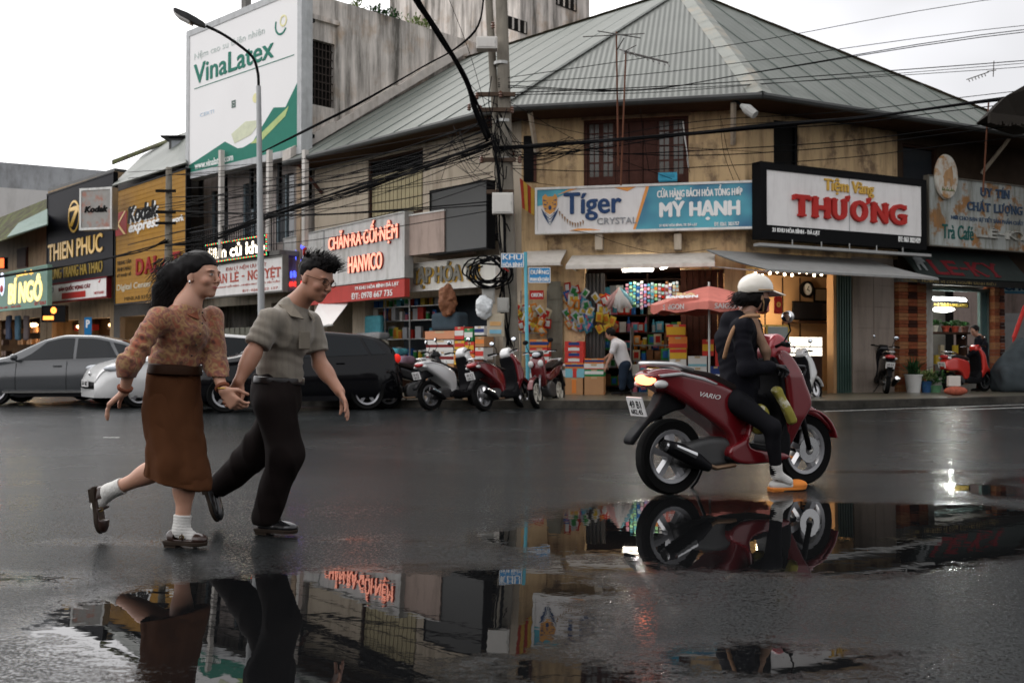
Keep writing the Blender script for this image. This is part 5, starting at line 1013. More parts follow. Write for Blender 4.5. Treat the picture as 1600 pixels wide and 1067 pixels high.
def goods(kind, ci, fr, x, y, z, s=1, rz=0, group=None, label=None, cat=None, name=None):
 """bottle, packet, tin: one small object, mesh shared by kind and colour"""
 k = (kind, ci)
 if k not in _proto:
  mb = MB()
  if kind == 'bottle': mb.lathe([(.034, 0), (.037, .01), (.037, .15), (.03, .19), (.013, .22), (.013, .25), (.016, .25), (.016, .272)], n=9)
  elif kind == 'tin': mb.lathe([(.045, 0), (.045, .13), (.042, .135), (.042, .145), (.046, .145), (.046, .16)], n=10)
  elif kind == 'packet':      # a pillow pack
   n = 5; vs = []
   for j in range(n + 1):
    for i in range(n + 1):
     u, v = i / n, j / n; b = .028 * (math.sin(math.pi * u) * math.sin(math.pi * v)) ** .5 + .002
     vs.append((-.075 + .15 * u, -b, .2 * v))
   m2 = len(vs); vs += [(a, -b, c) for a, b, c in vs]; f = []
   for j in range(n):
    for i in range(n): a = j * (n + 1) + i; f += [(a, a + 1, a + n + 2, a + n + 1), (m2 + a + n + 1, m2 + a + n + 2, m2 + a + 1, m2 + a)]
   mb.add(vs, f)
  elif kind == 'pack_box': mb.box(-.06, .06, -.035, .035, 0, .2)
  me = mb.build(kind, gcols[ci], None, smooth=kind in ('bottle', 'packet'), auto=50); me2 = me.data; bpy.data.objects.remove(me);
  if kind in ('packet', 'pack_box', 'tin', 'bottle'):      # a label patch of another colour on the front
   me2.materials.append(gcols[(ci * 3 + 6) % 11])
   for p in me2.polygons:
    c = p.center
    if {'packet': abs(c.x) < .045 and .05 < c.z < .15 and c.y < 0, 'pack_box': False, 'tin': .02 < c.z < .11, 'bottle': .04 < c.z < .13}[kind]: p.material_index = 1
  _proto[k] = me2
 o = bpy.data.objects.new(name or kind, _proto[k]); COL.objects.link(o); o.location = fr.w(x, y, z); o.rotation_euler = (0, 0, fr.a + rz); o.scale = (s, s, s)
 return props(o, label or '', cat or kind, group)
shown = 0
for i in range(6):
 x = xa - .12; zz = ZP + .152 + i * .42
 while x < xb + .2:
  kd = rs.choice(['bottle', 'packet', 'tin', 'pack_box', 'packet']) if i < 5 else 'pack_box'; ci = rs.randrange(11); s = rs.uniform(1.0, 1.4)
  goods(kd, ci, FC, x, 1.6, zz, s, rs.uniform(-.2, .2), 'goods on the dark back shelves of the corner shop', 'small bright grocery item on the dark back shelves of the corner shop', 'grocery item', {'packet': 'packet', 'tin': 'tin', 'bottle': 'bottle', 'pack_box': 'pack_box'}[kd]); x += rs.uniform(.13, .2)
# low front display of packets in the doorway, right half
S2 = thing('display_rack', 'low stepped rack of bright packets in the corner shop doorway', 'rack', FC, FC.X(1010), .9, ZP); xm = FC.X(985, .6)
mb = MB()
for i in range(4): mb.box(xm, xb - .1, .5 + i * .2, .72 + i * .2, ZP + i * .36, ZP + .03 + i * .36)
for x in (xm, xb - .12): mb.box(x, x + .02, .5, 1.3, ZP, ZP + 1.5)
mb.build('step_board', mat('rack_wire', (.12, .12, .12), r=.5, m=.3), S2)
for i in range(4):
 x = xm + .1
 while x < xb - .2:
  goods(rs.choice(['bottle', 'packet', 'tin', 'pack_box']), rs.randrange(11), FC, x, .6 + i * .2, ZP + .032 + i * .36, rs.uniform(1, 1.35), rs.uniform(-.3, .3), 'goods on the doorway rack of the corner shop', 'small bright item on the stepped doorway rack of the corner shop', 'grocery item'); x += rs.uniform(.14, .19)
# hanging sachet strips: each strip one thing
for i in range(15):
 px = 980 + i * 5.6; x = FC.X(px, .25); z1 = FC.Z(px, 440 + rs.uniform(-3, 3), .25); z0 = FC.Z(px, 478 + rs.uniform(-10, 6), .25); T = thing('sachet_strip', 'hanging strip of small shiny sachets under the lit corner shop awning', 'sachet strip', FC, x, .25, z0, 'sachet strips hanging in the corner shop')
 n = max(4, int((z1 - z0) / .075)); c1, c2 = rs.randrange(11), rs.randrange(11); A, B = MB(), MB()
 for k in range(n):
  zz = z0 + (z1 - z0) * k / n; w = rs.uniform(-.006, .006); (A if k % 2 else B).cbox((x + w, .25 + rs.uniform(-.01, .01), zz + .03), (.062, .014, .06), Matrix.Rotation(rs.uniform(-.2, .2), 3, 'Z'))
 A.build('sachets', gcols[c1], T, bev=.004); B.build('foil', P3('foil_%d' % c2, [v * .6 + .25 for v in (rs.random() * .5, rs.random() * .5, rs.random() * .5)], r=.25, m=.4), T, bev=.004)
tube_lamp('glowing white tube lamp hung level in the corner shop doorway', FC, FC.X(973, -.1), FC.X(1020, -.1), -.1, FC.Z(996, 423, -.1), warm, 26)
tube_lamp('tilted glowing tube lamp at the right of the corner shop doorway', FC, FC.X(1032, .2), FC.X(1060, .2), .2, FC.Z(1040, 420, .2), warm, 16, .12)
MB_ = MB()
shm = mat('dark_folding_shutter', (.045, .042, .040), r=.5, m=.2, var=.1); T = thing('folding_shutter', 'dark folded metal shutter at the left of the corner shop doorway', 'shutter', FC, FC.X(930), .1, ZP); xa_, xb_ = FC.X(915), FC.X(944); mb = MB(); n = 10
for i in range(n): a = xa_ + (xb_ - xa_) * i / n; mb.box(a, a + (xb_ - xa_) / n, .04 + .05 * (i % 2), .12 + .05 * (i % 2), ZP, 2.85)
mb.build('leaf', shm, T)
T = thing('wooden_door', 'closed dark brown plank door right of the corner shop doorway', 'door', FC, FC.X(1097), .1, ZP); a, b = FC.X(1063), FC.X(1131); mb = MB(); n = 7
for i in range(n): p = a + (b - a) * i / n; mb.box(p + .006, p + (b - a) / n - .006, .06 + .012 * (i % 2), .12, ZP, FC.Z(1100, 421))
mb.box(a, b, .04, .06, 1.0, 1.1); mb.box(a, b, .04, .06, 2.3, 2.4); mb.build('planks', mat('plank_brown', (.05, .020, .013), r=.6, var=.3, s=6), T)
# --- cartons
def carton(label, fr, x0, x1, y, dep, z0, z1, face, band=None, txt=None, group=None, tc=whitep, bandz=(.3, .7), rz=0):
 t = thing('carton', label, 'carton', fr, (x0 + x1) / 2, y + dep / 2, z0, group); MB().box(x0, x1, y, y + dep, z0, z1 - .003).build('box', face, t, bev=.006)
 if band: h = z1 - z0; MB().box(x0 + .004, x1 - .004, y - .004, y + .001, z0 + h * bandz[0], z0 + h * bandz[1]).build('printed_band', band, t)
 if txt: h = z1 - z0; letters(t, txt, x0 + (x1 - x0) * .15, x1 - (x1 - x0) * .15, z0 + h * .4, z0 + h * .62, y - .005, tc, .003, 0)
 else: MB().box(x0 + (x1 - x0) * .35, x1 - (x1 - x0) * .35, y - .002, y + .001, z1 - .05, z1 - .008).build('tape', P3('tape_tan', (.42, .30, .16), r=.3), t)
 return t
card = mat('brown_cardboard', (.40, .22, .11), r=.75, var=.08, s=4); redb = P3('carton_red', (.50, .05, .04)); whb = P3('carton_white', (.60, .59, .56)); orb = P3('carton_orange', (.62, .20, .05)); blb = P3('carton_navy', (.03, .05, .16)); ylb = P3('carton_yellow', (.60, .36, .04)); grb = P3('carton_green', (.03, .22, .08)); cyb = P3('carton_cyan', (.18, .40, .46))
y_ = -.55; o_ = ['lowest', 'second', 'third', 'fourth', 'topmost']
x0, x1 = FC.X(883, y_), FC.X(912, y_); zs = [FC.Z(900, p, y_) for p in (618, 590, 575.5, 567, 558.5, 550, 541.5, 533)]
zs[0] = ZP
def colb(t, M, f=.5):
 pass
carton('brown cardboard carton at the bottom of the left stack by the shop pillar', FC, x0, x1 - .02, y_, .4, ZP, zs[1], card, orb, None, None, bandz=(.1, .9)).children[1].scale = (.25, 1, 1)
carton('pale blue printed carton second from bottom of the left stack', FC, x0, x1 + .01, y_, .38, zs[1], zs[2], cyb, redb, bandz=(0.02, .98)).children[1].scale = (.2, 1, 1)
carton('orange and navy carton third from bottom of the left stack', FC, x0, x1, y_, .38, zs[2], zs[3], orb, blb)
for i in range(4): carton('flat red biscuit carton, %s of four atop the left stack' % ['lowest', 'second', 'third', 'topmost'][i], FC, x0 - .02 + .01 * (i % 2), x1 - .01, y_, .38, zs[3 + i], zs[4 + i], redb, blb if i % 2 else whb, None, bandz=(.25, .8)).children[1].scale = (.6, 1, 1)
x0, x1 = FC.X(913, y_), FC.X(943, y_); zs = [ZP] + [FC.Z(930, p, y_) for p in (588, 577, 568, 560)]
carton('plain brown cardboard carton at the bottom of the right stack by the shutter', FC, x0, x1, y_, .4, zs[0], zs[1], card)
carton('green beer carton above the plain brown carton', FC, x0, x1, y_, .38, zs[1], zs[2], grb, whb, None, bandz=(.3, .75), tc=grb); carton('white carton above the green beer carton', FC, x0 - .01, x1, y_, .38, zs[2], zs[3], whb, redb, bandz=(.05, .2)); carton('orange carton on top of the right stack by the shutter', FC, x0, x1 + .01, y_, .38, zs[3], zs[4], orb, blb)
# gift boxes and cartons on the right of the doorway
y_ = -.3; zb_ = [ZP, FC.Z(1058, 590, y_)]; T = thing('display_table', 'small table carrying the gift boxes by the brown door', 'table', FC, FC.X(1058, y_), y_ + .2, ZP); x0, x1 = FC.X(1046, y_), FC.X(1072, y_); MB().box(x0 - .03, x1 + .5, y_ - .02, y_ + .42, zb_[1] - .03, zb_[1] - .004).build('table_top', darkw, T)
for x in (x0, x1 + .42): MB().box(x, x + .04, y_, y_ + .04, ZP, zb_[1] - .031).build('leg', darkw, T)
zz = [FC.Z(1058, p, y_) for p in (590, 561, 544, 526, 507)]
carton('white printed carton under the red and gold gift boxes', FC, x0, x1, y_, .3, zz[0], zz[1], whb, cyb, bandz=(.1, .35)); carton('yellow gift box with bottle pictures, lowest gift box of the stack', FC, x0, x1 + .01, y_, .3, zz[1], zz[2], ylb, redb, bandz=(.6, .9)); carton('red and orange gift box in the middle of the gift stack', FC, x0 - .02, x1 + .02, y_, .3, zz[2], zz[3], orb, redb, bandz=(.05, .4)); carton('red and gold gift box on top of the gift stack', FC, x0 - .07, x1 - .01, y_, .3, zz[3], zz[4], redb, ylb, bandz=(.15, .8))
for (pa, pb, pt, pq, a, b, s, lb) in ((1076, 1104, 574, 590, whb, redb, None, 'white soda carton on the table beside the umbrella pole, lower one'), (1075, 1104, 556, 574, whb, cyb, None, 'white beer carton on the table beside the umbrella pole, upper one'), (1108, 1128, 572, 590, blb, whb, None, 'navy carton right of the umbrella pole')):
 carton(lb, FC, FC.X(pa, y_), FC.X(pb, y_), y_ - .05, .3, FC.Z(1090, pq, y_) , FC.Z(1090, pt, y_), a, b, s, tc=redb, bandz=(.1, .3))
carton('red gift carton standing left of the umbrella pole on the soda cartons', FC, FC.X(1097, y_), FC.X(1115, y_), y_ + .1, .2, FC.Z(1090, 556, y_), FC.Z(1090, 530, y_), redb, ylb); carton('red carton standing on the navy carton', FC, FC.X(1117, y_), FC.X(1128, y_), y_ + .1, .2, FC.Z(1090, 572, y_), FC.Z(1090, 530, y_), redb, None)
carton('open brown carton on the pavement behind the red scooter tail', FC, FC.X(1012, -1), FC.X(1026, -1), -1, .35, ZP, FC.Z(1018, 590, -1), card); carton('orange box on the brown carton behind the scooter tail', FC, FC.X(1011, -1), FC.X(1024, -1), -1, .3, FC.Z(1018, 590, -1), FC.Z(1018, 575, -1), ylb, redb)
# --- snack bags hung on the pillar, in the doorway and on the rack beside the blue post
def bag_cluster(name, label, fr, px0, px1, py0, py1, off, cols, n, group, lab2):
 for i in range(n):
  px = px0 + (px1 - px0) * (((i * .618) % 1)); py = py0 + (py1 - py0) * (i / max(1, n - 1)); x, z = fr.pp(px, py, off)
  o = goods('packet', rs.choice(cols), fr, x, off - rs.uniform(0, .12), z - .16, rs.uniform(.95, 1.15), rs.uniform(-.6, .6), group, lab2, 'snack bag', 'snack_bag'); o.rotation_euler = (rs.uniform(-.2, .2), rs.uniform(-.7, .7), fr.a + rs.uniform(-.6, .6))
bag_cluster('', '', FC, 889, 908, 462, 505, -.12, [1, 6, 7, 1, 10], 26, 'orange snack bags hung on the shop pillar', 'orange and white snack bag in the dense bunch on the shop pillar')
bag_cluster('', '', FC, 909, 925, 470, 508, -.12, [4, 5, 6, 10, 5], 20, 'blue snack bags hung beside the shutter', 'blue and silver snack bag hung beside the folded shutter')
bag_cluster('', '', FC, 936, 950, 460, 482, -.15, [0, 1, 0, 6], 12, 'red snack bags at the shutter edge', 'red and orange snack bag hung at the edge of the shutter'); bag_cluster('', '', FC, 937, 957, 492, 510, -.15, [2, 2, 8, 2], 12, 'yellow snack bags above the shopkeeper', 'dull yellow snack bag hung above the bending shopkeeper'); bag_cluster('', '', FC, 888, 915, 446, 460, -.12, [10, 4, 0], 7, 'dull bags at the top of the pillar', 'dull dark bag hung high on the shop pillar')
bag_cluster('', '', FC, 808, 856, 476, 512, -.35, [1, 6, 0, 2, 9], 30, 'snack bags on the rack behind the blue post', 'red and yellow snack bag on the rack behind the blue post')
T = thing('snack_rack', 'metal snack rack with a red header board behind the blue post', 'rack', FC, FC.X(835), -.3, ZP); a, b = FC.X(812, -.3), FC.X(855, -.3); mb = MB()
for x in (a, b - .02): mb.box(x, x + .02, -.22, -.2, ZP, FC.Z(835, 455)); mb.box(x, x + .02, -.5, -.2, ZP, ZP + .03)
for p in (600, 575, 550, 520): z = FC.Z(835, p, -.3); mb.box(a, b, -.5, -.2, z - .015, z)
mb.build('frame', mat('rack_wire', (.12, .12, .12)), T); o = MB().box(FC.X(828, -.3), FC.X(850, -.3), -.36, -.33, FC.Z(835, 468, -.3), FC.Z(835, 454, -.3)).build('header_board', redp, T); mb = MB(); write(mb, 'ORION', FC.X(830, -.36), FC.X(848, -.36), FC.Z(835, 464, -.36), FC.Z(835, 458, -.36), -.37, .008, .004); mb.build('lettering', whitep, o)
zc = [FC.Z(842, p, -.45) for p in (600, 575, 557, 543, 530)]
for i, (A, B, lb) in enumerate(((cyb, whb, 'pale blue carton on the lowest shelf of the snack rack'), (whb, redb, 'white and red carton low on the snack rack'), (redb, whb, 'red and white carton in the middle of the snack rack'), (orb, blb, 'orange and navy carton on top of the snack rack stack'))): carton(lb, FC, FC.X(829, -.45), FC.X(859, -.45), -.55, .3, zc[i] + .002, zc[i + 1] - .004, A, B)
# panelled door leaves between rack and pillar
T = thing('panel_door', 'pale grey-green panelled door folded against the corner pillar', 'door', FC, FC.X(868), -.1, ZP); a, b = FC.X(856), FC.X(880); mb = MB(); mb.box(a, b, -.10, -.07, ZP, FC.Z(868, 448));
for i in range(5): mb.box(a + .04, b - .04, -.115, -.101, ZP + .12 + i * .5, ZP + .52 + i * .5)
mb.build('leaf', mat('grey_green_door', (.19, .18, .14), r=.6, dirt=.6, var=.15), T)
# bunch of white cloths hanging under the awning
T = thing('cloth_bunch', 'fan of white and pink folded cloths hanging in the shop doorway', 'cloth', FC, FC.X(968), -.4, FC.Z(968, 492, -.4)); c = FC.pp(968, 449, -.4)
for i in range(9):
 a = (i - 4) * .16; mb = MB(); L_ = .48 + .05 * math.sin(i * 2); q = (c[0] + math.sin(a) * L_, -.4 + .02 * (i % 3), c[1] - math.cos(a) * L_); mb.tube([(c[0], -.4, c[1]), ((c[0] + q[0]) / 2, -.41, (c[1] + q[2]) / 2), q], [.015, .06, .045], 6); mb.build('cloth', [whb, P3('cloth_pink', (.5, .3, .28)), cyb][0 if 1 < i < 8 else (1 if i < 5 else 2)], T, smooth=True)
# --- parasol
def parasol(name, label, fr, px, off, py_top, py_rim, R_, M, pole_M, z_base=ZP, txt=None, sides=8, rot=.2):
 x = fr.X(px, off, 480); zt = fr.Z(px, py_top, off); zr = fr.Z(px, py_rim, off); T = thing(name, label, 'parasol', fr, x, off, z_base); vs = [(x, off, zt)]; n = sides; k = 6; f = []
 for j in range(1, k + 1):
  for i in range(n * 4):
   a = rot + 2 * math.pi * i / (n * 4); seg = (i % 4) / 4; sc_ = 1 - .07 * math.sin(math.pi * seg) * (j / k); r = R_ * j / k * sc_
   vs.append((x + r * math.cos(a), off + r * math.sin(a), zt + (zr - zt) * (j / k) ** 1.25 - .03 * math.sin(math.pi * seg) * (j / k)))
 m = n * 4
 for i in range(m): f.append((0, 1 + i, 1 + (i + 1) % m))
 for j in range(k - 1):
  for i in range(m): a = 1 + j * m + i; b = 1 + j * m + (i + 1) % m; f.append((a, a + m, b + m, b))
 base = 1 + (k - 1) * m; nv = len(vs)
 for i in range(m): v = vs[base + i]; vs.append((v[0], v[1], v[2] - .16 - .03 * math.sin(i * math.pi / 2)))
 for i in range(m): f.append((base + i, nv + i, nv + (i + 1) % m, base + (i + 1) % m))
 o = MB().add(vs, f).build('canopy', M, T); sd_ = o.modifiers.new('thick', 'SOLIDIFY'); sd_.thickness = .006
 MB().cyl((x, off, z_base), (x, off, zt + .08), .022, n=8).build('pole', pole_M, T); mb = MB()
 for i in range(n): a = rot + 2 * math.pi * i / n; mb.tube([(x, off, zt - .04), (x + R_ * .5 * math.cos(a), off + R_ * .5 * math.sin(a), zt + (zr - zt) * .42 - .05), (x + R_ * .97 * math.cos(a), off + R_ * .97 * math.sin(a), zr - .02)], .006, 4)
 mb.build('rib', pole_M, T)
 MB().lathe([(.22, 0), (.2, .06), (.04, .08), (.035, .25)], (x, off, z_base), 14).build('base', black, T)
 return T, x, zt, zr
T, x, zt, zr = parasol('parasol', 'faded coral red parasol with white lettering, behind the scooter rider', FC, 1108, -1.6, 447, 475, 1.18, mat('coral_canvas', (.60, .20, .16), r=.7, var=.08, dirt=.2), metalg, rot=.0)
mb = MB(); write(mb, 'SAIGON', 0, .62, 0, .16, 0, .012, .008)      # printed on the slope facing the street
slp = math.atan2(zt - zr, 1.2); mb.v = [(x - .82 + v[0], -1.6 - 1.0 + v[2] * math.cos(slp) - .0 - v[1], zt + (zr - zt) * .86 + v[2] * math.sin(slp) + .03 + v[0] * .02 - v[1]) for v in mb.v]; mb.build('lettering', whitep, T)
mb = MB(); write(mb, 'BIA', 0, .36, 0, .14, 0, .012, .006); mb.v = [(x - .62 + v[0], -1.6 - .80 + v[2] * math.cos(slp) - v[1], zt + (zr - zt) * .66 + v[2] * math.sin(slp) + .03 - v[1]) for v in mb.v]; mb.build('lettering', P3('gold_print', (.7, .5, .25)), T)
for k, a0 in enumerate((-2.2, -1.25)):
 mb = MB(); write(mb, 'SAIGON', -.26, .26, 0, .1, 0, .01, .006); ca, sa = math.cos(a0), math.sin(a0); mb.v = [(x + ca * 1.135 * 1.01 - sa * v[0] * 1, -1.6 + sa * 1.135 * 1.01 + ca * v[0] + (-.01), zr - .145 + v[2]) for v in mb.v]; mb.build('lettering', whitep, T)
# --- gold shop interior
xa, xb = OPr[0], FR_.X(1304); ply = mat('lit_plywood', (.34, .20, .10), r=.6, var=.12, s=3)
T = thing('shop_partition', 'warm lit plywood partition inside the gold shop', 'partition', FR_, (xa + xb) / 2, 1.5, ZP); MB().box(xa + .01, xb + 1.75, 1.5, 1.55, ZP, 2.94).build('back_panel', ply, T); MB().box(xb + 1.7, xb + 1.75, .26, 1.49, ZP, 2.94).build('side_panel', ply, T); mb = MB(); [mb.box(xa + .4 + i * .55, xa + .43 + i * .55, 1.48, 1.499, ZP, 2.9) for i in range(5)]; mb.build('batten', darkw, T)
c = FR_.pp(1262, 452, 1.4); T = thing('wall_clock', 'round dark-rimmed wall clock in the lit gold shop', 'clock', FR_, c[0], 1.42, c[1]); MB().lathe([(.01, 0), (.155, 0), (.155, .03)], (c[0], 1.42, c[1]), 24, 'y').build('dial', whitep, T); ring(MB(), c[0], c[1], .15, .20, 1.38, .08).build('rim', blackp, T); MB().cbox((c[0] + .02, 1.41, c[1] + .03), (.015, .008, .12), Matrix.Rotation(.6, 3, 'Y')).cbox((c[0] + .03, 1.405, c[1] - .02), (.015, .008, .09), Matrix.Rotation(2.0, 3, 'Y')).build('hand', blackp, T)
a = FR_.pp(1240, 502, 1.2); b = FR_.pp(1296, 472, 1.2); T = thing('television', 'black flat television on a shelf in the gold shop', 'television', FR_, (a[0] + b[0]) / 2, 1.25, a[1]); MB().box(a[0], b[0], 1.2, 1.26, a[1] + .03, b[1]).build('casing', blackp, T, bev=.01); MB().box(a[0] + .03, b[0] - .03, 1.193, 1.199, a[1] + .07, b[1] - .03).build('screen', P3('tv_glass', (.006, .006, .008), r=.1), T)
T = thing('wall_shelf', 'wooden shelf holding the black television', 'shelf', FR_, (a[0] + b[0]) / 2, 1.3, a[1]); MB().box(a[0] - .1, b[0] + .05, 1.1, 1.49, a[1] - .03, a[1]).build('board', darkw, T)
a = FR_.pp(1264, 471, 1.3); b = FR_.pp(1282, 449, 1.3); T = thing('picture_frame', 'small dark framed picture beside the wall clock', 'picture', FR_, a[0], 1.45, a[1]); MB().box(a[0] + .3, b[0] + .35, 1.44, 1.46, a[1], b[1]).build('frame', blackp, T); MB().box(a[0] + .34, b[0] + .31, 1.43, 1.439, a[1] + .04, b[1] - .04).build('print', P3('picture_tan', (.2, .15, .1)), T)
a = FR_.pp(1232, 556, -.1); b = FR_.pp(1292, 527, -.1); T = thing('display_counter', 'glowing glass-topped white jewellery counter in the gold shop', 'counter', FR_, (a[0] + b[0]) / 2, .1, ZP); MB().box(a[0] - .5, b[0], .05, .5, ZP, a[1]).build('cabinet', darkw, T); MB().box(a[0] - .5, b[0], .05, .5, a[1] + .002, b[1]).build('lit_case', lit('lit_case', (1, .93, .78), 1.5), T); MB().box(a[0] - .5, b[0], .04, .51, (a[1] + b[1]) / 2 - .015, (a[1] + b[1]) / 2 + .015).build('rail', P3('tan_rail', (.4, .3, .2)), T)
T = thing('festoon_lights', 'string of small warm bulbs under the grey awning', 'string lights', FR_, FR_.X(1230, .0), 0, 2.8); mb, m2 = MB(), MB(); pts = []
for i in range(11):
 px = 1180 + i * 11.5; q = FR_.pp(px, 424 + 3 * math.sin(i * 1.7), -.15); pts.append((q[0], -.15, q[1] + .05)); mb.ell((q[0], -.15, q[1] - .05), (.028, .028, .035), 8, 6); m2.cyl((q[0], -.15, q[1] - .02), (q[0], -.15, q[1] + .05), .014, n=6)
for i in range(1): pass
mb.build('bulb', lit('bulb_warm', (1, .80, .50), 14), T); m2.tube(pts, .008, 5).build('wire', blackp, T)
point('shop_light', FR_, (xa + xb) / 2, .7, 2.5, 50, (1, .82, .6), .3); point('shop_light', FR_, xb - .6, .9, 1.9, 22, (1, .75, .42), .3)
T = thing('folding_shutter', 'green folded metal shutter at the right of the gold shop', 'shutter', FR_, FR_.X(1318), .1, ZP); mb = MB(); n = 11; a, b = FR_.X(1307), FR_.X(1329)
for i in range(n): p = a + (b - a) * i / n; mb.box(p, p + (b - a) / n * .98, -.02 + .06 * (i % 2), .06 + .06 * (i % 2), ZP, 2.85)
mb.build('leaf', mat('green_shutter', (.045, .085, .07), r=.5, m=.2, var=.15), T); MB().box(a - .1, a - .005, .0, .2, ZP, 2.9).build('timber_jamb', ply, T)
T = thing('striped_stool_sign', 'small red and gold lucky sign standing above the counter', 'sign', FR_, FR_.X(1216, .0), .0, 1.9); a = FR_.pp(1210, 490, .02); b = FR_.pp(1221, 462, .02); MB().prism([(a[0], a[1]), (b[0], a[1]), (b[0], b[1] - .05), ((a[0] + b[0]) / 2, b[1] + .06), (a[0], b[1] - .05)], .0, .03).build('board', redp, T); ring(MB(), (a[0] + b[0]) / 2, (a[1] + b[1]) / 2, .02, .06, -.008, .006).build('gold_disc', goldp, T)
T.name = 'lucky_sign'
a = FR_.pp(1186, 560, -.2); T = thing('glass_cabinet', 'yellow framed glass cabinet beneath the parasol edge', 'cabinet', FR_, a[0] + .3, -.2, ZP); mb = MB(); zq = FR_.Z(1190, 508, -.2)
for x in (a[0], a[0] + .6): mb.box(x, x + .03, -.45, -.42, ZP, zq).box(x, x + .03, -.05, -.02, ZP, zq)
for z in (ZP + .4, (ZP + zq) / 2, zq - .03): mb.box(a[0], a[0] + .63, -.45, -.02, z, z + .03)
mb.build('frame', P3('yellow_frame', (.5, .36, .08)), T); MB().box(a[0] + .03, a[0] + .6, -.44, -.43, (ZP + zq) / 2 + .03, zq - .04).build('pane', P3('cabinet_glass', (.25, .28, .26), r=.1), T)
# --- plant shop window (right)
SHx0, SHx1, SHz0, SHz1 = SHr
T = thing('shop_window', 'lit shop window with dark frame between the two brick piers', 'window', FR_, (SHx0 + SHx1) / 2, .05, .45); mb = MB()
for x in (SHx0 + .12, SHx1 - .35, SHx1 - .08): mb.box(x, x + .06, .02, .1, .46, SHz1)
mb.box(SHx0, SHx1, .02, .1, SHz1 + .001, SHz1 + .08).build('frame', mat('green_grey_frame', (.10, .14, .13), r=.5), T); MB().box(SHx1 - .29, SHx1 - .081, .04, .07, .46, SHz1 - .001).build('door_leaf', mat('teal_door', (.06, .11, .11), r=.5), T)
T = thing('back_wall_panel', 'grey lit back wall inside the plant shop', 'partition', FR_, (SHx0 + SHx1) / 2, 1.6, .2); MB().box(SHx0 - .3, SHx1 + .3, 1.6, 1.65, .2, 2.94).build('panel', mat('dim_grey_wall', (.14, .13, .12), r=.8), T)
q0 = FR_.pp(1448, 467, .15); q1 = FR_.pp(1509, 467, .15); tube_lamp('long glowing tube lamp in the plant shop window', FR_, q0[0], q1[0], .15, q0[1], coolt, 14)
q = FR_.pp(1474, 484, .9); T = thing('ceiling_lamp', 'round glowing ceiling lamp inside the plant shop', 'lamp', FR_, q[0], .9, q[1]); MB().lathe([(.02, .1), (.2, .08), (.28, 0), (.2, -.05), (.02, -.07)], (q[0], .9, q[1]), 20).build('shade', lit('lamp_glow', (.95, .95, .85), 4), T); point('shop_light', FR_, q[0], .7, q[1] - .2, 14, (.95, 1, .9), .2)
a = FR_.pp(1450, 479, .2); b = FR_.pp(1515, 473, .2); T = thing('name_strip', 'narrow yellow lettered strip beneath the plant shop tube lamp', 'sign', FR_, a[0], .22, a[1]); MB().box(a[0], b[0], .22, .25, a[1], b[1]).build('panel', blackp, T); letters(T, 'CÀ PHÊ TRÀ Ô LONG ATISÔ', a[0] + .05, b[0] - .05, a[1] + .02, b[1] - .02, .22, P3('yellow_print', (.6, .42, .08)), .006)
# ---------------------------------------------------------------- plants
lf = mat('leaf_green', (.035, .10, .03), r=.5, var=.35, s=7); lf2 = mat('leaf_pale', (.20, .26, .10), r=.5, var=.25, s=7); lfd = mat('leaf_dark', (.02, .055, .022), r=.5, var=.3, s=7)
def leafy(mb, c, n, rad, L_, w, up=.6, seed=0):
 r_ = random.Random(seed)
 for _ in range(n):
  a = r_.uniform(0, 6.28); e = r_.uniform(-.1, 1.2) * up + .2; o = Vector((r_.gauss(0, rad * .5), r_.gauss(0, rad * .5), r_.uniform(0, rad))); d = Vector((math.cos(a) * math.cos(e), math.sin(a) * math.cos(e), math.sin(e))); s = Vector((-math.sin(a), math.cos(a), 0)); l = L_ * r_.uniform(.6, 1.2); p = Vector(c) + o; ww = w * r_.uniform(.7, 1.2)
  m = p + d * l * .5 + Vector((0, 0, .02)); t = p + d * l - Vector((0, 0, l * .25)); mb.add([p, m - s * ww, t, m + s * ww, m + Vector((0, 0, -.012))], [(0, 4, 1), (0, 3, 4), (4, 2, 1), (3, 2, 4)])
 return mb
def potted(label, fr, px, off, py_base, py_top, pot_M, kind, pr, ph, seed, zb=None):
 x = fr.X(px, off, 580); z0 = ZP if zb is None else zb; h = fr.Z(px, py_top, off) - z0; T = thing('potted_plant', label, 'plant', fr, x, off, z0); MB().lathe([(pr * .72, 0), (pr, ph), (pr * 1.08, ph), (pr * 1.08, ph - .03), (pr * .9, ph - .03)], (x, off, z0), 18).build('pot', pot_M, T, smooth=True, auto=40); mb = MB(); c = (x, off, z0 + ph)
 if kind == 'spike':
  r_ = random.Random(seed)
  for _ in range(70):
   a = r_.uniform(0, 6.28); e = r_.uniform(.5, 1.45); d = Vector((math.cos(a) * math.cos(e), math.sin(a) * math.cos(e), math.sin(e))); s = Vector((-math.sin(a), math.cos(a), 0)); l = (h - ph) * r_.uniform(.6, 1.05); p = Vector(c) + Vector((r_.gauss(0, .05), r_.gauss(0, .05), 0)); mb.add([p - s * .014, p + s * .014, p + d * l * .6 + s * .011 - Vector((0, 0, .01)), p + d * l * .6 - s * .011, p + d * l - Vector((0, 0, l * .12))], [(0, 1, 2, 3), (3, 2, 4)])
 else: leafy(mb, c, 130, (h - ph) * .55, (h - ph) * .5, .022, .8, seed)
 mb.build('leaves', {'spike': lfd, 'pale': lf2, 'leaf': lf}[kind], T); return T
potted('tall spiky dark plant in a white pot by the brick pier', FR_, 1427, -.55, 600, 548, P3('pot_white', (.50, .50, .48)), 'spike', .2, .42, 1)
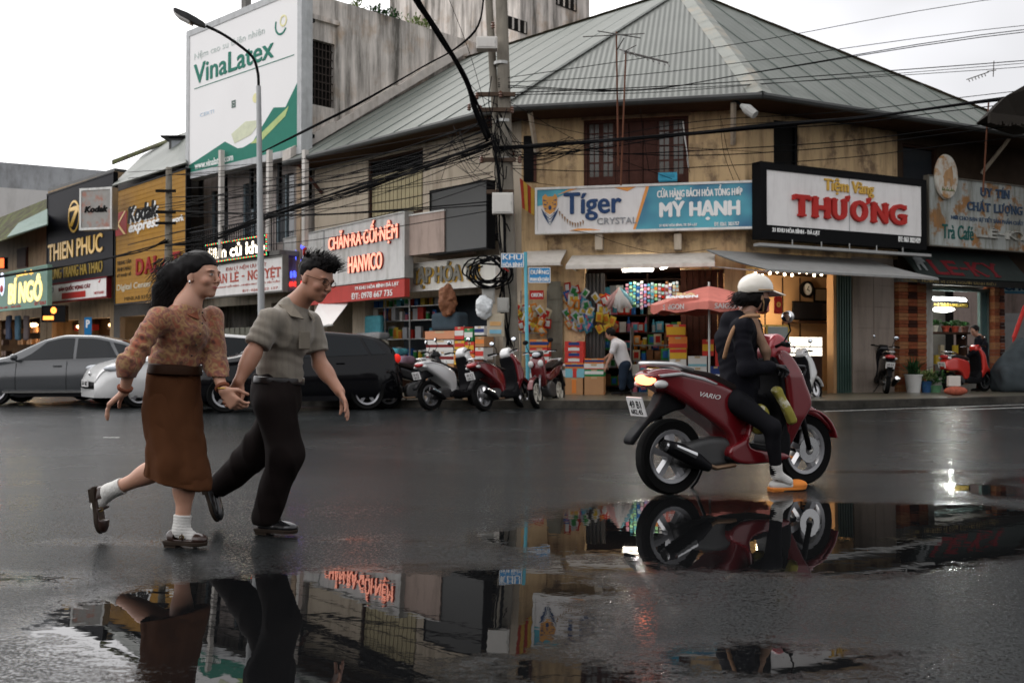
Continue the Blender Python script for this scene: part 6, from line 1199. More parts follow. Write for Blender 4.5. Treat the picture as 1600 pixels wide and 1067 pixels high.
potted('pale variegated plant in a small blue pot', FR_, 1447, -.65, 606, 572, P3('pot_blue', (.03, .08, .18)), 'pale', .13, .26, 2); potted('low dark plant in a squat green pot', FR_, 1461, -.75, 606, 572, P3('pot_green', (.10, .22, .12)), 'leaf', .15, .16, 3)
T = thing('window_bench', 'dark bench carrying plants inside the plant shop window', 'bench', FR_, (SHx0 + SHx1) / 2, .5, .2); zz = FR_.Z(1490, 519, .5); MB().box(SHx0 + .1, SHx1 - .3, .35, .75, zz - .05, zz).box(SHx0 + .15, SHx0 + .2, .4, .7, .2, zz - .051).box(SHx1 - .4, SHx1 - .35, .4, .7, .2, zz - .051).build('bench_top', darkw, T)
for i, (px, k, pot, s, lb) in enumerate(((1460, 'leaf', P3('pot_cream', (.5, .48, .4)), 4, 'small plant in a cream pot at the left of the window bench'), (1478, 'leaf', P3('pot_red', (.25, .05, .03)), 5, 'bushy bright plant in a red pot on the window bench'), (1493, 'leaf', P3('pot_red', (.25, .05, .03)), 6, 'leafy plant in the middle of the window bench'), (1508, 'leaf', P3('pot_dark', (.1, .05, .04)), 7, 'dark potted plant near the right end of the window bench'))): potted(lb, FR_, px, .5, 519, 497 + (i % 2) * 4, pot, k, .10, .15, s, zz)
for i in range(9): goods('pack_box', [2, 9, 2, 8][i % 4], FR_, SHx0 + .3 + i * .17, .45, .55 + .25 * (i % 3), 1.1, 0, 'yellow tea boxes stacked under the window bench', 'small yellow tea box stacked under the plant bench', 'tea box', 'tea_box')
# --- stationery and bedding shop (left wing)
xa, xb = OPl[0] + .05, OPl[1] - .05; T = thing('display_shelf', 'open metal shelves of stationery under the grocery sign', 'shelf', FL, (xa + xb) / 2, .3, ZP); mb = MB(); zr_ = [FL.Z(640, p, .2) for p in (590, 560, 529, 500, 478)]
for z in zr_: mb.box(xa, FL.X(690, .2), .2, .6, z - .02, z)
for px in (572, 602, 640, 690): x = FL.X(px, .2); mb.box(x, x + .03, .18, .21, ZP, 2.6)
mb.build('shelf_frame', metalg, T)
MB().box(xa, xb, 1.3, 1.35, ZP, 2.9).build('back_panel', mat('dim_blue_panel', (.05, .06, .07)), T)
x = xa + .12; k = 0
for zi, z in enumerate(zr_[1:]):
 x = xa + .12
 while x < FL.X(688, .3): goods(['pack_box', 'tin', 'pack_box', 'packet'][rs.randrange(4)], rs.choice([4, 5, 6, 10, 4, 0, 2, 8, 10]), FL, x, .28, z + .002, rs.uniform(1.1, 1.7), rs.uniform(-.2, .2), 'stationery packs on the open metal shelves', 'small stationery pack on the open metal shelves of the left shop', 'pack'); x += rs.uniform(.15, .3)
# bolsters, folded bedding piled in front
def bedding(label, fr, x, y, z, L_, r, M, seed, flat=.6, name='bedding_roll', cat='bedding'):
 T = thing(name, label, cat, fr, x, y, z); P0 = fr.w(x, y, z + r * flat)
 f = lambda P: f_bx(P, (x, y, z + r * flat), (L_ / 2, r, r * flat), r * flat * .8) + .012 * wob(P, 14, seed)
 sd_obj(name.split('_')[0] + '_cover', f, (x - L_ / 2 - .1, y - r - .1, z - .06), (x + L_ / 2 + .1, y + r + .1, z + r * 2 * flat + .08), .035, M, T, 1, shift=(x, y, z)); return T
bc = [P3('bed_' + n, c, r=.7, var=.25, s=9) for n, c in (('blue', (.10, .22, .38)), ('pink', (.42, .22, .24)), ('grey', (.24, .24, .24)), ('cream', (.45, .40, .33)), ('teal', (.08, .28, .33)), ('mauve', (.30, .20, .26)))]
for i, (px, py, L_, r, c, lb) in enumerate(((598, 560, 1.0, .22, 1, 'pink folded blanket low in the bedding pile behind the black bike'), (588, 548, 1.0, .2, 0, 'blue patterned bedding pack on the pile behind the black car'), (612, 549, .9, .2, 4, 'teal bedding pack beside the blue one on the pile'), (584, 537, .9, .2, 3, 'cream bedding pack high on the bedding pile'), (575, 525, 1.0, .2, 2, 'grey rolled mattress on top of the bedding pile'), (592, 524, .5, .2, 2, 'silvery plastic-wrapped bedding pack on the pile'), (622, 562, .9, .24, 5, 'mauve blanket stack beside the white scooter handlebar'))):
 x, z = FL.pp(px, py, -.5); bedding(lb, FL, x, -.5, z - r * .5, L_, r, bc[c], i, .45)
T = thing('bedding_plinth', 'low trestle supporting the bedding pile behind the parked car', 'trestle', FL, FL.X(597, -.5), -.5, ZP); a, b = FL.X(566, -.5), FL.X(632, -.5); z = FL.Z(600, 566, -.5); MB().box(a, b, -.8, -.2, z - .16, z - .08).build('top', darkw, T); [MB().box(x_, x_ + .06, -.75, -.25, ZP, z - .161).build('leg', darkw, T) for x_ in (a, (a + b) / 2, b - .06)]
x, z = FL.pp(586, 505, -.1); T = thing('bedding_pack', 'bright blue bedding pack hung at the left of the shelves', 'bedding', FL, x, -.1, z - .3); MB().box(x - .35, x + .35, -.2, -.05, z - .35, z + .2).build('cover', bc[4], T, bev=.05)
carton('orange peach box stack below the grey suitcase', FL, FL.X(664, -.9), FL.X(710, -.9), -.9, .4, FL.Z(685, 530, -.9), FL.Z(685, 517, -.9), P3('peach_box', (.55, .25, .14)), None)
x0, x1 = FL.X(666, -.9), FL.X(709, -.9)
for i, (p0, p1) in enumerate(((568, 549), (549, 531))): carton('white carton with dark striped print, %s of two under the peach box' % ('lower', 'upper')[i], FL, x0, x1, -.9, .4, FL.Z(685, p0, -.9), FL.Z(685, p1, -.9) - .003, whb, mat('maroon_print', (.16, .02, .02)), bandz=(.35, .6))
carton('plain dark carton at the base of the striped cartons', FL, x0, x1, -.9, .4, ZP, FL.Z(685, 568, -.9) - .003, card)
x0, x1 = FL.X(672, -.8), FL.X(716, -.8); z0, z1 = FL.Z(690, 517, -.8), FL.Z(690, 488, -.8); T = thing('suitcase', 'slate grey soft suitcase lying on the peach boxes', 'suitcase', FL, (x0 + x1) / 2, -.6, z0); f = lambda P: f_bx(P, ((x0 + x1) / 2, -.62, (z0 + z1) / 2), ((x1 - x0) / 2 - .02 , .2, (z1 - z0) / 2), .09) + .008 * wob(P, 9)
sd_obj('shell', f, (x0 - .1, -.95, z0 - .05), (x1 + .1, -.3, z1 + .1), .03, mat('slate_cloth', (.045, .065, .08), r=.7, var=.15), T, 1); MB().tube([(x0 + .2, -.62, z1 - .01), (x0 + .25, -.62, z1 + .07), (x1 - .25, -.62, z1 + .07), (x1 - .2, -.62, z1 - .01)], .018, 6).build('handle', blackp, T)
q = FL.pp(699, 470, -.9); crumple('snack_bundle', 'bundle of brown snack bags hanging above the grey suitcase', 'snack bag', tuple(FL.w(q[0], -.9, q[1])), (.22, .15, .38), mat('brown_bag', (.20, .09, .05), r=.4, var=.4, s=12, col2=(.4, .2, .1)), 8)
for i, (pa, pb, pt, pq, A, B, s, lb) in enumerate(((713, 727, 510, 530, redb, whb, None, 'red box with white disc in the upper row left of the meter boxes'), (728, 741, 513, 533, grb, whb, None, 'green box in the upper row beside the red box'), (744, 759, 510, 524, whb, blb, None, 'pale box on top of the right box row'), (713, 728, 532, 546, ylb, redb, None, 'yellow box in the middle row'), (729, 743, 534, 552, redb, ylb, None, 'red and yellow box in the middle row'), (745, 759, 526, 542, card, orb, None, 'brown box in the middle row nearest the pole'), (728, 743, 553, 575, orb, ylb, None, 'bright orange box in the lower row behind the scooters'), (745, 758, 543, 562, whb, redb, None, 'white and red box in the lower row nearest the pole'), (712, 727, 548, 570, ylb, orb, None, 'yellow and orange box at the left of the lower row'))):
 carton(lb, FL, FL.X(pa, -.9), FL.X(pb, -.9), -.95, .3, FL.Z(736, pq, -.9), FL.Z(736, pt, -.9), A, B, s)
T = thing('display_table', 'dark trestle table carrying the box rows and cartons near the pole', 'table', FL, FL.X(735, -.9), -.8, ZP); z = FL.Z(736, 577, -.9); a, b = FL.X(711, -.9), FL.X(760, -.9); MB().box(a, b, -.98, -.6, z - .04, z).build('table_top', darkw, T); [MB().box(x_, x_ + .05, -.95, -.65, ZP, z - .041).build('leg', darkw, T) for x_ in (a, b - .05)]
mb = MB(); T = thing('display_rack', 'wire rack behind the box rows, holding up the upper boxes', 'rack', FL, FL.X(735, -.6), -.6, ZP); [mb.box(a, b, -.64, -.62, FL.Z(736, p, -.6), FL.Z(736, p, -.6) + .02) for p in (552, 533, 515)]; mb.box(a, a + .02, -.64, -.62, ZP, FL.Z(736, 508, -.6)).box(b - .02, b, -.64, -.62, ZP, FL.Z(736, 508, -.6)).build('frame', metalg, T)
point('shop_light', FL, FL.X(650, .6), .1, 2.5, 16, (.85, .95, 1), .3)
# --- the row of shops further left
def lhouse(label, px0, px1, pyt, wallM, z_sh, seed, warmth=None):
 x0, x1 = FL.X(px0, .3), FL.X(px1, .3); z1 = FL.Z(px1, pyt, .3); T = thing('shop_house', label, 'building', FL, (x0 + x1) / 2, 0, ZP); mb = MB(); H = [(x0 + (x1 - x0) * .08, x0 + (x1 - x0) * .50, ZP, z_sh), (x0 + (x1 - x0) * .58, x0 + (x1 - x0) * .95, ZP, z_sh)]
 holes(mb, x0, x1, ZP, z1, .3, .5, H); mb.build('front_wall', wallM, T); MB().box(x0 + .01, x1 - .01, 2.5, 2.6, ZP, z1 - .01).build('inner_wall', mat('inner_brown', (.10, .065, .04), r=.8), T); MB().box(x0 + .01, x1 - .01, .5, 2.5, z_sh + .1, z_sh + .2).build('ceiling', darkw, T)
 MB().box(x0, x1, .3, 7, z1, z1 + .12).build('roof', gut, T)
 MB().box(x0, x0 + .12, .501, 7, ZP, z1 - .01).build('side_wall', wallM, T); MB().box(x1 - .12, x1, .501, 7, ZP, z1 - .01).build('side_wall', wallM, T)
 for k, h in enumerate(H):
  q = MB(); [q.box(h[0] + .15 + i * .4, h[0] + .45 + i * .4, 1.2, 1.5, ZP + .3 + j * .55, ZP + .55 + j * .55) for j in range(4) for i in range(max(1, int((h[1] - h[0] - .3) / .4))) if (i + j + seed) % 3]
  q.build('stock', [card, redb, mat('dull_cloth', (.15, .1, .08))][(seed + k) % 3], T)
  if warmth: l = MB().ell(((h[0] + h[1]) / 2, 1.0, z_sh - .25), (.28, .2, .1), 12, 8).build('pendant_lamp', lit('shop_glow', (1, .62, .28), 5), T); point('shop_light', FL, (h[0] + h[1]) / 2, .9, z_sh - .5, warmth, (1, .6, .3), .2)
 return T
lhouse('dim shop house behind the amber photo board', 178, 316, 250, mat('dark_grey_front', (.08, .075, .07)), 2.5, 0, 60)
lhouse('dark shop house behind the black signboard', 74, 178, 268, mat('ochre_front', (.28, .2, .12), dirt=.6), 2.5, 1, 25)
lhouse('old shop house behind the pale green sign at the far left', -90, 73, 335, mat('ochre_front', (.28, .2, .12)), 2.7, 2, 8)
def slope(label, pts, M, T=None, name='lean_to_roof'):
 P_ = [at(*p) for p in pts]; sh = P_[0]; T = T or thing(name, label, 'roof', W, sh.x, sh.y, sh.z); n = (P_[1] - P_[0]).cross(P_[2] - P_[0]).normalized() * .05; mb = MB(); k = len(P_); mb.add(P_ + [p + n for p in P_], [tuple(range(k)), tuple(range(2 * k - 1, k - 1, -1))] + [(i, k + i, k + (i + 1) % k, (i + 1) % k) for i in range(k)]); d = (P_[1] - P_[0]).normalized(); mb.uv = [((p - P_[0]).dot(d), 0) for p in P_] * 2; mb.build('sheet', M, T); return T
moss = mat('mossy_tile', (.07, .065, .045), r=.9, var=.3, s=5, col2=(.10, .11, .05), c2=(.45, .6), c2s=2)
slope('grey-green sheet roof above the amber photo board', [(176, 292, 36), (292, 256, 31.5), (292, 208, 37), (225, 243, 41)], roofm)
slope('dark ridge tiles along the roof above the photo board', [(176, 258, 42), (292, 213, 37.5), (292, 208, 38), (176, 252, 42)], moss, name='ridge_tiles')
slope('mossy tiled roof behind the green sign at the far left', [(-60, 400, 46), (75, 352, 40), (75, 312, 44), (-60, 365, 52)], moss)
slope('small green metal lean-to roof above the pale green sign', [(12, 372, 40), (75, 352, 37.5), (75, 328, 40), (30, 350, 42)], mat('green_lean_to', (.16, .22, .19), r=.5, uvwave=(.2, .6, .03)))
T = thing('dormer', 'small dark glazed dormer on the roof left of the billboard', 'dormer', W, at(275, 235, 36).x, 36, at(275, 235, 36).z); a, c = at(264, 236, 36), at(292, 216, 36); MB().box(a.x, c.x, 36, 38, a.z, c.z).build('body', gut, T); MB().box(a.x + .1, c.x, 35.97, 35.99, a.z + .08, c.z - .1).build('glazing', P3('frosted', (.3, .32, .34)), T); MB().box(a.x - .25, c.x, 35.8, 38, c.z + .001, c.z + .06).build('roof', black, T)
T = thing('eave_window', 'dark window of the old house above the green sign', 'window', FL, FL.X(35, .2), .2, FL.Z(35, 415, .2)); a = FL.pp(26, 418, .2); b = FL.pp(40, 388, .2); MB().box(a[0], b[0], .2, .28, a[1], b[1]).build('shutter', darkw, T); MB().box(a[0] - .06, b[0] + .06, .24, .29, a[1] - .06, b[1] + .06).build('frame', brownw, T)
# clothes rail and hung cloth of the left shops
for i, (px, c, lb) in enumerate(((14, (.04, .05, .08), 'dark garment hanging at the front of the far left shop'), (28, (.05, .10, .14), 'blue-grey garment hanging beside the dark one at the far left'), (42, (.10, .08, .08), 'brownish garment hanging third in the far left shop front'))):
 x, z = FL.pp(px, 512, -.6); f = lambda P, x=x, z=z: f_bx(P, (x, -.6, z), (.28, .06, .55), .05) + .03 * wob(P, 6, i); T = thing('hanging_garment', lb, 'garment', FL, x, -.6, z + .5); sd_obj('cloth', f, (x - .4, -.8, z - .7), (x + .4, -.4, z + .7), .05, P3('garment_%d' % i, c, r=.8), T, 1)
# --- far right: lane with red canopies, arch sign
T = thing('side_lane_house', 'dark red-roofed lane houses behind the right brick pier', 'building', W, 18, 33, 0); a, c = at(1560, 600, 33), at(1760, 350, 33); MB().box(a.x, c.x, 33, 38, 0, 6.5).build('wall', mat('lane_wall', (.12, .09, .08), dirt=.6), T)
slope('', [(1552, 300, 30), (1700, 280, 30), (1700, 205, 36), (1560, 252, 36)], mat('rust_red_roof', (.26, .06, .045), r=.6, dirt=.4, uvwave=(.2, .7, .03)), T); MB().box(at(1566, 500, 32.8).x, c.x, 32.7, 32.9, 0, 2.4).build('shutter', mat('lane_shutter', (.16, .16, .16)), T)
T, F, L_, zb, zt = lsign('lane_sign', 'blue and white lettered sign with an arched top at the far right', 1563, 1660, 434, 458, 27, 27.5, mat('pale_blue_sign', (.30, .42, .46), r=.5), mat('sign_blue_rim', (.04, .16, .26)), .05, ref='l')
letters(T, 'CHƯƠNG', .1, L_ - .2, zb + .08, zt - .06, 0, mat('deep_navy', (.02, .06, .12)), .01, .02); MB().prism([(L_ * .05 + .75 * math.cos(a) + .7, zt + .01 + .62 * math.sin(a)) for a in [math.pi * i / 16 for i in range(17)]], .0, .08).build('arch_panel', mat('arch_green', (.07, .13, .08), var=.5, s=4), T); ring(MB(), L_ * .05 + .7, zt + .02, .72, .8, -.03, .12, 0, 180, sx=1).build('arch_rim', whitep, T)
T = thing('red_canopy_frame', 'red steel canopy pole leaning in the lane at the far right', 'canopy pole', W, at(1585, 560, 24).x, 24, ZP); MB().cyl(tuple(at(1584, 528, 24)), tuple(at(1602, 478, 24)), .05).cyl((at(1584, 528, 24).x, 24, ZP), tuple(at(1584, 528, 24)), .03).build('pole', redp, T)
# neighbour roof tip at the right edge
T = thing('neighbour_roof', 'dark ragged tiled roof corner entering at the right edge', 'roof', W, at(1600, 180, 22).x, 22, at(1600, 180, 22).z)
P_ = [at(*p) for p in ((1541, 182, 22), (1572, 150, 22), (1600, 134, 22), (1700, 110, 22), (1700, 192, 22.5), (1600, 200, 22.5), (1560, 188, 22.2))]; MB().add(P_ + [p + Vector((0, .5, -.05)) for p in P_], [tuple(range(7)), tuple(range(13, 6, -1))] + [(i, 7 + i, 7 + (i + 1) % 7, (i + 1) % 7) for i in range(7)]).build('eave', mat('dark_tiles', (.03, .026, .022), r=.8, bump=.6, bs=8), T); mb = MB(); r_ = random.Random(5)
for i in range(26): p = at(1545 + i * 3, 184 + i * .35, 21.9); mb.box(p.x, p.x + .05, 21.85, 21.95, p.z - r_.uniform(.06, .16), p.z + .1)
mb.build('tile_edge', mat('dark_tiles', (.03, .026, .022)), T); a, c = at(1770, 190, 22.1), at(1950, 190, 22.1); MB().box(a.x, c.x, 22.4, 24, ZP, a.z + .1).build('wall', mat('lane_wall', (.12, .09, .08)), T); MB().box(a.x - .9, c.x, 22.2, 24.2, a.z + .11, a.z + .5).build('roof_deck', mat('dark_tiles', (.03, .026, .022)), T)
# weeds on the high wall
wd = [(560, 6), (600, 12), (618, 22), (650, 30), (668, 36), (590, 8)]
for i, (px, py) in enumerate(wd):
 y_, z_ = sidepp(px, py + 6, xs1); T = thing('wall_weed', ['yellowish weed tuft at the left end of the high wall', 'green shrubby weed growing on the high stained wall', 'bushy weed in the middle of the high wall top', 'dry weed tuft right of the bushy weed', 'yellow-green weed by the right step of the wall', 'small weed between the left tufts'][i], 'weed', FL, xs1 - .1, y_, 11.5); leafy(MB(), (xs1 - .1, y_, 11.45), 60, .22, .26, .03, .9, i).build('leaves', lf2 if i in (0, 3, 4) else lf, T)
# ---------------------------------------------------------------- the other side of the street, behind the photographer
for i, (x0, x1, h, c) in enumerate(((-30, -13, 6.5, (.2, .17, .14)), (-13, 2, 7.5, (.22, .2, .19)), (2, 13, 6, (.14, .12, .10)), (13, 32, 7, (.2, .19, .19)))):
 T = thing('shop_house', ['low tan shop house', 'tall grey shop house', 'low dark brown shop house', 'grey shop house at the end'][i] + ' across the street behind the photographer', 'building', W, (x0 + x1) / 2, -15, 0); mb = MB(); n = int((x1 - x0) / 2.6); w_ = (x1 - x0) / n; H = [(x0 + w_ * k + .5, x0 + w_ * (k + 1) - .5, z, z + 1.5) for k in range(n) for z in (4.0,)][:2 * n]
 holes(mb, x0, x1, 3, h, -15.3, -15, H); [mb.box(x0 + w_ * k, x0 + w_ * k + .3, -15.3, -15, -.3, 3) for k in range(n)]; mb.build('front_wall', mat('far_wall_%d' % i, c, dirt=.5), T); MB().box(x0, x1, -17, -16, -.3, h - .1).build('inner_wall', blackgap, T); MB().box(x0, x1, -16, -15.2, h + .001, h + .2).build('roof', black, T)
# ================================================================ vehicles
tyrem = mat('tyre_rubber', (.006, .006, .006), r=.7, var=.1); alloy = mat('alloy', (.30, .30, .31), r=.35, m=.7, var=.08); plast = mat('dark_plastic', (.008, .008, .009), r=.45, var=.1); chrome = mat('chrome', (.6, .6, .6), r=.12, m=1, var=.02)
headl = mat('headlight_glass', (.55, .57, .60), r=.1, var=.1); taill = mat('tail_red', (.40, .02, .02), r=.15, coat=1, var=.05); glz = mat('car_glass', (.012, .014, .016), r=.04, var=0, spec=.22); seatm = mat('seat_vinyl', (.020, .015, .014), r=.5, var=.1); platm = mat('plate_white', (.62, .61, .60), r=.4, var=.03)
def paint(n, c, r=.22): return mat(n, c, r=r, coat=.55 if max(c) > .02 else .22, var=.04, m=.1 if max(c) > .02 else 0, spec=.49 if max(c) > .02 else .2)
def wheel(T, c, r, w, ns, rimM=alloy, name='wheel', ax='y', spoke=.05, face=None, lo=.62):
 x, y, z = c; p = [(r * .80, -w / 2 * .8), (r * .93, -w / 2), (r * .985, -w * .36), (r, 0), (r * .985, w * .36), (r * .93, w / 2), (r * .80, w / 2 * .8), (r * .64, w * .3), (r * .64, -w * .3)]
 o = MB().lathe(p + [p[0]], c, 36, 'y', cap=False).build(name, tyrem, T, smooth=True, auto=40)
 mb = MB(); q = r * .70; mb.lathe([(q * .86, -w * .35), (q, -w * .42), (q * 1.03, -w * .3), (q * .95, 0), (q * 1.03, w * .3), (q, w * .42), (q * .86, w * .35), (q * .84, 0), (q * .86, -w * .35)], c, 30, 'y', cap=False)
 mb.lathe([(.001, -w * .34), (r * .16, -w * .34), (r * .18, 0), (r * .16, w * .34), (.001, w * .34)], c, 14, 'y')
 for i in range(ns):
  a = 2 * math.pi * i / ns + .3; d = Vector((math.cos(a), 0, math.sin(a))); s = Vector((-d.z, 0, d.x)); C = Vector(c); vs = []
  for k, (rr, ww) in enumerate(((r * .1, spoke * .8), (q * .9, spoke * 1.1))):
   for yy in (-w * .3, w * .3): vs += [C + d * rr + s * ww * r * 1.5 + Vector((0, yy, 0)), C + d * rr - s * ww * r * 1.5 + Vector((0, yy, 0))]
  mb.add(vs, [(0, 1, 3, 2), (4, 6, 7, 5), (0, 4, 5, 1), (2, 3, 7, 6), (0, 2, 6, 4), (1, 5, 7, 3)])
 mb.build('rim', rimM, o, smooth=True, auto=35); return o
def lerp_(tab, x):
 return float(np.interp(x, [t[0] for t in tab], [t[1] for t in tab]))
def sm_(tab, x, h=.10):
 return (lerp_(tab, x - h) + lerp_(tab, x - h / 2) + lerp_(tab, x) * 2 + lerp_(tab, x + h / 2) + lerp_(tab, x + h)) / 6
def car(label, gx, gy, rot, top, belt, plan, z0, wx, wr_, col, wins, ws, rimM=alloy, extra=None, dark_low=None):
 """x runs to the front; top/belt/plan are (x, value) tables; wx = axle positions"""
 T = thing('parked_car', label, 'car', W, gx, gy, 0, rz=rot); SH[T.name] = (0, 0, 0); x0, x1 = top[0][0], top[-1][0]; n = 64; R_ = []
 def hw(x): return sm_(plan, x)
 def zt(x): return sm_(top, x, .08)
 def zb(x): return min(sm_(belt, x), zt(x) - .015)
 def roofw(x): c = min(1, max(0, (zt(x) - zb(x)) / .4)); return hw(x) * (.93 - .20 * c)
 def side(x, z):
  b, t = zb(x), zt(x) - .045
  if z <= b: u = (z - z0) / (b - z0); return hw(x) * (.93 + .07 * math.sin(min(1, max(0, u * 1.15)) * math.pi) ** .6 if u < 1 else .93)
  return hw(x) * .95 + (roofw(x) - hw(x) * .95) * min(1, (z - b) / max(.02, t - b))
 mb = MB(); m = 0
 for i in range(n + 1):
  x = x0 + (x1 - x0) * i / n; b, t = zb(x), zt(x); sec = []
  for k in range(9): z = z0 + (b - z0) * k / 8; sec.append((side(x, z), z))
  for k in range(1, 6): z = b + (t - .045 - b) * k / 5; sec.append((side(x, max(z, b + 1e-4)), z))
  rw = roofw(x); sec += [(rw * .93, t - .018), (rw * .7, t - .006), (rw * .35, t)]
  row = [(x, -y, z) for y, z in sec] + [(x, 0, t)] + [(x, y, z) for y, z in reversed(sec)]; m = len(row); mb.v += row
 for i in range(n):
  for j in range(m): a, b_ = i * m + j, i * m + (j + 1) % m; mb.f.append((a, b_, b_ + m, a + m))
 mb.f += [tuple(range(m))[::-1], tuple(n * m + j for j in range(m))]
 body = mb.build('body', col, T, smooth=True)
 cut = MB()
 for ax_ in wx:
  for s in (-1, 1): cut.lathe([(wr_ * 1.13, 0), (wr_ * 1.13, .34)], (ax_, s * (hw(ax_) - .17) - .17, wr_), 28, 'y')
 co = cut.build('cut', black, None); bm_ = body.modifiers.new('arch', 'BOOLEAN'); bm_.operation = 'DIFFERENCE'; bm_.object = co; bm_.solver = 'EXACT'; co.parent = T
 bpy.context.view_layer.update(); me = bpy.data.meshes.new_from_object(body.evaluated_get(bpy.context.evaluated_depsgraph_get())); body.modifiers.clear(); body.data = me; bpy.data.objects.remove(co)
 me.polygons.foreach_set('use_smooth', [True] * len(me.polygons)); me.set_sharp_from_angle(angle=R(38))
 if len(me.materials) > 1: me.polygons.foreach_set('material_index', [0] * len(me.polygons))
 for s in (-1, 1):
  for (a0, a1, b0, b1) in wins:      # bottom x0,x1 ; top x0,x1
   q = MB(); N_ = 8
   for j in range(5):
    v = j / 4
    for i in range(N_ + 1):
     u = i / N_; x = (a0 + (a1 - a0) * u) * (1 - v) + (b0 + (b1 - b0) * u) * v; bz, tz = zb(x) + .025, zt(x) - .075; z = bz + (tz - bz) * v; q.v.append((x, s * (side(x, z) + .006), z))
   for j in range(4):
    for i in range(N_): a = j * (N_ + 1) + i; f = (a, a + 1, a + N_ + 2, a + N_ + 1); q.f.append(f if s < 0 else f[::-1])
   q.build('side_window', glz, T, smooth=True)
  x = sum(wx) / 2
  for dx in (-.02, .95):
   q = MB(); q.tube([(x + dx, s * (side(x + dx, z) + .001), z) for z in np.linspace(z0 + .12, zb(x + dx) - .02, 8)], .005, 4).build('door_seam', black, T)
  for dx in (.08, -.85): hx = x + dx; MB().box(hx, hx + .16, s * (side(hx, zb(hx) - .13)) - .02, s * (side(hx, zb(hx) - .13)) + .02, zb(hx) - .13, zb(hx) - .10).build('door_handle', col, T, bev=.008)
  MB().box(wx[0] + wr_ * 1.2, wx[1] - wr_ * 1.2, s * (hw(x) * .96) - .012, s * (hw(x) * .96) + .012, z0 - .02, z0 + .07).build('sill', dark_low or plast, T)
  mx = wins[0][1] - .02; mb = MB().ell((mx, s * (hw(mx) + .10), zb(mx) + .09), (.07, .10, .07), 12, 8); mb.cyl((mx, s * hw(mx) * .93, zb(mx) + .02), (mx, s * (hw(mx) + .06), zb(mx) + .07), .02); mb.build('wing_mirror', col, T, smooth=True)
  for ax_ in wx: wheel(T, (ax_, s * (hw(ax_) - .11), wr_), wr_, .2, 5, rimM, spoke=.062)
 for nm, (xa, xb) in zip(('windscreen', 'rear_window'), ws):
  q = MB()
  for j in range(7):
   x = xa + (xb - xa) * j / 6; sl = (zt(x + .01) - zt(x - .01)) / .02; nx, nz = -sl / math.hypot(1, sl), 1 / math.hypot(1, sl)
   for i in range(9): y = (i / 4 - 1) * roofw(x) * .88; z = zt(x) - .018 * (y / roofw(x) / .93) ** 2; q.v.append((x + nx * .012, y, z + nz * .012))
  for j in range(6):
   for i in range(8): a = j * 9 + i; q.f.append((a, a + 9, a + 10, a + 1))
  q.build(nm, glz, T, smooth=True)
 MB().box(wx[0], wx[1], -.6, .6, z0 - .03, z0 + .03).build('underbody', black, T)
 return T, hw, zt, zb, side
HT = [(-2.0, .62), (-1.98, .95), (-1.86, 1.12), (-1.6, 1.33), (-1.2, 1.42), (-.4, 1.47), (.25, 1.41), (1.0, 1.02), (1.25, .98), (1.75, .84), (1.98, .66), (2.02, .45)]
HB = [(-2.0, .62), (-1.8, 1.02), (-.9, .98), (.9, .90), (2.02, .8)]
HP = [(-2.0, .62), (-1.9, .78), (-1.5, .85), (0, .87), (1.3, .86), (1.7, .80), (1.95, .62), (2.02, .5)]
HW_ = [(-.35, .86, -.35, .30), (-1.30, -.42, -1.15, -.42), (-1.66, -1.36, -1.45, -1.22)]
def lights(T, hw, fx, zz, rx, side_, M=headl, sx=.86, sc_=(.12, .13, .06), z2=None):
 for s in (-1, 1): MB().ell((fx, s * hw(fx) * sx, zz), sc_, 16, 10).build('headlight', M, T, smooth=True)
def plate_(T, x, z, s, txt='51A 682', w=.24, h=.13):
 o = MB().box(min(x, x + s * .02), max(x, x + s * .02), -w, w, z - h / 2, z + h / 2).build('number_plate', platm, T); mb = MB(); write(mb, txt, -w * .85, w * .85, z - h * .3, z + h * .3, 0, .004); mb.v = [(x + s * (.02 + .004) - s * v[1], s * v[0], v[2]) for v in mb.v]; mb.build('lettering', blackp, o)
def bumper_face(T, x, hw, z0, z1, w, M=black, nm='grille', d=.05):
 MB().prism([(x - .1, z0), (x + d * .6, z0 + .02), (x + d, (z0 + z1) / 2), (x + d * .5, z1), (x - .1, z1)], -w, w, 'xz').build(nm, M, T, bev=.015)
# black hatchback behind the running couple
g = ground(392, 642); T, hw, zt, zb, sd__ = car('black five-door hatchback parked nose-left behind the running man', 0, 0, 0, HT, HB, HP, .20, (-1.28, 1.27), .32, paint('black_car_paint', (.003, .003, .004), .12), HW_, [(.30, .96), (-1.86, -1.58)])
ang = R(180 + 22); Tw = Vector((math.cos(ang), math.sin(ang), 0)); g = ground(573, 640); yl = Vector((-Tw.y, Tw.x, 0)); T.location = Vector((g.x, g.y, 0)) + Tw * 1.28 - yl * .76; T.rotation_euler = (0, 0, ang)
lights(T, hw, 1.72, .72, 0, 0); bumper_face(T, 1.98, hw, .28, .42, .45); plate_(T, 2.0, .5, 1)
for s in (-1, 1): MB().ell((-1.88, s * .66, .95), (.08, .09, .09), 14, 10).build('tail_light', lit('tail_glow', (.75, .03, .02), .2), T, smooth=True)
MB().box(-2.06, -1.9, -.6, .6, .3, .42).build('rear_bumper_strip', plast, T, bev=.02); plate_(T, -2.0, .72, -1)
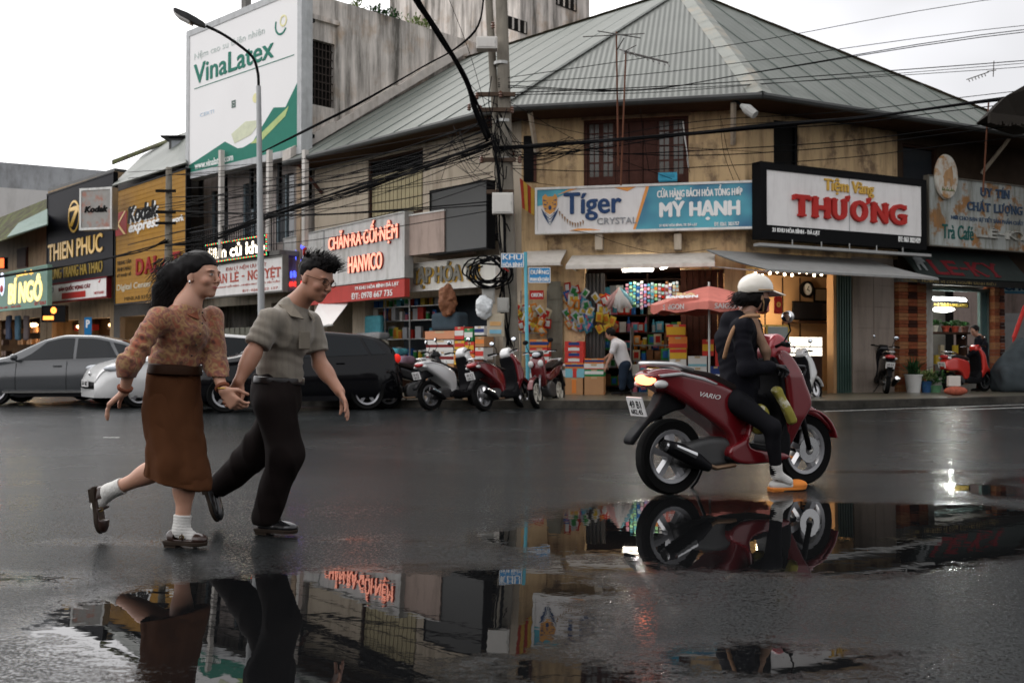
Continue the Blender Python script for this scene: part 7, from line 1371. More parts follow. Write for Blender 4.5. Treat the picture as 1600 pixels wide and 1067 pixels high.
# white hatchback seen from the front corner
T, hw, zt, zb, sd__ = car('white hatchback with a wide black mouth grille parked behind the running woman', 0, 0, 0, HT, HB, HP, .20, (-1.28, 1.27), .31, paint('white_car_paint', (.66, .66, .65)), HW_, [(.30, .96), (-1.86, -1.58)])
def place_car(T, px, py, ang, wxx, side=.76):      # put the near wheel of one axle on a pixel of the road
 t = Vector((math.cos(ang), math.sin(ang), 0)); l = Vector((-t.y, t.x, 0)); g = ground(px, py); s = 1 if l.y < 0 else -1; T.location = Vector((g.x, g.y, 0)) - t * wxx - l * side * s; T.rotation_euler = (0, 0, ang)
place_car(T, 216, 637, R(180 + 36), 1.27)
lights(T, hw, 1.66, .76, 0, 0, sc_=(.24, .10, .07)); bumper_face(T, 1.93, hw, .30, .56, .50, d=.12); plate_(T, 2.06, .47, 1); MB().ell((1.98, 0, .66), (.03, .035, .05), 10, 8).build('badge', chrome, T)
# pale green compact beyond it
T, hw, zt, zb, sd__ = car('pale green compact car with a white plate, half hidden behind the white hatchback', 0, 0, 0, [(a, b * 1.0) for a, b in HT], HB, HP, .20, (-1.28, 1.27), .29, paint('green_car_paint', (.30, .40, .20)), HW_, [(.30, .96), (-1.86, -1.58)])
place_car(T, 160, 629, R(180 + 38), 1.27); lights(T, hw, 1.7, .74, 0, 0, sc_=(.13, .15, .08)); bumper_face(T, 1.97, hw, .26, .40, .45, d=.08); plate_(T, 2.02, .56, 1)
# grey sedan entering at the left edge
ST = [(-2.3, .55), (-2.28, .90), (-2.2, .98), (-1.65, 1.02), (-1.1, 1.30), (-.5, 1.43), (.1, 1.44), (.5, 1.34), (1.15, 1.0), (1.4, .96), (2.0, .84), (2.2, .62), (2.25, .4)]
SB = [(-2.3, .5), (-2.2, .95), (-.9, .95), (1.0, .88), (2.25, .78)]; SP = [(-2.3, .60), (-2.15, .78), (-1.5, .87), (0, .89), (1.4, .87), (1.9, .80), (2.2, .6), (2.25, .5)]
T, hw, zt, zb, sd__ = car('grey sedan with tinted side windows, cut off by the left edge', 0, 0, 0, ST, SB, SP, .20, (-1.35, 1.38), .32, paint('grey_car_paint', (.06, .064, .068)), [(-.12, .98, -.12, .42), (-.98, -.18, -.78, -.18), (-1.45, -1.04, -1.12, -.86)], [(.45, 1.1), (-1.6, -1.0)])
place_car(T, -8, 634, R(180 + 8), 1.38); lights(T, hw, 1.95, .72, 0, 0); [MB().box(-1.2, 1.2, s * .89 - .01, s * .89 + .01, .26, .30).build('chrome_strip', chrome, T) for s in (-1, 1)]
for s in (-1, 1): MB().ell((-2.12, s * .72, .86), (.16, .10, .08), 12, 8).build('tail_light', taill, T, smooth=True)
# ---------------------------------------------------------------- scooters and small motorbikes
ST_ = dict(
 scooter=dict(body=[(-.24, .87), (-.1, .91), (.2, .86), (.45, .78), (.62, .68), (.665, .5), (.61, .33), (.50, .29), (.43, .42), (.22, .56), (-.04, .72), (-.2, .80)], seat=[(.0, .89), (.08, .905), (.3, .875), (.5, .80), (.68, .765), (.71, .71), (.5, .73), (.2, .82), (.02, .86)],
                 shield=[(.90, .30), (.98, .5), (.955, .8), (.90, .98), (.96, 1.05), (1.06, .98), (1.15, .80), (1.21, .64), (1.13, .5), (1.05, .3), (.96, .24)], cowl=[(.84, 1.03), (.87, 1.12), (.95, 1.17), (1.04, 1.12), (1.08, 1.03), (.98, .97), (.88, .97)], wr=.275),
 vespa=dict(body=[(-.28, .62), (-.2, .76), (.0, .82), (.3, .78), (.55, .72), (.62, .55), (.56, .34), (.40, .30), (.30, .42), (.12, .50), (-.1, .50), (-.24, .54)], seat=[(-.16, .80), (-.02, .87), (.2, .87), (.45, .84), (.58, .80), (.56, .74), (.3, .76), (0, .78)],
               shield=[(.92, .28), (1.0, .5), (.98, .8), (.93, 1.0), (.99, 1.02), (1.09, .9), (1.15, .7), (1.22, .52), (1.13, .42), (1.05, .28), (.98, .22)], cowl=[(.84, 1.0), (.86, 1.08), (.95, 1.12), (1.03, 1.08), (1.05, 1.0), (.96, .95), (.88, .95)], wr=.24),
 cub=dict(body=[(-.26, .84), (-.05, .86), (.3, .78), (.6, .66), (.66, .54), (.56, .5), (.3, .56), (.1, .62), (-.1, .70), (-.24, .77)], seat=[(-.14, .86), (0, .90), (.3, .86), (.55, .80), (.62, .76), (.5, .73), (.2, .79), (-.1, .82)],
             shield=[(.88, .42), (.95, .6), (.95, .82), (.92, .95), (.98, 1.0), (1.05, .92), (1.08, .75), (1.05, .55), (.98, .42)], cowl=[(.86, 1.0), (.88, 1.07), (.95, 1.10), (1.04, 1.06), (1.05, .98), (.97, .95), (.9, .95)], wr=.28))
def scooter(label, style, px, py, ang, col, col2=None, h=.018, lean=0, rimM=alloy, plate='59 X2', glow=False, name='parked_scooter', steer=0, cat='scooter', grab=None, mirrorM=None, front=False, group=None):
 S = ST_[style]; wr = S['wr']; wb = 1.27; T = thing(name, label, cat, W, 0, 0, 0, group); fine = h < .012; c2 = col2 or col
 sl = style != 'cub'
 bw = lambda x, z: np.clip(.155 - .25 * np.abs(x - .2) ** 2, .075, .16) * (1 if sl else .72); sw = lambda x, z: np.clip(.09 + .30 * np.clip(z - .22, 0, .32) - .22 * np.clip(z - .85, 0, 1), .085, .2) * (1 if sl else .8)
 puff('body_panel', S['body'], bw, .045, col, T, h); puff('seat', S['seat'], lambda x, z: np.clip(.135 - .06 * np.clip(x - .4, 0, 1), .07, .14), .03, seatm, T, h); puff('front_shield', S['shield'], sw, .035, col, T, h); puff('handlebar_cowl', S['cowl'], .105, .035, c2, T, h)
 if sl:
  puff('footboard', [(.42, .24), (.5, .34), (.62, .36), (.86, .33), (.97, .5), (1.02, .4), (.98, .22), (.6, .20)], .15, .025, plast, T, h); puff('inner_shield', [(.86, .34), (.93, .5), (.91, .8), (.86, .97), (.90, .98), (.96, .8), (.98, .5), (.92, .32)], lambda x, z: sw(x, z) * .85, .012, plast, T, h)
  if fine: puff('accent_panel', [(.44, .33), (.60, .42), (.62, .62), (.665, .52), (.62, .33), (.95, .27), (.97, .22), (.60, .20), (.44, .25)], .165, .02, col, T, h)
 else: MB().tube([(.6, 0, .55), (.75, 0, .42), (.9, 0, .6), (.95, 0, .8)], [.06, .055, .05, .05], 8).build('frame_tube', plast, T)
 g_ = [(wb + (wr + .045) * math.cos(a), wr + (wr + .045) * math.sin(a)) for a in np.linspace(-.25 if style == 'vespa' else .25, 2.75, 12)] + [(wb + (wr + .02) * math.cos(a), wr + (wr + .02) * math.sin(a)) for a in np.linspace(2.75, -.25 if style == 'vespa' else .25, 12)]
 puff('front_fender', g_, .075 if sl else .06, .01, col, T, min(h, .012), smooth=False)
 if sl: puff('fender_top', [(1.0, .60), (1.1, .66), (1.3, .62), (1.48, .48), (1.53, .40), (1.4, .50), (1.2, .56), (1.05, .55)], .07, .03, col, T, h)
 puff('rear_mudguard', [(-.08, .74), (-.14, .66), (-.24, .54), (-.36, .42), (-.345, .37), (-.30, .42), (-.2, .52), (0, .60), (.1, .62), (.1, .70)], .06, .012, plast, T, h)
 puff('engine', [(.0, .22), (.05, .34), (.25, .40), (.45, .40), (.60, .34), (.60, .24), (.45, .19), (.2, .18)] if sl else [(.35, .22), (.35, .42), (.5, .5), (.68, .48), (.78, .36), (.7, .22), (.5, .18)], .10, .04, mat('engine_grey', (.07, .07, .07), r=.45, m=.5, var=.2), T, h)
 ex = MB(); ex.tube([(.5, -.12, .2), (.3, -.15, .19), (.15, -.17, .24)], .018, 8); ex.build('exhaust_pipe', mat('burnt_steel', (.25, .16, .10), r=.4, m=.8), T)
 e2 = MB().tube([(.22, -.17, .20), (.12, -.175, .25), (-.05, -.18, .33), (-.16, -.18, .37)], [.035, .055, .06, .045], 14).build('muffler', plast, T, smooth=True, auto=40); MB().tube([(.05, -.235, .30), (-.12, -.24, .37)], [.03, .02], 8).cyl((-.15, -.18, .365), (-.18, -.18, .378), .042, n=14).build('muffler_shield', chrome, e2)
 wheel(T, (0, 0, wr), wr, .10, 5, rimM, spoke=.05); wheel(T, (wb, 0, wr), wr, .09, 5, rimM, spoke=.05, name='wheel')
 f_ = MB()
 for s in (-1, 1): f_.tube([(wb, s * .075, wr), (wb - .07, s * .075, wr + .24), (wb - .19, s * .05, .62)], [.02, .024, .024], 8)
 f_.build('front_fork', alloy if not sl else plast, T, smooth=True); MB().tube([(.02, .11, .3), (-.02, .11, .5), (-.02, .1, .72)], [.02, .035, .02], 8).build('shock_absorber', black, T)
 MB().lathe([(.04, -.0), (.10, 0), (.10, .006), (.04, .006)], (wb, -.075, wr), 20, 'y', cap=False).build('brake_disc', chrome, T)
 hb = MB(); hx, hz = .90, 1.07
 hb.tube([(hx, -.12, hz), (hx - .03, -.22, hz + .02), (hx - .09, -.34, hz + .01)], .013, 8).tube([(hx, .12, hz), (hx - .03, .22, hz + .02), (hx - .09, .34, hz + .01)], .013, 8).build('handlebar', plast, T)
 for s in (-1, 1):
  MB().cyl((hx - .04, s * .235, hz + .02), (hx - .09, s * .345, hz + .01), .019, n=10).build('grip', tyrem, T); MB().tube([(hx + .03, s * .20, hz), (hx + .03, s * .27, hz + .0), (hx - .02, s * .34, hz - .01)], .007, 6).build('brake_lever', chrome, T)
  m_ = MB().tube([(hx, s * .19, hz + .02), (hx + .05, s * .22, hz + .12), (hx + .0, s * .25, hz + .19)], .007, 6).build('mirror_stem', plast, T); q = MB().ell((0, 0, 0), (.018, .062, .045), 16, 10); q.v = [(v[0] + hx - .01, v[1] + s * .26, v[2] + hz + .22) for v in q.v]; q.build('mirror', mirrorM or plast, m_, smooth=True); q = MB().ell((0, 0, 0), (.004, .054, .038), 16, 8); q.v = [(v[0] + hx - .028, v[1] + s * .26, v[2] + hz + .22) for v in q.v]; q.build('mirror_glass', mat('mirror_glass', (.75, .8, .85), r=.03, m=1, var=0), m_, smooth=True)
 for s in (-1, 1): MB().ell((.25 if False else 1.13, s * .10, .78 if sl else .85), (.05, .055, .07), 12, 8).build('indicator', mat('clear_lens', (.6, .6, .58), r=.15), T, smooth=True)
 MB().ell((1.06, 0, 1.03), (.04, .085, .05), 14, 8).build('headlamp', lit('lamp_on', (1, .95, .85), 1.5) if front else headl, T, smooth=True)
 o = MB().ell((-.20, 0, .835), (.06, .115, .045), 16, 10).build('tail_light', lit('tail_lamp_on', (1, .20, .08), 4.5) if glow else taill, T, smooth=True)
 for s in (-1, 1): MB().ell((-.16, s * .125, .80), (.06, .03, .03), 10, 8).build('rear_indicator', mat('clear_lens', (.6, .6, .58), r=.15), T, smooth=True)
 pz = .66; o = MB().cbox((-.285, 0, pz - .02), (.012, .19, .14), Matrix.Rotation(R(-18), 3, 'Y')).build('number_plate', platm, T)
 mb = MB(); write(mb, plate, -.07, .07, -.01, .045, 0, .003); write(mb, '682.45', -.07, .07, -.055, -.02, 0, .003); q = Matrix.Rotation(R(-18), 3, 'Y'); mb.v = [tuple(Vector((-.285, 0, pz - .02)) + q @ Vector((-.009 + v[1] * 1, -v[0], v[2]))) for v in mb.v]; mb.build('lettering', blackp, o)
 gm = grab or chrome; MB().tube([(.12, -.12, .90), (-.05, -.115, .94), (-.20, -.08, .945), (-.24, 0, .945), (-.20, .08, .945), (-.05, .115, .94), (.12, .12, .90)], .016, 8).build('grab_rail', gm, T, smooth=True)
 if style == 'scooter':
  for s in (-1, 1): MB().prism([(-.20, .868), (.0, .885), (.2, .845), (.32, .80), (.30, .79), (.18, .825), (0, .862), (-.18, .85)], s * .148 - .012, s * .148 + .012).build('side_trim', chrome if grab is None else grab, T, bev=.006)
 MB().tube([(.4, .1, .2), (.38, .18, .05), (.36, .22, .0)], .012, 6).build('side_stand', plast, T)
 g = ground(px, py); t = Vector((math.cos(ang), math.sin(ang), 0)); T.location = (g.x, g.y, 0); T.rotation_euler = (lean, 0, ang); return T
redpnt = paint('deep_red_paint', (.145, .006, .010)); redv = paint('bright_red_paint', (.50, .03, .02)); whp = paint('scooter_white', (.62, .62, .61)); blk = paint('scooter_black', (.010, .010, .011)); silv = mat('scooter_silver', (.5, .5, .5), r=.3, m=.6)
RA = R(27)
MS = scooter('dark red scooter with glowing tail light, ridden across the wet road', 'scooter', 1046, 772, RA, redpnt, paint('rose_red_paint', (.42, .05, .06)), .009, glow=True, name='ridden_scooter', grab=silv, mirrorM=silv, plate='49 B1')
mb = MB(); write(mb, 'VARIO', .0, .19, -.012, .022, 0, .003, 0, .02); mb.v = [(.14 + v[0], -.158 + v[1] * .5, .725 - v[0] * .16 + v[2]) for v in mb.v]; mb.build('lettering', whitep, MS)
scooter('white scooter with black side parked facing away beside the dark red one', 'scooter', 673, 641, R(48), whp, whp, lean=R(-7))
scooter('dark red scooter parked leaning between the white scooter and the pole', 'scooter', 757, 642, R(55), redpnt, whp, lean=R(-10), plate='49 C1')
scooter('black and silver underbone motorbike parked close behind the black car', 'cub', 607, 638, R(25), blk, blk, lean=R(-4), cat='motorbike', name='parked_motorbike', grab=silv)
T = scooter('small black motorbike with white wheels parked nose-on beside the blue post', 'cub', 874, 633, R(180 + 68), paint('maroon_paint', (.12, .01, .012)), blk, lean=R(6), rimM=mat('cream_rim', (.55, .52, .45), r=.4), cat='motorbike', name='parked_motorbike', grab=silv)
scooter('white scooter standing on the pavement before the gold shop counter', 'scooter', 1215, 634, R(40), whp, whp, plate='49 D2', lean=R(-4))
T = scooter('black scooter seen from behind, parked on the pavement by the tiled wall', 'vespa', 1384, 619, R(78), blk, blk, plate='49 E4', lean=R(5)); T.location = ground(1384, 615, ZP)
T = scooter('bright red retro scooter parked on the pavement before the plant shop', 'vespa', 1480, 619, R(30), redv, redv, plate='49 G1', grab=chrome); T.location = ground(1484, 613, ZP)
g = ground(1585, 612, ZP); T = thing('covered_motorbike', 'motorbike under a dark grey cover at the far right of the pavement', 'covered motorbike', W, g.x + .5, g.y, ZP); cx_, cy_ = g.x + .5, g.y
f = lambda P: smin(smin(f_el(P, (cx_, cy_, .7), (.95, .42, .55)), f_el(P, (cx_ - .25, cy_, 1.15), (.22, .45, .25)), .3), f_bx(P, (cx_, cy_, .45), (.95, .42, .32), .15), .2) + .03 * wob(P, 7, 2) + .015 * wob(P, 16, 4)
sd_obj('cover', f, (cx_ - 1.3, cy_ - .8, .1), (cx_ + 1.3, cy_ + .8, 1.6), .045, mat('grey_cover', (.045, .055, .06), r=.6, var=.2), T, 1)
# things on the kerb by the red scooter
g = ground(1492, 618, ZP); T = thing('stone_block', 'pale block resting on red scraps at the kerb by the retro scooter', 'block', W, g.x, g.y, ZP); MB().box(g.x - .13, g.x + .13, g.y, g.y + .1, ZP + .2, ZP + .42).build('block', P3('pale_block', (.5, .46, .42)), T, bev=.01); MB().ell((g.x + .02, g.y, ZP + .1), (.26, .12, .1), 12, 8).build('scraps', P3('red_scraps', (.30, .08, .05), var=.4, s=20), T, smooth=True)
# ================================================================ people
def np_(v): return np.array(tuple(v), 'f4')
def basis(fwd, up=(0, 0, 1)):
 f = Vector(fwd).normalized(); l = Vector(up).cross(f).normalized(); u = f.cross(l); return f, l, u
def hand_prims(wr, d, nrm, L_=.185, curl=.5, spread=.12, thumb=1, k=.006):
 """capsules of a hand: wrist point, pointing direction, palm normal (side the fingers curl to); thumb=+1/-1 picks the side"""
 d = Vector(d).normalized(); n_ = Vector(nrm); n_ = (n_ - d * n_.dot(d)).normalized(); s = d.cross(n_) * thumb; wr = Vector(wr); P = []; pl = L_ * .50
 for i, o in enumerate((-.030, -.010, .010, .028)): P.append(('c', wr + s * o * .55 + d * .01, wr + d * pl * (.98 - .03 * abs(i - 1)) + s * o, .014, .0125, .012))
 for i, (o, l) in enumerate(((.030, .86), (.010, 1.0), (-.010, .94), (-.028, .74))):      # index .. little
  a = wr + d * pl * (.97 - .03 * abs(i - 1)) + s * o; dd = (d + s * (o * spread * 10)).normalized(); ang = curl * (.8 + .12 * i); p = a; r = .0095
  for sg, ll in enumerate((.46, .30, .24)):
   v = dd * math.cos(ang) + n_ * math.sin(ang); q = p + v * L_ * .5 * l * ll; P.append(('c', p, q, r, r * .93, .004)); p = q; r *= .93; ang += curl * .75
 a = wr + d * pl * .22 + s * .026; t1 = (d * .62 + s * .62 + n_ * .35).normalized(); b = a + t1 * .044; t2 = (d * .85 + s * .2 + n_ * .45).normalized(); c = b + t2 * .034
 P += [('c', a, b, .0135, .0115, .012), ('c', b, c, .0112, .0095, .004), ('c', c, c + t2 * .018 + n_ * .006, .0095, .0085, .004)]
 return P
def head_prims(c, fwd, up, sc_=1.0, fem=False):
 """c = centre of the head, half way between chin and crown"""
 f, l, u = basis(fwd, up); C = Vector(c); s = sc_; rot = np.array([tuple(f), tuple(l), tuple(u)], 'f4').T
 A = lambda x, y, z: C + f * x * s + l * y * s + u * z * s; E = lambda x, y, z, r, k: ('e', A(x, y, z), tuple(q * s for q in r), rot, k)
 P = [E(-.018, 0, .035, (.094, .073, .080), .0), E(.018, 0, -.008, (.072, .064, .088), .03), E(.040, 0, -.070, (.046, .042 if fem else .048, .036), .03), E(.070, 0, -.096, (.016, .020, .014), .018),
         ('c', A(.086, 0, .012), A(.108, 0, -.026), .0085 * s, .0105 * s, .010), E(.100, .011, -.032, (.009, .007, .006), .006), E(.100, -.011, -.032, (.009, .007, .006), .006),
         E(.080, .030, .024, (.014, .022, .007), .012), E(.080, -.030, .024, (.014, .022, .007), .012), E(.064, .042, -.030, (.020, .018, .018), .02), E(.064, -.042, -.030, (.020, .018, .018), .02),
         E(.086, 0, -.055, (.012, .021, .0055), .005), E(.084, 0, -.066, (.012, .018, .006), .005), E(.078, .029, .004, (.012, .014, .010), .004), E(.078, -.029, .004, (.012, .014, .010), .004)]
 for q in (-1, 1): P += [E(-.012, q * .073, -.012, (.018, .007, .031), .006), E(-.002, q * .072, -.030, (.010, .006, .010), .006)]
 return P, (A, f, l, u)
def eval_prims(P, pr):
 r = None
 for p in pr:
  if p[0] == 'c': d = f_rc(P, tuple(p[1]), tuple(p[2]), p[3], p[4]); k = p[5]
  elif p[0] == 'e': d = f_el(P, tuple(p[1]), p[2], p[3]); k = p[4]
  r = d if r is None else smin(r, d, k)
 return r
def bounds(pr, m=.06):
 pts = [];
 for p in pr:
  if p[0] == 'c':
   for q, r in ((p[1], p[3]), (p[2], p[4])): pts += [np_(q) - r, np_(q) + r]
  else: R__ = max(p[2]); pts += [np_(p[1]) - R__, np_(p[1]) + R__]
 return np.min(pts, 0) - m, np.max(pts, 0) + m
def limb(a, b, c, r0, r1, r2, k=.03, musc=0):
 P = [('c', a, b, r0, r1, k), ('c', b, c, r1, r2, k * .7)]
 if musc: m = Vector(b).lerp(Vector(c), .3); P.append(('e', m + Vector(musc), (r1 * 1.12, r1 * 1.12, Vector(b).lerp(Vector(c), 0).length * 0 + (Vector(c) - Vector(b)).length * .28), rotz_(Vector(c) - Vector(b)), .03))
 return P
def rotz_(d):
 d = Vector(d).normalized(); a = d.orthogonal().normalized(); b = d.cross(a); return np.array([tuple(a), tuple(b), tuple(d)], 'f4').T
def skin_col(base, hd, hands=(), lips=(.32, .07, .06), shut=False, brow=(.02, .012, .01), tattoos=()):
 A, f, l, u = hd
 def fn(V):
  c = np.tile(np.array(base, 'f4'), (len(V), 1)); n = wob(V, 28, 1) * .5 + wob(V, 70, 4) * .5; c *= (1 + .06 * n)[:, None]
  def blob(p, r, col, amt=1, soft=.35):
   q = V - np_(p); x, y, z = q @ np_(f), q @ np_(l), q @ np_(u); d = np.sqrt((x / r[0]) ** 2 + (y / r[1]) ** 2 + (z / r[2]) ** 2); w = np.clip((1 - d) / soft, 0, 1)[:, None] * amt; c[:] = c * (1 - w) + np.array(col, 'f4') * w
  for s in (-1, 1):
   blob(A(.062, s * .046, -.028), (.04, .03, .022), (base[0] * 1.05, base[1] * .72, base[2] * .68), .45, .9); blob(A(.092, s * .031, .024), (.03, .021, .0042), brow, .9); blob(A(.088, s * .029, .004), (.02, .0135, .0062), (.5, .47, .44) if not shut else (.05, .03, .03), .95 if not shut else .8); blob(A(.09, s * .028, .0045), (.02, .0056, .0062), (.012, .008, .006), 1); blob(A(.09, s * .029, .0105), (.02, .0165, .0028), (.015, .01, .008), .9)
   blob(A(.11, s * .009, -.036), (.012, .004, .003), (.10, .04, .03), .8)
  blob(A(.09, 0, -.060), (.02, .022, .010), lips, .85)
  for p in hands: blob(p, (.17, .17, .17), (.012, .012, .014), 1, .2)
  return c
 return fn
def fold(P, a, b, n, amp, seed=0):      # cloth folds running across a limb a->b
 a, b = np_(a), np_(b); d = b - a; L_ = np.linalg.norm(d); t = ((P - a) @ (d / L_)) / L_; return .55 * amp * np.sin(t * n * 9 + 3.2 * wob(P, 6, seed) + 2 * wob(P, 14, seed + 2)) * np.clip(.5 + wob(P, 7, seed + 5), 0, 1) * np.clip(1 - np.abs(t - .5) * 1.6, 0, 1)
def hair_obj(name, fn, lo, hi, h, M, par): return sd_obj(name, fn, lo, hi, h, M, par, 1)
def strands(roots_dirs, M, par, r=.0022, n=6, name='hair_strands', seed=0, wave=.01):
 mb = MB(); r_ = random.Random(seed)
 for p, d, L_, droop in roots_dirs:
  pts = []; p = Vector(p); d = Vector(d).normalized(); ph = r_.uniform(0, 6)
  for i in range(n): t = i / (n - 1); pts.append(p + d * L_ * t + Vector((0, 0, -droop * t * t)) + Vector((math.sin(ph + 5 * t), math.cos(ph * 1.3 + 4 * t), math.sin(ph * .7 + 6 * t))) * wave * t)
  mb.tube(pts, [r * (1 - .75 * i / (n - 1)) for i in range(n)], 4, cap=False)
 return mb.build(name, M, par, smooth=True)
hairm = mat('black_hair', (.007, .006, .006), r=.6, var=.3, s=60, spec=.12)
skinm = mat_attr('skin', r=.5, bump=.08, bs=180, sss=.08)
def person(name_lab, base, loc):
 T = thing('person', name_lab, 'person', W, *loc); return T
# ---------------------------------------------------------------- the running woman
YW = 5.12; J = lambda px, py, dy=0: at(px, py, YW + dy)
g = ground(292, 862); T = person('running woman in a rust patterned blouse and brown midi skirt, hair flying', None, (g.x, g.y, g.z))
fw = Vector((.93, -.32, -.04)); hc = J(314, 431, .02); hd, HD = head_prims(hc, fw, (.10, 0, 1), 1.0, True)
neck, chest, waist, hip = J(293, 478), J(284, 515, .02), J(273, 575, .03), J(268, 615, .03)
sR, sL = J(246, 497, -.12), J(332, 496, .14); eR, wR = J(205, 564, -.20), J(194, 612, -.14); eL, wL = J(336, 572, .06), J(349, 610, -.03)
hR, hL = J(268, 628, -.02), J(276, 628, .08); kR, aR = J(294, 727, .0), J(283, 828, -.02); kL, aL = J(262, 728, .14), J(170, 768, .20)
S_ = Vector; body = []
body += [('c', hc + Vector((-.02, 0, -.05)), neck, .052, .055, .03), ('c', neck, chest, .06, .10, .05), ('c', sR, sL, .038, .038, .05), ('c', chest, waist, .09, .09, .05), ('c', waist, hip, .09, .11, .05)] + limb(sR, eR, wR, .037, .035, .025) + limb(sL, eL, wL, .037, .035, .025)
body += limb(hR, kR, aR, .072, .050, .033, musc=(-.012, 0, 0)) + limb(hL, kL, aL, .072, .050, .033, musc=(0, 0, .01)) + hd
hdR = hand_prims(wR, Vector((-.12, .0, -.10)), (.5, .2, -.6), curl=.42, thumb=-1); hdL = hand_prims(wL, Vector((.11, -.01, -.12)), (.3, .9, 0), curl=.75, thumb=1); body += hdR + hdL
lo, hi = bounds(body, .03); sd_obj('body', lambda P: eval_prims(P, body), lo, hi, .0052, skinm, T, 2, skin_col((.46, .245, .165), HD, lips=(.30, .05, .05)))
A, f_, l_, u_ = HD
o = MB().prism([(0, 0)] * 3, 0, .001) if False else None
mb = MB(); [mb.ell(tuple(A(.0865 + .0035 * (1 - abs(i) / 3), i * .0052, -.0575 + .0012 * abs(i))), (.004, .0028, .0038), 6, 4) for i in range(-3, 4)]; mb.build('teeth', mat('teeth', (.70, .68, .62), r=.25, var=0), T, smooth=True)
# hair: cap plus windblown mass behind
def hf(P):
 q = P - np_(hc); x, y, z = q @ np_(f_), q @ np_(l_), q @ np_(u_)
 d = f_el(P, tuple(A(-.026, 0, .042)), (.108, .086, .090), np.array([tuple(f_), tuple(l_), tuple(u_)], 'f4').T); face = (x - .045 - .012 * np.clip(z * 12, -1, 1)); cap_ = np.maximum(d, np.minimum(face, .055 + .0 * x - z + .55 * (x))); cap_ = np.maximum(d, np.maximum(-(z + .09), np.where(z < .050, x - .022 - z * .6, -1)))
 m = cap_
 for (a, b, r0, r1) in HM: m = smin(m, f_rc(P, tuple(a), tuple(b), r0, r1), .035)
 return m + .004 * wob(P, 40, 2) + .003 * wob(P, 95, 5)
HM = [(A(-.06, 0, .02), J(282, 430, .06), .078, .075), (J(280, 432, .06), J(258, 458, .08), .07, .045), (A(-.06, .02, -.02), J(266, 476, .08), .065, .04), (J(266, 428, .05), J(254, 430, .06), .05, .03), (J(252, 456, .08), J(242, 480, .08), .05, .02)]
hair_obj('hair', hf, np_(hc) + np.array((-.42, -.18, -.3)), np_(hc) + np.array((.14, .30, .18)), .007, hairm, T)
r_ = random.Random(4); rt = []
for i in range(700):
 b = J(r_.uniform(246, 296), r_.uniform(402, 468), r_.uniform(0, .12)); a = r_.gauss(0, .35); rt.append((b, (-math.cos(a) * .8, r_.gauss(0, .25), -.45 + math.sin(a) * .8), r_.uniform(.03, .08), r_.uniform(.01, .05)))
for i in range(90): b = A(r_.uniform(-.04, .06), r_.uniform(-.05, .05), .10 + r_.uniform(-.015, .012)); rt.append((b, (-1, r_.gauss(0, .3), .12), r_.uniform(.08, .16), .03))
strands(rt, hairm, T, .0017, wave=.010, seed=2)
def crease(P, s, amp, seed=0, q=(1, 1, .6)):
 Q = P * np.array(q, 'f4'); Q[:, 2] += .6 * P[:, 0]; return -amp * (1 - np.abs(wob(Q, s, seed))) ** 4
def prc(P, cols, sc_, seed):      # soft woven pattern of several colours
 n = wob(P, sc_, seed) + .6 * wob(P, sc_ * 2.3, seed + 3); i = np.clip((n + 1.1) / 2.2, 0, .999) * (len(cols) - 1); k = i.astype(int); t = (i - k)[:, None]; t = t * t * (3 - 2 * t); C_ = np.array(cols, 'f4'); return (C_[k] * (1 - t) + C_[k + 1] * t) * (1 + .10 * wob(P, 190, 7))[:, None]
bp = [('c', neck + Vector((0, 0, -.035)), chest, .07, .112, .06), ('c', sR + Vector((.03, 0, -.015)), sL + Vector((-.03, 0, -.015)), .055, .055, .05), ('c', chest, waist + Vector((0, 0, .02)), .112, .108, .06), ('e', chest + Vector((.085, -.03, -.02)), (.055, .085, .065), None, .04), ('c', waist + Vector((-.0, 0, .035)), waist + Vector((0, 0, .0)), .122, .112, .03)]
bp += [('c', sR, eR, .053, .052, .04), ('c', eR, wR.lerp(eR, .12), .052, .036, .03), ('c', sL, eL, .053, .052, .04), ('c', eL, wL.lerp(eL, .12), .052, .036, .03)]
def shirt_f(P):
 d = eval_prims(P, bp) + fold(P, sR, eR, 4, .006, 1) + fold(P, eR, wR, 4, .006, 2) + fold(P, sL, eL, 4, .006, 3) + fold(P, eL, wL, 4, .006, 5) + fold(P, chest, waist, 3, .007, 4) + .005 * wob(P, 22, 3) + crease(P, 15, .010, 2); return np.maximum(d, waist.z - .045 - P[:, 2])
lo, hi = bounds(bp, .04); clothm = mat_attr('woven_cloth', r=.85, bump=.35, bs=420, sheen=.2)
sd_obj('blouse', shirt_f, lo, hi, .0065, clothm, T, 2, lambda V: prc(V, [(.11, .035, .025), (.30, .085, .04), (.22, .085, .045), (.34, .20, .08), (.16, .05, .04), (.30, .12, .06), (.12, .05, .03)], 52, 2) * (1 + .35 * np.clip(wob(V, 9, 8), -1, 1))[:, None])
for s in (-1, 1):      # collar leaves
 c0 = neck + f_ * .062 + Vector((0, 0, -.018)) + l_ * .008 * s; mb = MB().add([c0, c0 + f_ * .03 - Vector((0, 0, .055)) + l_ * s * .025, c0 - f_ * .01 + l_ * s * .062 - Vector((0, 0, .035)), c0 - f_ * .05 + l_ * s * .058 + Vector((0, 0, .02))], [(0, 1, 2, 3)]); o = mb.build('collar', mat('rust_cloth', (.17, .06, .035), r=.85, var=.5, s=30), T); m_ = o.modifiers.new('t', 'SOLIDIFY'); m_.thickness = .006
mb = MB(); [mb.ell(tuple((neck.lerp(waist, .12 + .17 * i)) + Vector((.115 + .012 * math.sin(i), -.095, 0))), .0055, 8, 6) for i in range(5)]; mb.build('button', mat('dark_button', (.03, .015, .01), r=.3), T, smooth=True)
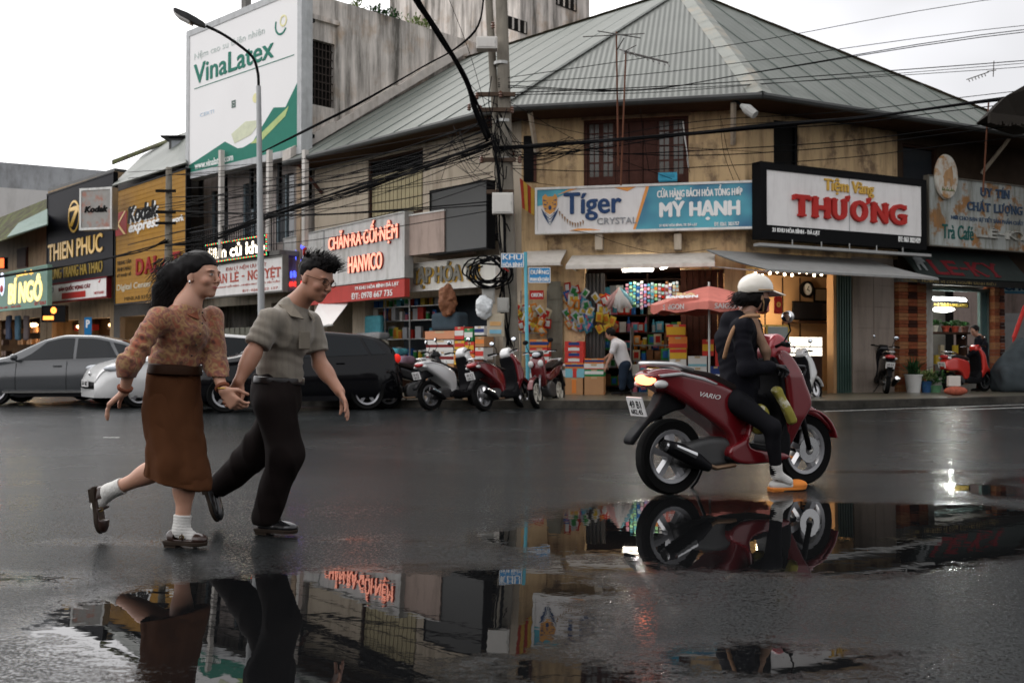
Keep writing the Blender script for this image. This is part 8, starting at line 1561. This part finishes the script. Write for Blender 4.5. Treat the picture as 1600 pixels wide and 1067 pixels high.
for w_, e_ in ((wR, eR), (wL, eL)): a = w_.lerp(e_, .16); b = w_.lerp(e_, .06); MB().cyl(tuple(a), tuple(b), .040, .036, 16).build('cuff', mat('rust_cloth', (.24, .08, .045)), T, bev=.004)
# skirt: panel pulled back by the trailing leg
def ringpts(px0, px1, py0, py1, dy0, dy1, wd, n=36, amp=0, ph=0):
 a, b = J(px0, py0, dy0), J(px1, py1, dy1); c = (a + b) / 2; h = (b - a) / 2; out = []
 for i in range(n): t = 2 * math.pi * i / n; out.append(c + h * math.cos(t) * (1 + .5 * amp * math.sin(5 * t + ph)) + Vector((0, wd * math.sin(t) * (1 + 1.3 * amp * math.cos(7 * t + 2 * ph) + amp * math.sin(11 * t - ph)), 0)))
 return out
def loft(rings, name, M, T, inner=True, sub=1, th=.004):
 mb = MB(); n = len(rings[0])
 for r in rings: mb.v += [tuple(p) for p in r]
 for j in range(len(rings) - 1):
  for i in range(n): a, b = j * n + i, j * n + (i + 1) % n; mb.f.append((a, b, b + n, a + n))
 o = mb.build(name, M, T, smooth=True); m_ = o.modifiers.new('s', 'SOLIDIFY'); m_.thickness = th
 if sub: q = o.modifiers.new('sub', 'SUBSURF'); q.levels = sub; q.render_levels = sub
 if sub > 1: tx = bpy.data.textures.new('folds', 'CLOUDS'); tx.noise_scale = .14; dm = o.modifiers.new('folds', 'DISPLACE'); dm.texture = tx; dm.strength = .035; dm.texture_coords = 'LOCAL'
 return o
skm = mat('brown_twill', (.085, .034, .015), r=.85, var=.16, s=5, bump=.3, bs=500)
loft([ringpts(238, 309, 572, 576, 0, .06, .12), ringpts(236, 311, 582, 586, 0, .06, .13), ringpts(226, 311, 620, 622, 0, .08, .155, amp=.01), ringpts(227, 313, 655, 655, .02, .06, .16, amp=.025, ph=1), ringpts(234, 316, 690, 692, .03, .04, .158, amp=.04, ph=2), ringpts(234, 325, 718, 730, .04, .02, .165, amp=.05, ph=2.6), ringpts(229, 330, 734, 757, .05, .01, .155, amp=.055, ph=3), ringpts(229, 329, 740, 765, .05, .01, .152, amp=.055, ph=3)], 'skirt', skm, T, sub=2)
loft([ringpts(236, 312, 566, 570, 0, .06, .14), ringpts(234, 313, 584, 588, 0, .06, .15)], 'waistband', mat('dark_belt', (.03, .014, .008), r=.5), T, sub=1, th=.006)
sock = mat('white_sock', (.62, .61, .58), r=.85, var=.06, bump=.4, bs=220)
def sock_(a, k_, toe, r=.041):
 t = a.lerp(k_, .24); pr = [('c', t, a, r + .004, r, .02), ('c', a, toe, r * .98, r * .8, .02)]; up = (k_ - a).normalized(); lo, hi = bounds(pr, .03)
 sd_obj('sock', lambda P: np.maximum(eval_prims(P, pr) + .0022 * np.sin(((P - np_(a)) @ np_(up)) * 420) * 1, ((P - np_(t)) @ np_(up))), lo, hi, .005, sock, T, 1)
def shoe(heel, toe, up, r, M, soleM, T, hgt=.05, w=.042, strap=False, label=None, open_=None, name='shoe'):
 heel, toe = Vector(heel), Vector(toe); f, l, u = basis(toe - heel, up); L_ = (toe - heel).length; rot = np.array([tuple(f), tuple(l), tuple(u)], 'f4').T; C = lambda x, z, y=0: heel + f * x * L_ + u * z + l * y
 pr = [('e', C(.22, .036), (L_ * .24, w * .92, .040), rot, 0), ('e', C(.55, .030), (L_ * .34, w, .032), rot, .03), ('e', C(.80, .026), (L_ * .22, w * 1.04, .027), rot, .02)]
 if hgt > .06: pr.append(('c', C(.22, .05), C(.20, hgt), .040, .038, .02))
 def fn(P):
  q = P - np_(heel); x, z, y = (q @ np_(f)) / L_, q @ np_(u), q @ np_(l); d = np.maximum(eval_prims(P, pr), .010 - z);
  if strap: d = np.maximum(d, -(np.maximum(np.maximum(.26 - x, x - .74), .026 - z + np.abs(y) * .25 * 0)))
  return d
 lo, hi = bounds(pr, .03); o = sd_obj(name, fn, lo, hi, .0045, M, T, 1)
 sp = [(0.0, -.6), (.02, -.9), (.2, -1), (.45, -.86), (.72, -1.08), (.9, -.8), (1.0, -.1), (.94, .6), (.75, 1.0), (.45, .82), (.2, .98), (.02, .8)]; sp = smooth_poly(sp, 4); mb = MB(); lv = [(-.004, .97), (.0, 1.0), (.012, 1.03), (.017, 1.0)]
 for z, k in lv: mb.v += [tuple(C(.5 + (a - .5) * k * 1.03, z, b * w * k)) for a, b in sp]
 n = len(sp);
 for j in range(3): mb.f += [(j * n + i, j * n + (i + 1) % n, (j + 1) * n + (i + 1) % n, (j + 1) * n + i) for i in range(n)]
 mb.f += [tuple(range(n))[::-1], tuple(3 * n + i for i in range(n))]; mb.build('sole', soleM, o); hb = MB(); hb.cbox(tuple(C(.16, -.010)), (L_ * .30, w * 1.7, .014), Matrix([tuple(f), tuple(l), tuple(u)]).transposed()); hb.build('heel', soleM, o)
 if strap: mb = MB(); mb.tube([C(.50, .026, w * 1.0), C(.47, .052, w * .75), C(.45, .066, 0), C(.47, .052, -w * .75), C(.50, .026, -w * 1.0)], .0065, 6); mb.build('strap', M, o, smooth=True); MB().lathe([(.008, 0), (.0125, 0), (.0125, .003), (.008, .003)], tuple(C(.49, .04, -w * .98)), 12, 'y', cap=False).build('buckle', mat('brass', (.5, .33, .1), r=.25, m=1), o)
 return o
leather = mat('dark_brown_leather', (.030, .014, .010), r=.28, var=.2, s=12, coat=.3); solem = mat('rubber_sole', (.035, .026, .020), r=.6)
toeR = J(322, 848, -.06); heelR = J(262, 849, .0); gzr = g.z
heelR.z = gzr + .018; toeR.z = gzr + .018; shoe(heelR, toeR, (0, 0, 1), .04, leather, solem, T, strap=True, w=.043)
sock_(aR, kR, J(305, 845, -.03)); sock_(aL, kL, J(152, 790, .2))
hL_ = J(146, 762, .2); tL_ = J(155, 832, .19); shoe(hL_, tL_, (1, 0, -.1), .04, leather, solem, T, strap=True, w=.041)
MB().lathe([(.026, -.004), (.030, 0), (.026, .004)], tuple(wL + Vector((-.004, 0, .012))), 14, cap=False).build('bracelet', goldp, T); MB().ell(tuple(A(-.008, -.078, -.040)), (.006, .004, .010), 8, 6).build('earring', chrome, T)
# ---------------------------------------------------------------- the running man
YM = 5.5; J = lambda px, py, dy=0: at(px, py, YM + dy)
g = ground(432, 839); T = person('running man in a grey short-sleeved shirt, glasses and wide black trousers', None, (g.x, g.y, g.z))
fw = Vector((.80, -.48, -.34)); hc = J(494, 436, -.02); hd, HD = head_prims(hc, fw, (.42, -.1, 1), 1.03)
neck, chest, waist, hip = J(459, 481, .02), J(448, 515, .03), J(437, 588, .04), J(432, 622, .04)
sR, sL = J(421, 499, -.13), J(485, 503, .15); eR, wR = J(396, 551, -.20), J(373, 596, -.26); eL, wL = J(500, 569, .13), J(531, 612, .0)
hR, hL = J(428, 632, -.06), J(440, 632, .12); kR, aR = J(446, 712, -.06), J(416, 812, .0); kL, aL = J(402, 706, .16), J(337, 762, .24)
body = [('c', hc + Vector((-.03, .01, -.045)), neck, .056, .062, .03), ('c', neck, chest, .055, .09, .05), ('c', sR, sL, .040, .040, .05), ('c', chest, waist, .09, .09, .05), ('c', waist, hip, .09, .09, .05)] + limb(sR, eR, wR, .042, .041, .029) + limb(sL, eL, wL, .042, .041, .029)
body += [('c', hR, kR, .07, .05, .03), ('c', kR, aR, .05, .036, .03), ('c', hL, kL, .07, .05, .03), ('c', kL, aL, .055, .036, .03)] + hd
body += [('e', eR.lerp(wR, .28), (.042, .042, .075), rotz_(wR - eR), .03), ('e', eL.lerp(wL, .28), (.042, .042, .075), rotz_(wL - eL), .03)]
hdR = hand_prims(wR, Vector((-.07, .03, -.16)), (-.2, -.9, -.2), L_=.19, curl=.8, thumb=-1); hdL = hand_prims(wL, wL - eL + Vector((-.02, 0, -.035)), (-.9, -.2, -.3), L_=.19, curl=.22, thumb=1); body += hdR + hdL
lo, hi = bounds(body, .03); sd_obj('body', lambda P: eval_prims(P, body), lo, hi, .0055, skinm, T, 2, skin_col((.36, .175, .11), HD, lips=(.26, .09, .075), shut=True))
A, f_, l_, u_ = HD; rotH = np.array([tuple(f_), tuple(l_), tuple(u_)], 'f4').T
def hf(P):
 q = P - np_(hc); x, y, z = q @ np_(f_), q @ np_(l_), q @ np_(u_); d = f_el(P, tuple(A(-.022, 0, .046)), (.108, .082, .090), rotH); m = np.maximum(d, np.maximum(-(z + .05 + .25 * x) * 1.0, np.where(z < .060, x - .0 - z * .25, -1)))
 t_ = smin(m, f_el(P, tuple(A(.03, 0, .105)), (.075, .066, .042), rotH), .03); return t_ + .006 * wob(P, 55, 2) + .004 * wob(P, 120, 5)
hair_obj('hair', hf, np_(hc) - .2, np_(hc) + .22, .006, hairm, T); rt = []
for i in range(520):
 a, b = r_.uniform(-.10, .085), r_.uniform(-.062, .062); z = .118 - 3.2 * (a * a) * .9 - 5 * b * b + r_.uniform(-.02, .01); rt.append((A(a, b, z), tuple(f_ * (.45 + 3 * a) + u_ * .75 + l_ * (b * 6 + r_.gauss(0, .3))), r_.uniform(.03, .075), .01))
strands(rt, hairm, T, .0026, n=4, wave=.006, seed=5)
gl = MB()      # glasses
for s in (-1, 1): pts = [A(.104 - .25 * abs(.031 + .021 * math.cos(t) ) * .5, s * (.031 + .021 * math.cos(t)), .004 + .016 * math.sin(t)) for t in np.linspace(0, 6.28, 19)]; gl.tube(pts, .0016, 5); gl.tube([A(.092, s * .052, .010), A(.05, s * .074, .008), A(-.012, s * .078, .004)], .0014, 5)
gl.tube([A(.104, -.010, .008), A(.107, 0, .011), A(.104, .010, .008)], .0014, 5); gl.build('glasses', blackp, T)
sp = [('c', neck + Vector((-.01, 0, -.005)), chest, .075, .145, .06), ('c', sR + Vector((.02, .02, -.01)), sL + Vector((-.02, -.02, -.01)), .064, .064, .05), ('c', chest, waist + Vector((0, 0, .03)), .122, .115, .06), ('c', waist + Vector((0, 0, .05)), waist + Vector((0, 0, -.01)), .122, .114, .03)]
mR, mL = sR.lerp(eR, .80), sL.lerp(eL, .72); sp += [('c', sR, mR, .064, .066, .04), ('c', sL, mL, .062, .063, .04)]
def shirt_m(P):
 d = eval_prims(P, sp) + fold(P, sR, eR, 3, .006, 1) + fold(P, chest, waist, 3, .008, 4) + .005 * wob(P, 17, 3) + crease(P, 12, .011, 4); d = np.maximum(d, waist.z - .04 - P[:, 2])
 for a, b in ((sR, mR), (sL, mL)):
  u = np_((b - a).normalized()); t = (P - np_(b)) @ u; near = np.linalg.norm(P - np_(b) - t[:, None] * u, axis=1) < .12; d = np.where(near & (t > -.02) & (np.linalg.norm(P - np_(b), axis=1) < .14), np.maximum(d, t), d)
 return d
lo, hi = bounds(sp, .04)
def linen(V):
 n = .5 + .5 * np.sin(V[:, 0] * 210 + wob(V, 3, 2)); m = .5 + .5 * np.sin(V[:, 0] * 900); return np.array((.20, .175, .14), 'f4') * (1 - .10 * (n > .8) + .05 * m + .05 * wob(V, 60, 2))[:, None]
sd_obj('shirt', shirt_m, lo, hi, .0065, clothm, T, 2, linen)
lnm = mat('grey_linen', (.20, .175, .14), r=.85, var=.06, s=30)
for s in (-1, 1):
 f2, l2 = Vector((.85, -.5, 0)).normalized(), Vector((.5, .85, 0)).normalized(); c0 = neck + Vector((.02, -.03, .005)) + l2 * .045 * s; o = MB().add([c0 + f2 * .02, c0 + f2 * .095 - Vector((0, 0, .075)), c0 + l2 * s * .05 + f2 * .05 - Vector((0, 0, .06)), c0 + l2 * s * .045 + Vector((0, 0, .005)) - f2 * .045], [(0, 1, 2, 3)]).build('collar', lnm, T); m_ = o.modifiers.new('t', 'SOLIDIFY'); m_.thickness = .008
MB().cbox(tuple(chest + Vector((.115, -.08, -.06))), (.012, .085, .10), Matrix.Rotation(R(-30), 3, 'Z')).build('pocket', lnm, T, bev=.006)
trm = mat('black_trouser', (.011, .008, .0075), r=.8, var=.2, s=6, bump=.3, bs=400)
tp = [('e', hip + Vector((0, 0, .03)), (.125, .15, .13), None, .0), ('c', hip + Vector((0, 0, .1)), hip, .115, .125, .05), ('c', hR, kR, .106, .088, .06), ('c', kR, aR + Vector((0, 0, .02)), .087, .072, .05), ('c', hL, kL, .102, .080, .06), ('c', kL, aL.lerp(kL, .05), .086, .066, .05)]
def trf(P):
 d = eval_prims(P, tp) + .004 * wob(P * np.array((1, 1, .35), 'f4'), 34, 6) + fold(P, kR, aR, 2, .005, 2) + .005 * wob(P, 12, 6) + crease(P, 11, .014, 3, (1, 1, .4)); d = np.maximum(d, P[:, 2] - waist.z - .02); u = np_((aL - kL).normalized()); d = np.maximum(d, np.where(P[:, 0] < kL.x, (P - np_(aL)) @ u - .0, -1)); return np.maximum(d, np.where(P[:, 0] > kL.x, g.z + .055 - P[:, 2], -1))
lo, hi = bounds(tp, .04); sd_obj('trousers', trf, lo, hi, .008, trm, T, 2)
loft([ringpts(399, 474, 586, 590, 0, .06, .128), ringpts(398, 474, 598, 602, 0, .06, .132)], 'belt', mat('black_belt', (.012, .01, .01), r=.35), T, sub=1, th=.006)
bl_ = mat('black_leather', (.010, .010, .011), r=.22, coat=.4, var=.1); h0 = J(404, 830, .02); t0 = J(463, 832, -.05); h0.z = t0.z = g.z + .02; o = shoe(h0, t0, (0, 0, 1), .04, bl_, solem, T, hgt=.10, w=.049)
mb = MB(); [mb.tube([h0.lerp(t0, .42 + .07 * i) + Vector((0, -.03, .07 - .006 * i)), h0.lerp(t0, .43 + .07 * i) + Vector((0, .02, .078 - .006 * i))], .004, 5) for i in range(4)]; mb.build('lace', blackp, o)
h1 = J(318, 752, .26); t1 = J(338, 814, .24); shoe(h1, t1, (1, 0, .3), .04, bl_, solem, T, hgt=.08, w=.046)
# ---------------------------------------------------------------- the scooter rider
YR = 7.42; J = lambda px, py, dy=0: at(px, py, YR + dy)
g = ground(1228, 766); T = person('scooter rider in a black hooded jacket, pale cap helmet and orange slippers', None, (g.x, g.y, g.z))
fw = Vector((.93, .36, -.06)); hc = J(1182, 462, .06); hd, HD = head_prims(hc, fw, (0, 0, 1), 1.0, True)
neck, chest, waist, hip = J(1160, 498, .06), J(1152, 530, .06), J(1155, 600, .05), J(1150, 622, .05)
sR, sL = J(1158, 513, -.14), J(1172, 513, .26); eR, wR = J(1166, 578, -.20), J(1196, 574, -.10); eL, wL = J(1200, 575, .42), J(1240, 572, .55)
wR = J(1208, 572, -.04); hR, hL = J(1150, 628, -.09), J(1156, 628, .18); kR, aR = J(1206, 668, -.14), J(1214, 742, -.06); kL, aL = J(1235, 640, .40), J(1245, 710, .45)
body = [('c', hc + Vector((-.02, 0, -.05)), neck, .052, .055, .03), ('c', neck, chest, .055, .09, .05), ('c', sR, sL, .04, .04, .05), ('c', chest, waist, .095, .09, .05), ('c', waist, hip, .09, .10, .05)] + limb(sR, eR, wR, .040, .036, .026) + limb(sL, eL, wL, .040, .036, .026) + limb(hR, kR, aR, .066, .042, .030) + limb(hL, kL, aL, .066, .042, .030) + hd
body += hand_prims(wR, Vector((.12, .06, -.01)), (.2, 0, -1), curl=.95, thumb=-1) + hand_prims(wL, Vector((.12, .06, -.01)), (.2, 0, -1), curl=.95, thumb=1); lo, hi = bounds(body, .03)
sd_obj('body', lambda P: eval_prims(P, body), lo, hi, .0065, skinm, T, 1, skin_col((.42, .23, .16), HD, hands=(wR + Vector((.09, .04, 0)), wL + Vector((.09, .04, 0))))); A, f_, l_, u_ = HD; rotH = np.array([tuple(f_), tuple(l_), tuple(u_)], 'f4').T
jk = mat('black_jacket', (.008, .008, .011), r=.75, var=.15, bump=.2, bs=300); jp = [('c', neck + Vector((0, 0, -.04)), chest, .095, .14, .06), ('c', sR, sL, .075, .075, .05), ('c', chest, waist, .145, .132, .06), ('c', waist, hip + Vector((0, 0, -.02)), .132, .145, .04), ('e', neck + Vector((-.075, -.02, -.02)), (.09, .12, .07), None, .04), ('c', sR, eR, .066, .058, .05), ('c', eR, wR.lerp(eR, .1), .058, .042, .04), ('c', sL, eL, .066, .058, .05), ('c', eL, wL.lerp(eL, .1), .068, .044, .04)]
lo, hi = bounds(jp, .04); sd_obj('jacket', lambda P: np.maximum(eval_prims(P, jp) + fold(P, sR, eR, 4, .007, 1) + fold(P, eR, wR, 4, .006, 2) + fold(P, chest, waist, 3, .008, 4) + .006 * wob(P, 18, 3) + crease(P, 12, .014, 3), hip.z - .045 - P[:, 2]), lo, hi, .009, jk, T, 2)
lg = [('c', hR, kR, .088, .060, .05), ('c', kR, aR, .058, .041, .04), ('c', hL, kL, .098, .066, .05), ('c', kL, aL, .064, .045, .04), ('e', hip + Vector((0, .02, -.02)), (.15, .17, .11), None, .05)]; lo, hi = bounds(lg, .04)
sd_obj('leggings', lambda P: eval_prims(P, lg) + .004 * wob(P, 24, 3) + crease(P, 13, .007, 3), lo, hi, .009, mat('black_legging', (.010, .010, .012), r=.8, var=.1), T, 2)
hm = mat('helmet_cream', (.70, .66, .58), r=.25, coat=.6, var=.03)
def hel(P):
 q = P - np_(hc); x, y, z = q @ np_(f_), q @ np_(l_), q @ np_(u_); d = f_el(P, tuple(A(-.012, 0, .058)), (.140, .112, .108), rotH); d = np.maximum(d, .022 + .12 * x - z + .0); return np.maximum(d, -f_el(P, tuple(A(-.012, 0, .045)), (.118, .092, .090), rotH))
o = sd_obj('helmet', hel, np_(hc) - .2, np_(hc) + .24, .006, hm, T, 2); mb = MB(); n = 13; rows = []
for j in range(4):
 r = .095 + j * .034
 for i in range(n): a = R(-52 + 104 * i / (n - 1)); rows.append(A(-.0 + r * math.cos(a) * 1.12 + .008, r * math.sin(a) * .92, .052 - .012 * j - .02 * math.sin(a) ** 2))
mb.v = [tuple(p) for p in rows]; mb.f = [(j * n + i, j * n + i + 1, (j + 1) * n + i + 1, (j + 1) * n + i) for j in range(3) for i in range(n - 1)]; b_ = mb.build('brim', hm, o, smooth=True); m_ = b_.modifiers.new('t', 'SOLIDIFY'); m_.thickness = .007
MB().tube([A(-.012 + .139 * math.cos(t), .112 * math.sin(t), .036 + .012 * math.cos(t)) for t in np.linspace(-1.9, 1.9, 24)], .005, 5).build('trim_band', mat('tan_trim', (.38, .24, .12)), o); MB().ell(tuple(A(-.03, 0, .166)), (.014, .014, .006), 10, 6).build('top_button', hm, o)
def hf(P): q = P - np_(hc); z = q @ np_(u_); x = q @ np_(f_); d = np.maximum(f_el(P, tuple(A(-.03, 0, .0)), (.085, .082, .10), rotH), x - .012); d = smin(d, f_el(P, tuple(A(-.135, 0, -.035)), (.062, .07, .058), rotH), .03); return d + .006 * wob(P, 50, 2) + .003 * wob(P, 120, 2)
hair_obj('hair', hf, np_(hc) - .28, np_(hc) + .2, .007, hairm, T); rt = [(A(-.15 + r_.uniform(-.04, .04), r_.uniform(-.06, .06), -.03 + r_.uniform(-.05, .04)), tuple(-f_ + u_ * r_.gauss(-.2, .6) + l_ * r_.gauss(0, .4)), r_.uniform(.03, .09), .02) for _ in range(160)]; strands(rt, hairm, T, .0024, n=4, seed=8)
sd_obj('face_mask', lambda P: np.maximum(eval_prims(P, hd) - .006, np.maximum(-((P - np_(hc)) @ np_(f_)) + .012, ((P - np_(hc)) @ np_(u_)) + .018)), np_(hc) - .16, np_(hc) + .18, .006, mat('dark_mask', (.030, .024, .026), r=.8), T, 1)
MB().tube([A(-.0, -.075, -.01), A(.02, -.07, -.06), A(.045, -.03, -.115), A(.045, .03, -.115), A(.02, .07, -.06), A(0, .075, -.01)], .006, 5).build('chin_strap', mat('tan_trim', (.38, .24, .12)), T)
tan = mat('tan_scarf', (.25, .155, .105), r=.85, var=.15); sc1 = [('c', neck + Vector((-.05, -.07, .0)), neck + Vector((.05, -.04, .01)), .042, .042, 0), ('c', neck + Vector((.05, -.04, .01)), J(1196, 548, -.05), .042, .036, .02), ('c', J(1196, 548, -.05), J(1198, 566, -.04), .036, .022, .02)]; lo, hi = bounds(sc1, .03); sd_obj('scarf', lambda P: eval_prims(P, sc1) + .005 * wob(P, 30, 1), lo, hi, .008, tan, T, 1)
sp_ = [J(1186, 494, -.17), J(1160, 496, -.13), J(1146, 512, -.15), J(1136, 536, -.15), J(1130, 560, -.10)]; mb = MB(); mb.tube([p + Vector((0, -.035, 0)) for p in smooth_poly([tuple(q) for q in sp_], 4, False) for p in [Vector(p)]], .016, 6); mb.build('bag_strap', mat('tan_strap', (.28, .16, .09), r=.6), T, smooth=True)
sock_(aR, kR, J(1232, 752, -.03), .042); orm = mat('orange_slipper', (.72, .24, .05), r=.6, var=.05); h0 = J(1203, 756, -.05); t0 = J(1258, 758, .04); h0.z = t0.z = g.z + .012; o = shoe(h0, t0, (0, 0, 1), .04, sock, orm, T, w=.046, name='sock_foot')
f9, l9, u9 = basis(t0 - h0); rt9 = np.array([tuple(f9), tuple(l9), tuple(u9)], 'f4').T; c9 = h0.lerp(t0, .72) + Vector((0, 0, .028)); sd_obj('slipper_upper', lambda P: np.maximum(f_el(P, tuple(c9), (.098, .053, .042), rt9), np_(h0)[2] + .0 - P[:, 2]), np_(c9) - .14, np_(c9) + .14, .006, orm, T, 1)
shoe(J(1236, 716, .42), J(1275, 712, .55), (0, 0, 1), .04, sock, orm, T, w=.045)
def gloves(w_): pass
# yellow shopping bag hung between the rider's legs
T = thing('shopping_bag', 'yellow-green patterned shopping bag hanging on the ridden scooter', 'bag', W, *J(1205, 690, -.05)); bgc = J(1207, 650, -.20); f = lambda P: f_bx(P @ np.eye(3, dtype='f4'), tuple(J(1226, 634, .0)), (.035, .05, .15), .025, np.array(Matrix.Rotation(R(-28), 3, 'Y'), 'f4')) + .010 * wob(P, 18, 3) + .004 * wob(P, 50, 1)
sd_obj('bag_body', f, np_(J(1226, 634, .0)) - .24, np_(J(1226, 634, .0)) + .24, .010, mat('yellow_bag', (.26, .23, .05), r=.4, var=.15, s=9, col2=(.55, .52, .42), c2=(.52, .6), c2s=9), T, 1)
c8 = J(1186, 655, -.02); sd_obj('bag_side', lambda P: f_el(P, tuple(c8), (.09, .05, .11)) + .012 * wob(P, 20, 5), np_(c8) - .2, np_(c8) + .2, .012, mat('yellow_bag', (.3, .3, .1)), T, 1)
# ---------------------------------------------------------------- the bending shopkeeper and the person by the red scooter
def far_person(label, Y, j, cols, hairshape=1, h=.016):
 J = lambda k, dy=0: at(j[k][0], j[k][1], Y + (j[k][2] if len(j[k]) > 2 else 0) + dy); g_ = J('foot1'); T = person(label, None, (g_.x, g_.y, ZP)); fw = Vector(j['fw']); hd, HD = head_prims(J('head'), fw, j.get('up', (0, 0, 1)), 1.02)
 b = [('c', J('head') - Vector((0, 0, .06)), J('neck'), .05, .055, .03), ('c', J('neck'), J('chest'), .06, .12, .05), ('c', J('chest'), J('hip'), .12, .13, .06), ('c', J('s1'), J('s2'), .055, .055, .05)] + limb(J('s1'), J('e1'), J('w1'), .05, .04, .03) + limb(J('s2'), J('e2'), J('w2'), .05, .04, .03) + limb(J('hip', -.08), J('k1'), J('foot1') + Vector((0, 0, .06)), .09, .06, .04) + limb(J('hip', .08), J('k2'), J('foot2') + Vector((0, 0, .06)), .09, .06, .04) + hd
 b += hand_prims(J('w1'), J('w1') - J('e1'), (.5, .5, 0), curl=.4) + hand_prims(J('w2'), J('w2') - J('e2'), (.5, .5, 0), curl=.4); lo, hi = bounds(b, .03); sd_obj('body', lambda P: eval_prims(P, b), lo, hi, h * .7, skinm, T, 1, skin_col((.33, .17, .11), HD))
 t_ = [('c', J('neck') - Vector((0, 0, .04)), J('chest'), .09, .15, .05), ('c', J('chest'), J('hip'), .155, .155, .06), ('c', J('s1'), J('s2'), .08, .08, .05), ('c', J('s1'), J('s1').lerp(J('e1'), j.get('slv', .7)), .075, .07, .04), ('c', J('s2'), J('s2').lerp(J('e2'), j.get('slv', .7)), .075, .07, .04)]
 if j.get('slv', .7) > .9: t_ += [('c', J('e1'), J('w1'), .068, .048, .04), ('c', J('e2'), J('w2'), .068, .048, .04)]
 lo, hi = bounds(t_, .04); sd_obj('top', lambda P: eval_prims(P, t_) + .010 * wob(P, 14, 2), lo, hi, h, cols[0], T, 1)
 l_ = [('e', J('hip'), (.15, .15, .13), None, 0), ('c', J('hip', -.08), J('k1'), .115, .09, .05), ('c', J('k1'), J('foot1') + Vector((0, 0, .08)), .09, .075, .04), ('c', J('hip', .08), J('k2'), .115, .09, .05), ('c', J('k2'), J('foot2') + Vector((0, 0, .08)), .09, .075, .04)]; lo, hi = bounds(l_, .04); sd_obj('trousers', lambda P: eval_prims(P, l_) + .008 * wob(P, 14, 4), lo, hi, h, cols[1], T, 1)
 A = HD[0]; rot = np.array([tuple(q) for q in HD[1:]], 'f4').T; sd_obj('hair', lambda P: np.maximum(f_el(P, tuple(A(-.03, 0, .03)), (.11, .09, .105), rot), (P - np_(J('head'))) @ np_(HD[1]) - .04) + .006 * wob(P, 40, 2), np_(J('head')) - .2, np_(J('head')) + .2, h * .8, hairm, T, 1)
 for k in ('foot1', 'foot2'): p = J(k); p.z = ZP + .015; shoe(p, p + Vector((fw.x, fw.y, 0)).normalized() * .24, (0, 0, 1), .04, blackp, solem, T)
far_person('shopkeeper in a white top and dark jeans bending into the shop doorway', 21.4, dict(head=(953, 522), neck=(961, 531), chest=(967, 542), hip=(976, 570), s1=(960, 540, -.15), s2=(964, 538, .2), e1=(954, 558, -.2), w1=(948, 570, -.2), e2=(955, 552, .25), w2=(946, 560, .3), k1=(973, 590, -.05), foot1=(972, 611, -.05), k2=(982, 590, .1), foot2=(986, 609, .15), fw=(-.85, .4, -.5), up=(-.5, .2, 1), slv=.5), (mat('white_top', (.55, .53, .53), r=.8, var=.05), mat('dark_jeans', (.018, .028, .045), r=.8, var=.15)))
far_person('person in a black jacket standing behind the bright red scooter, head bowed', 23.9, dict(head=(1523, 517), neck=(1530, 526), chest=(1533, 540), hip=(1534, 570), s1=(1528, 532, -.18), s2=(1536, 531, .18), e1=(1523, 550, -.25), w1=(1513, 556, -.15), e2=(1530, 552, .25), w2=(1515, 556, .1), k1=(1533, 590, -.05), foot1=(1530, 610, -.05), k2=(1538, 590, .1), foot2=(1540, 608, .15), fw=(-.9, -.3, -.5), up=(-.4, 0, 1), slv=1), (mat('black_jacket', (.008, .008, .011)), mat('black_legging', (.010, .010, .012))))
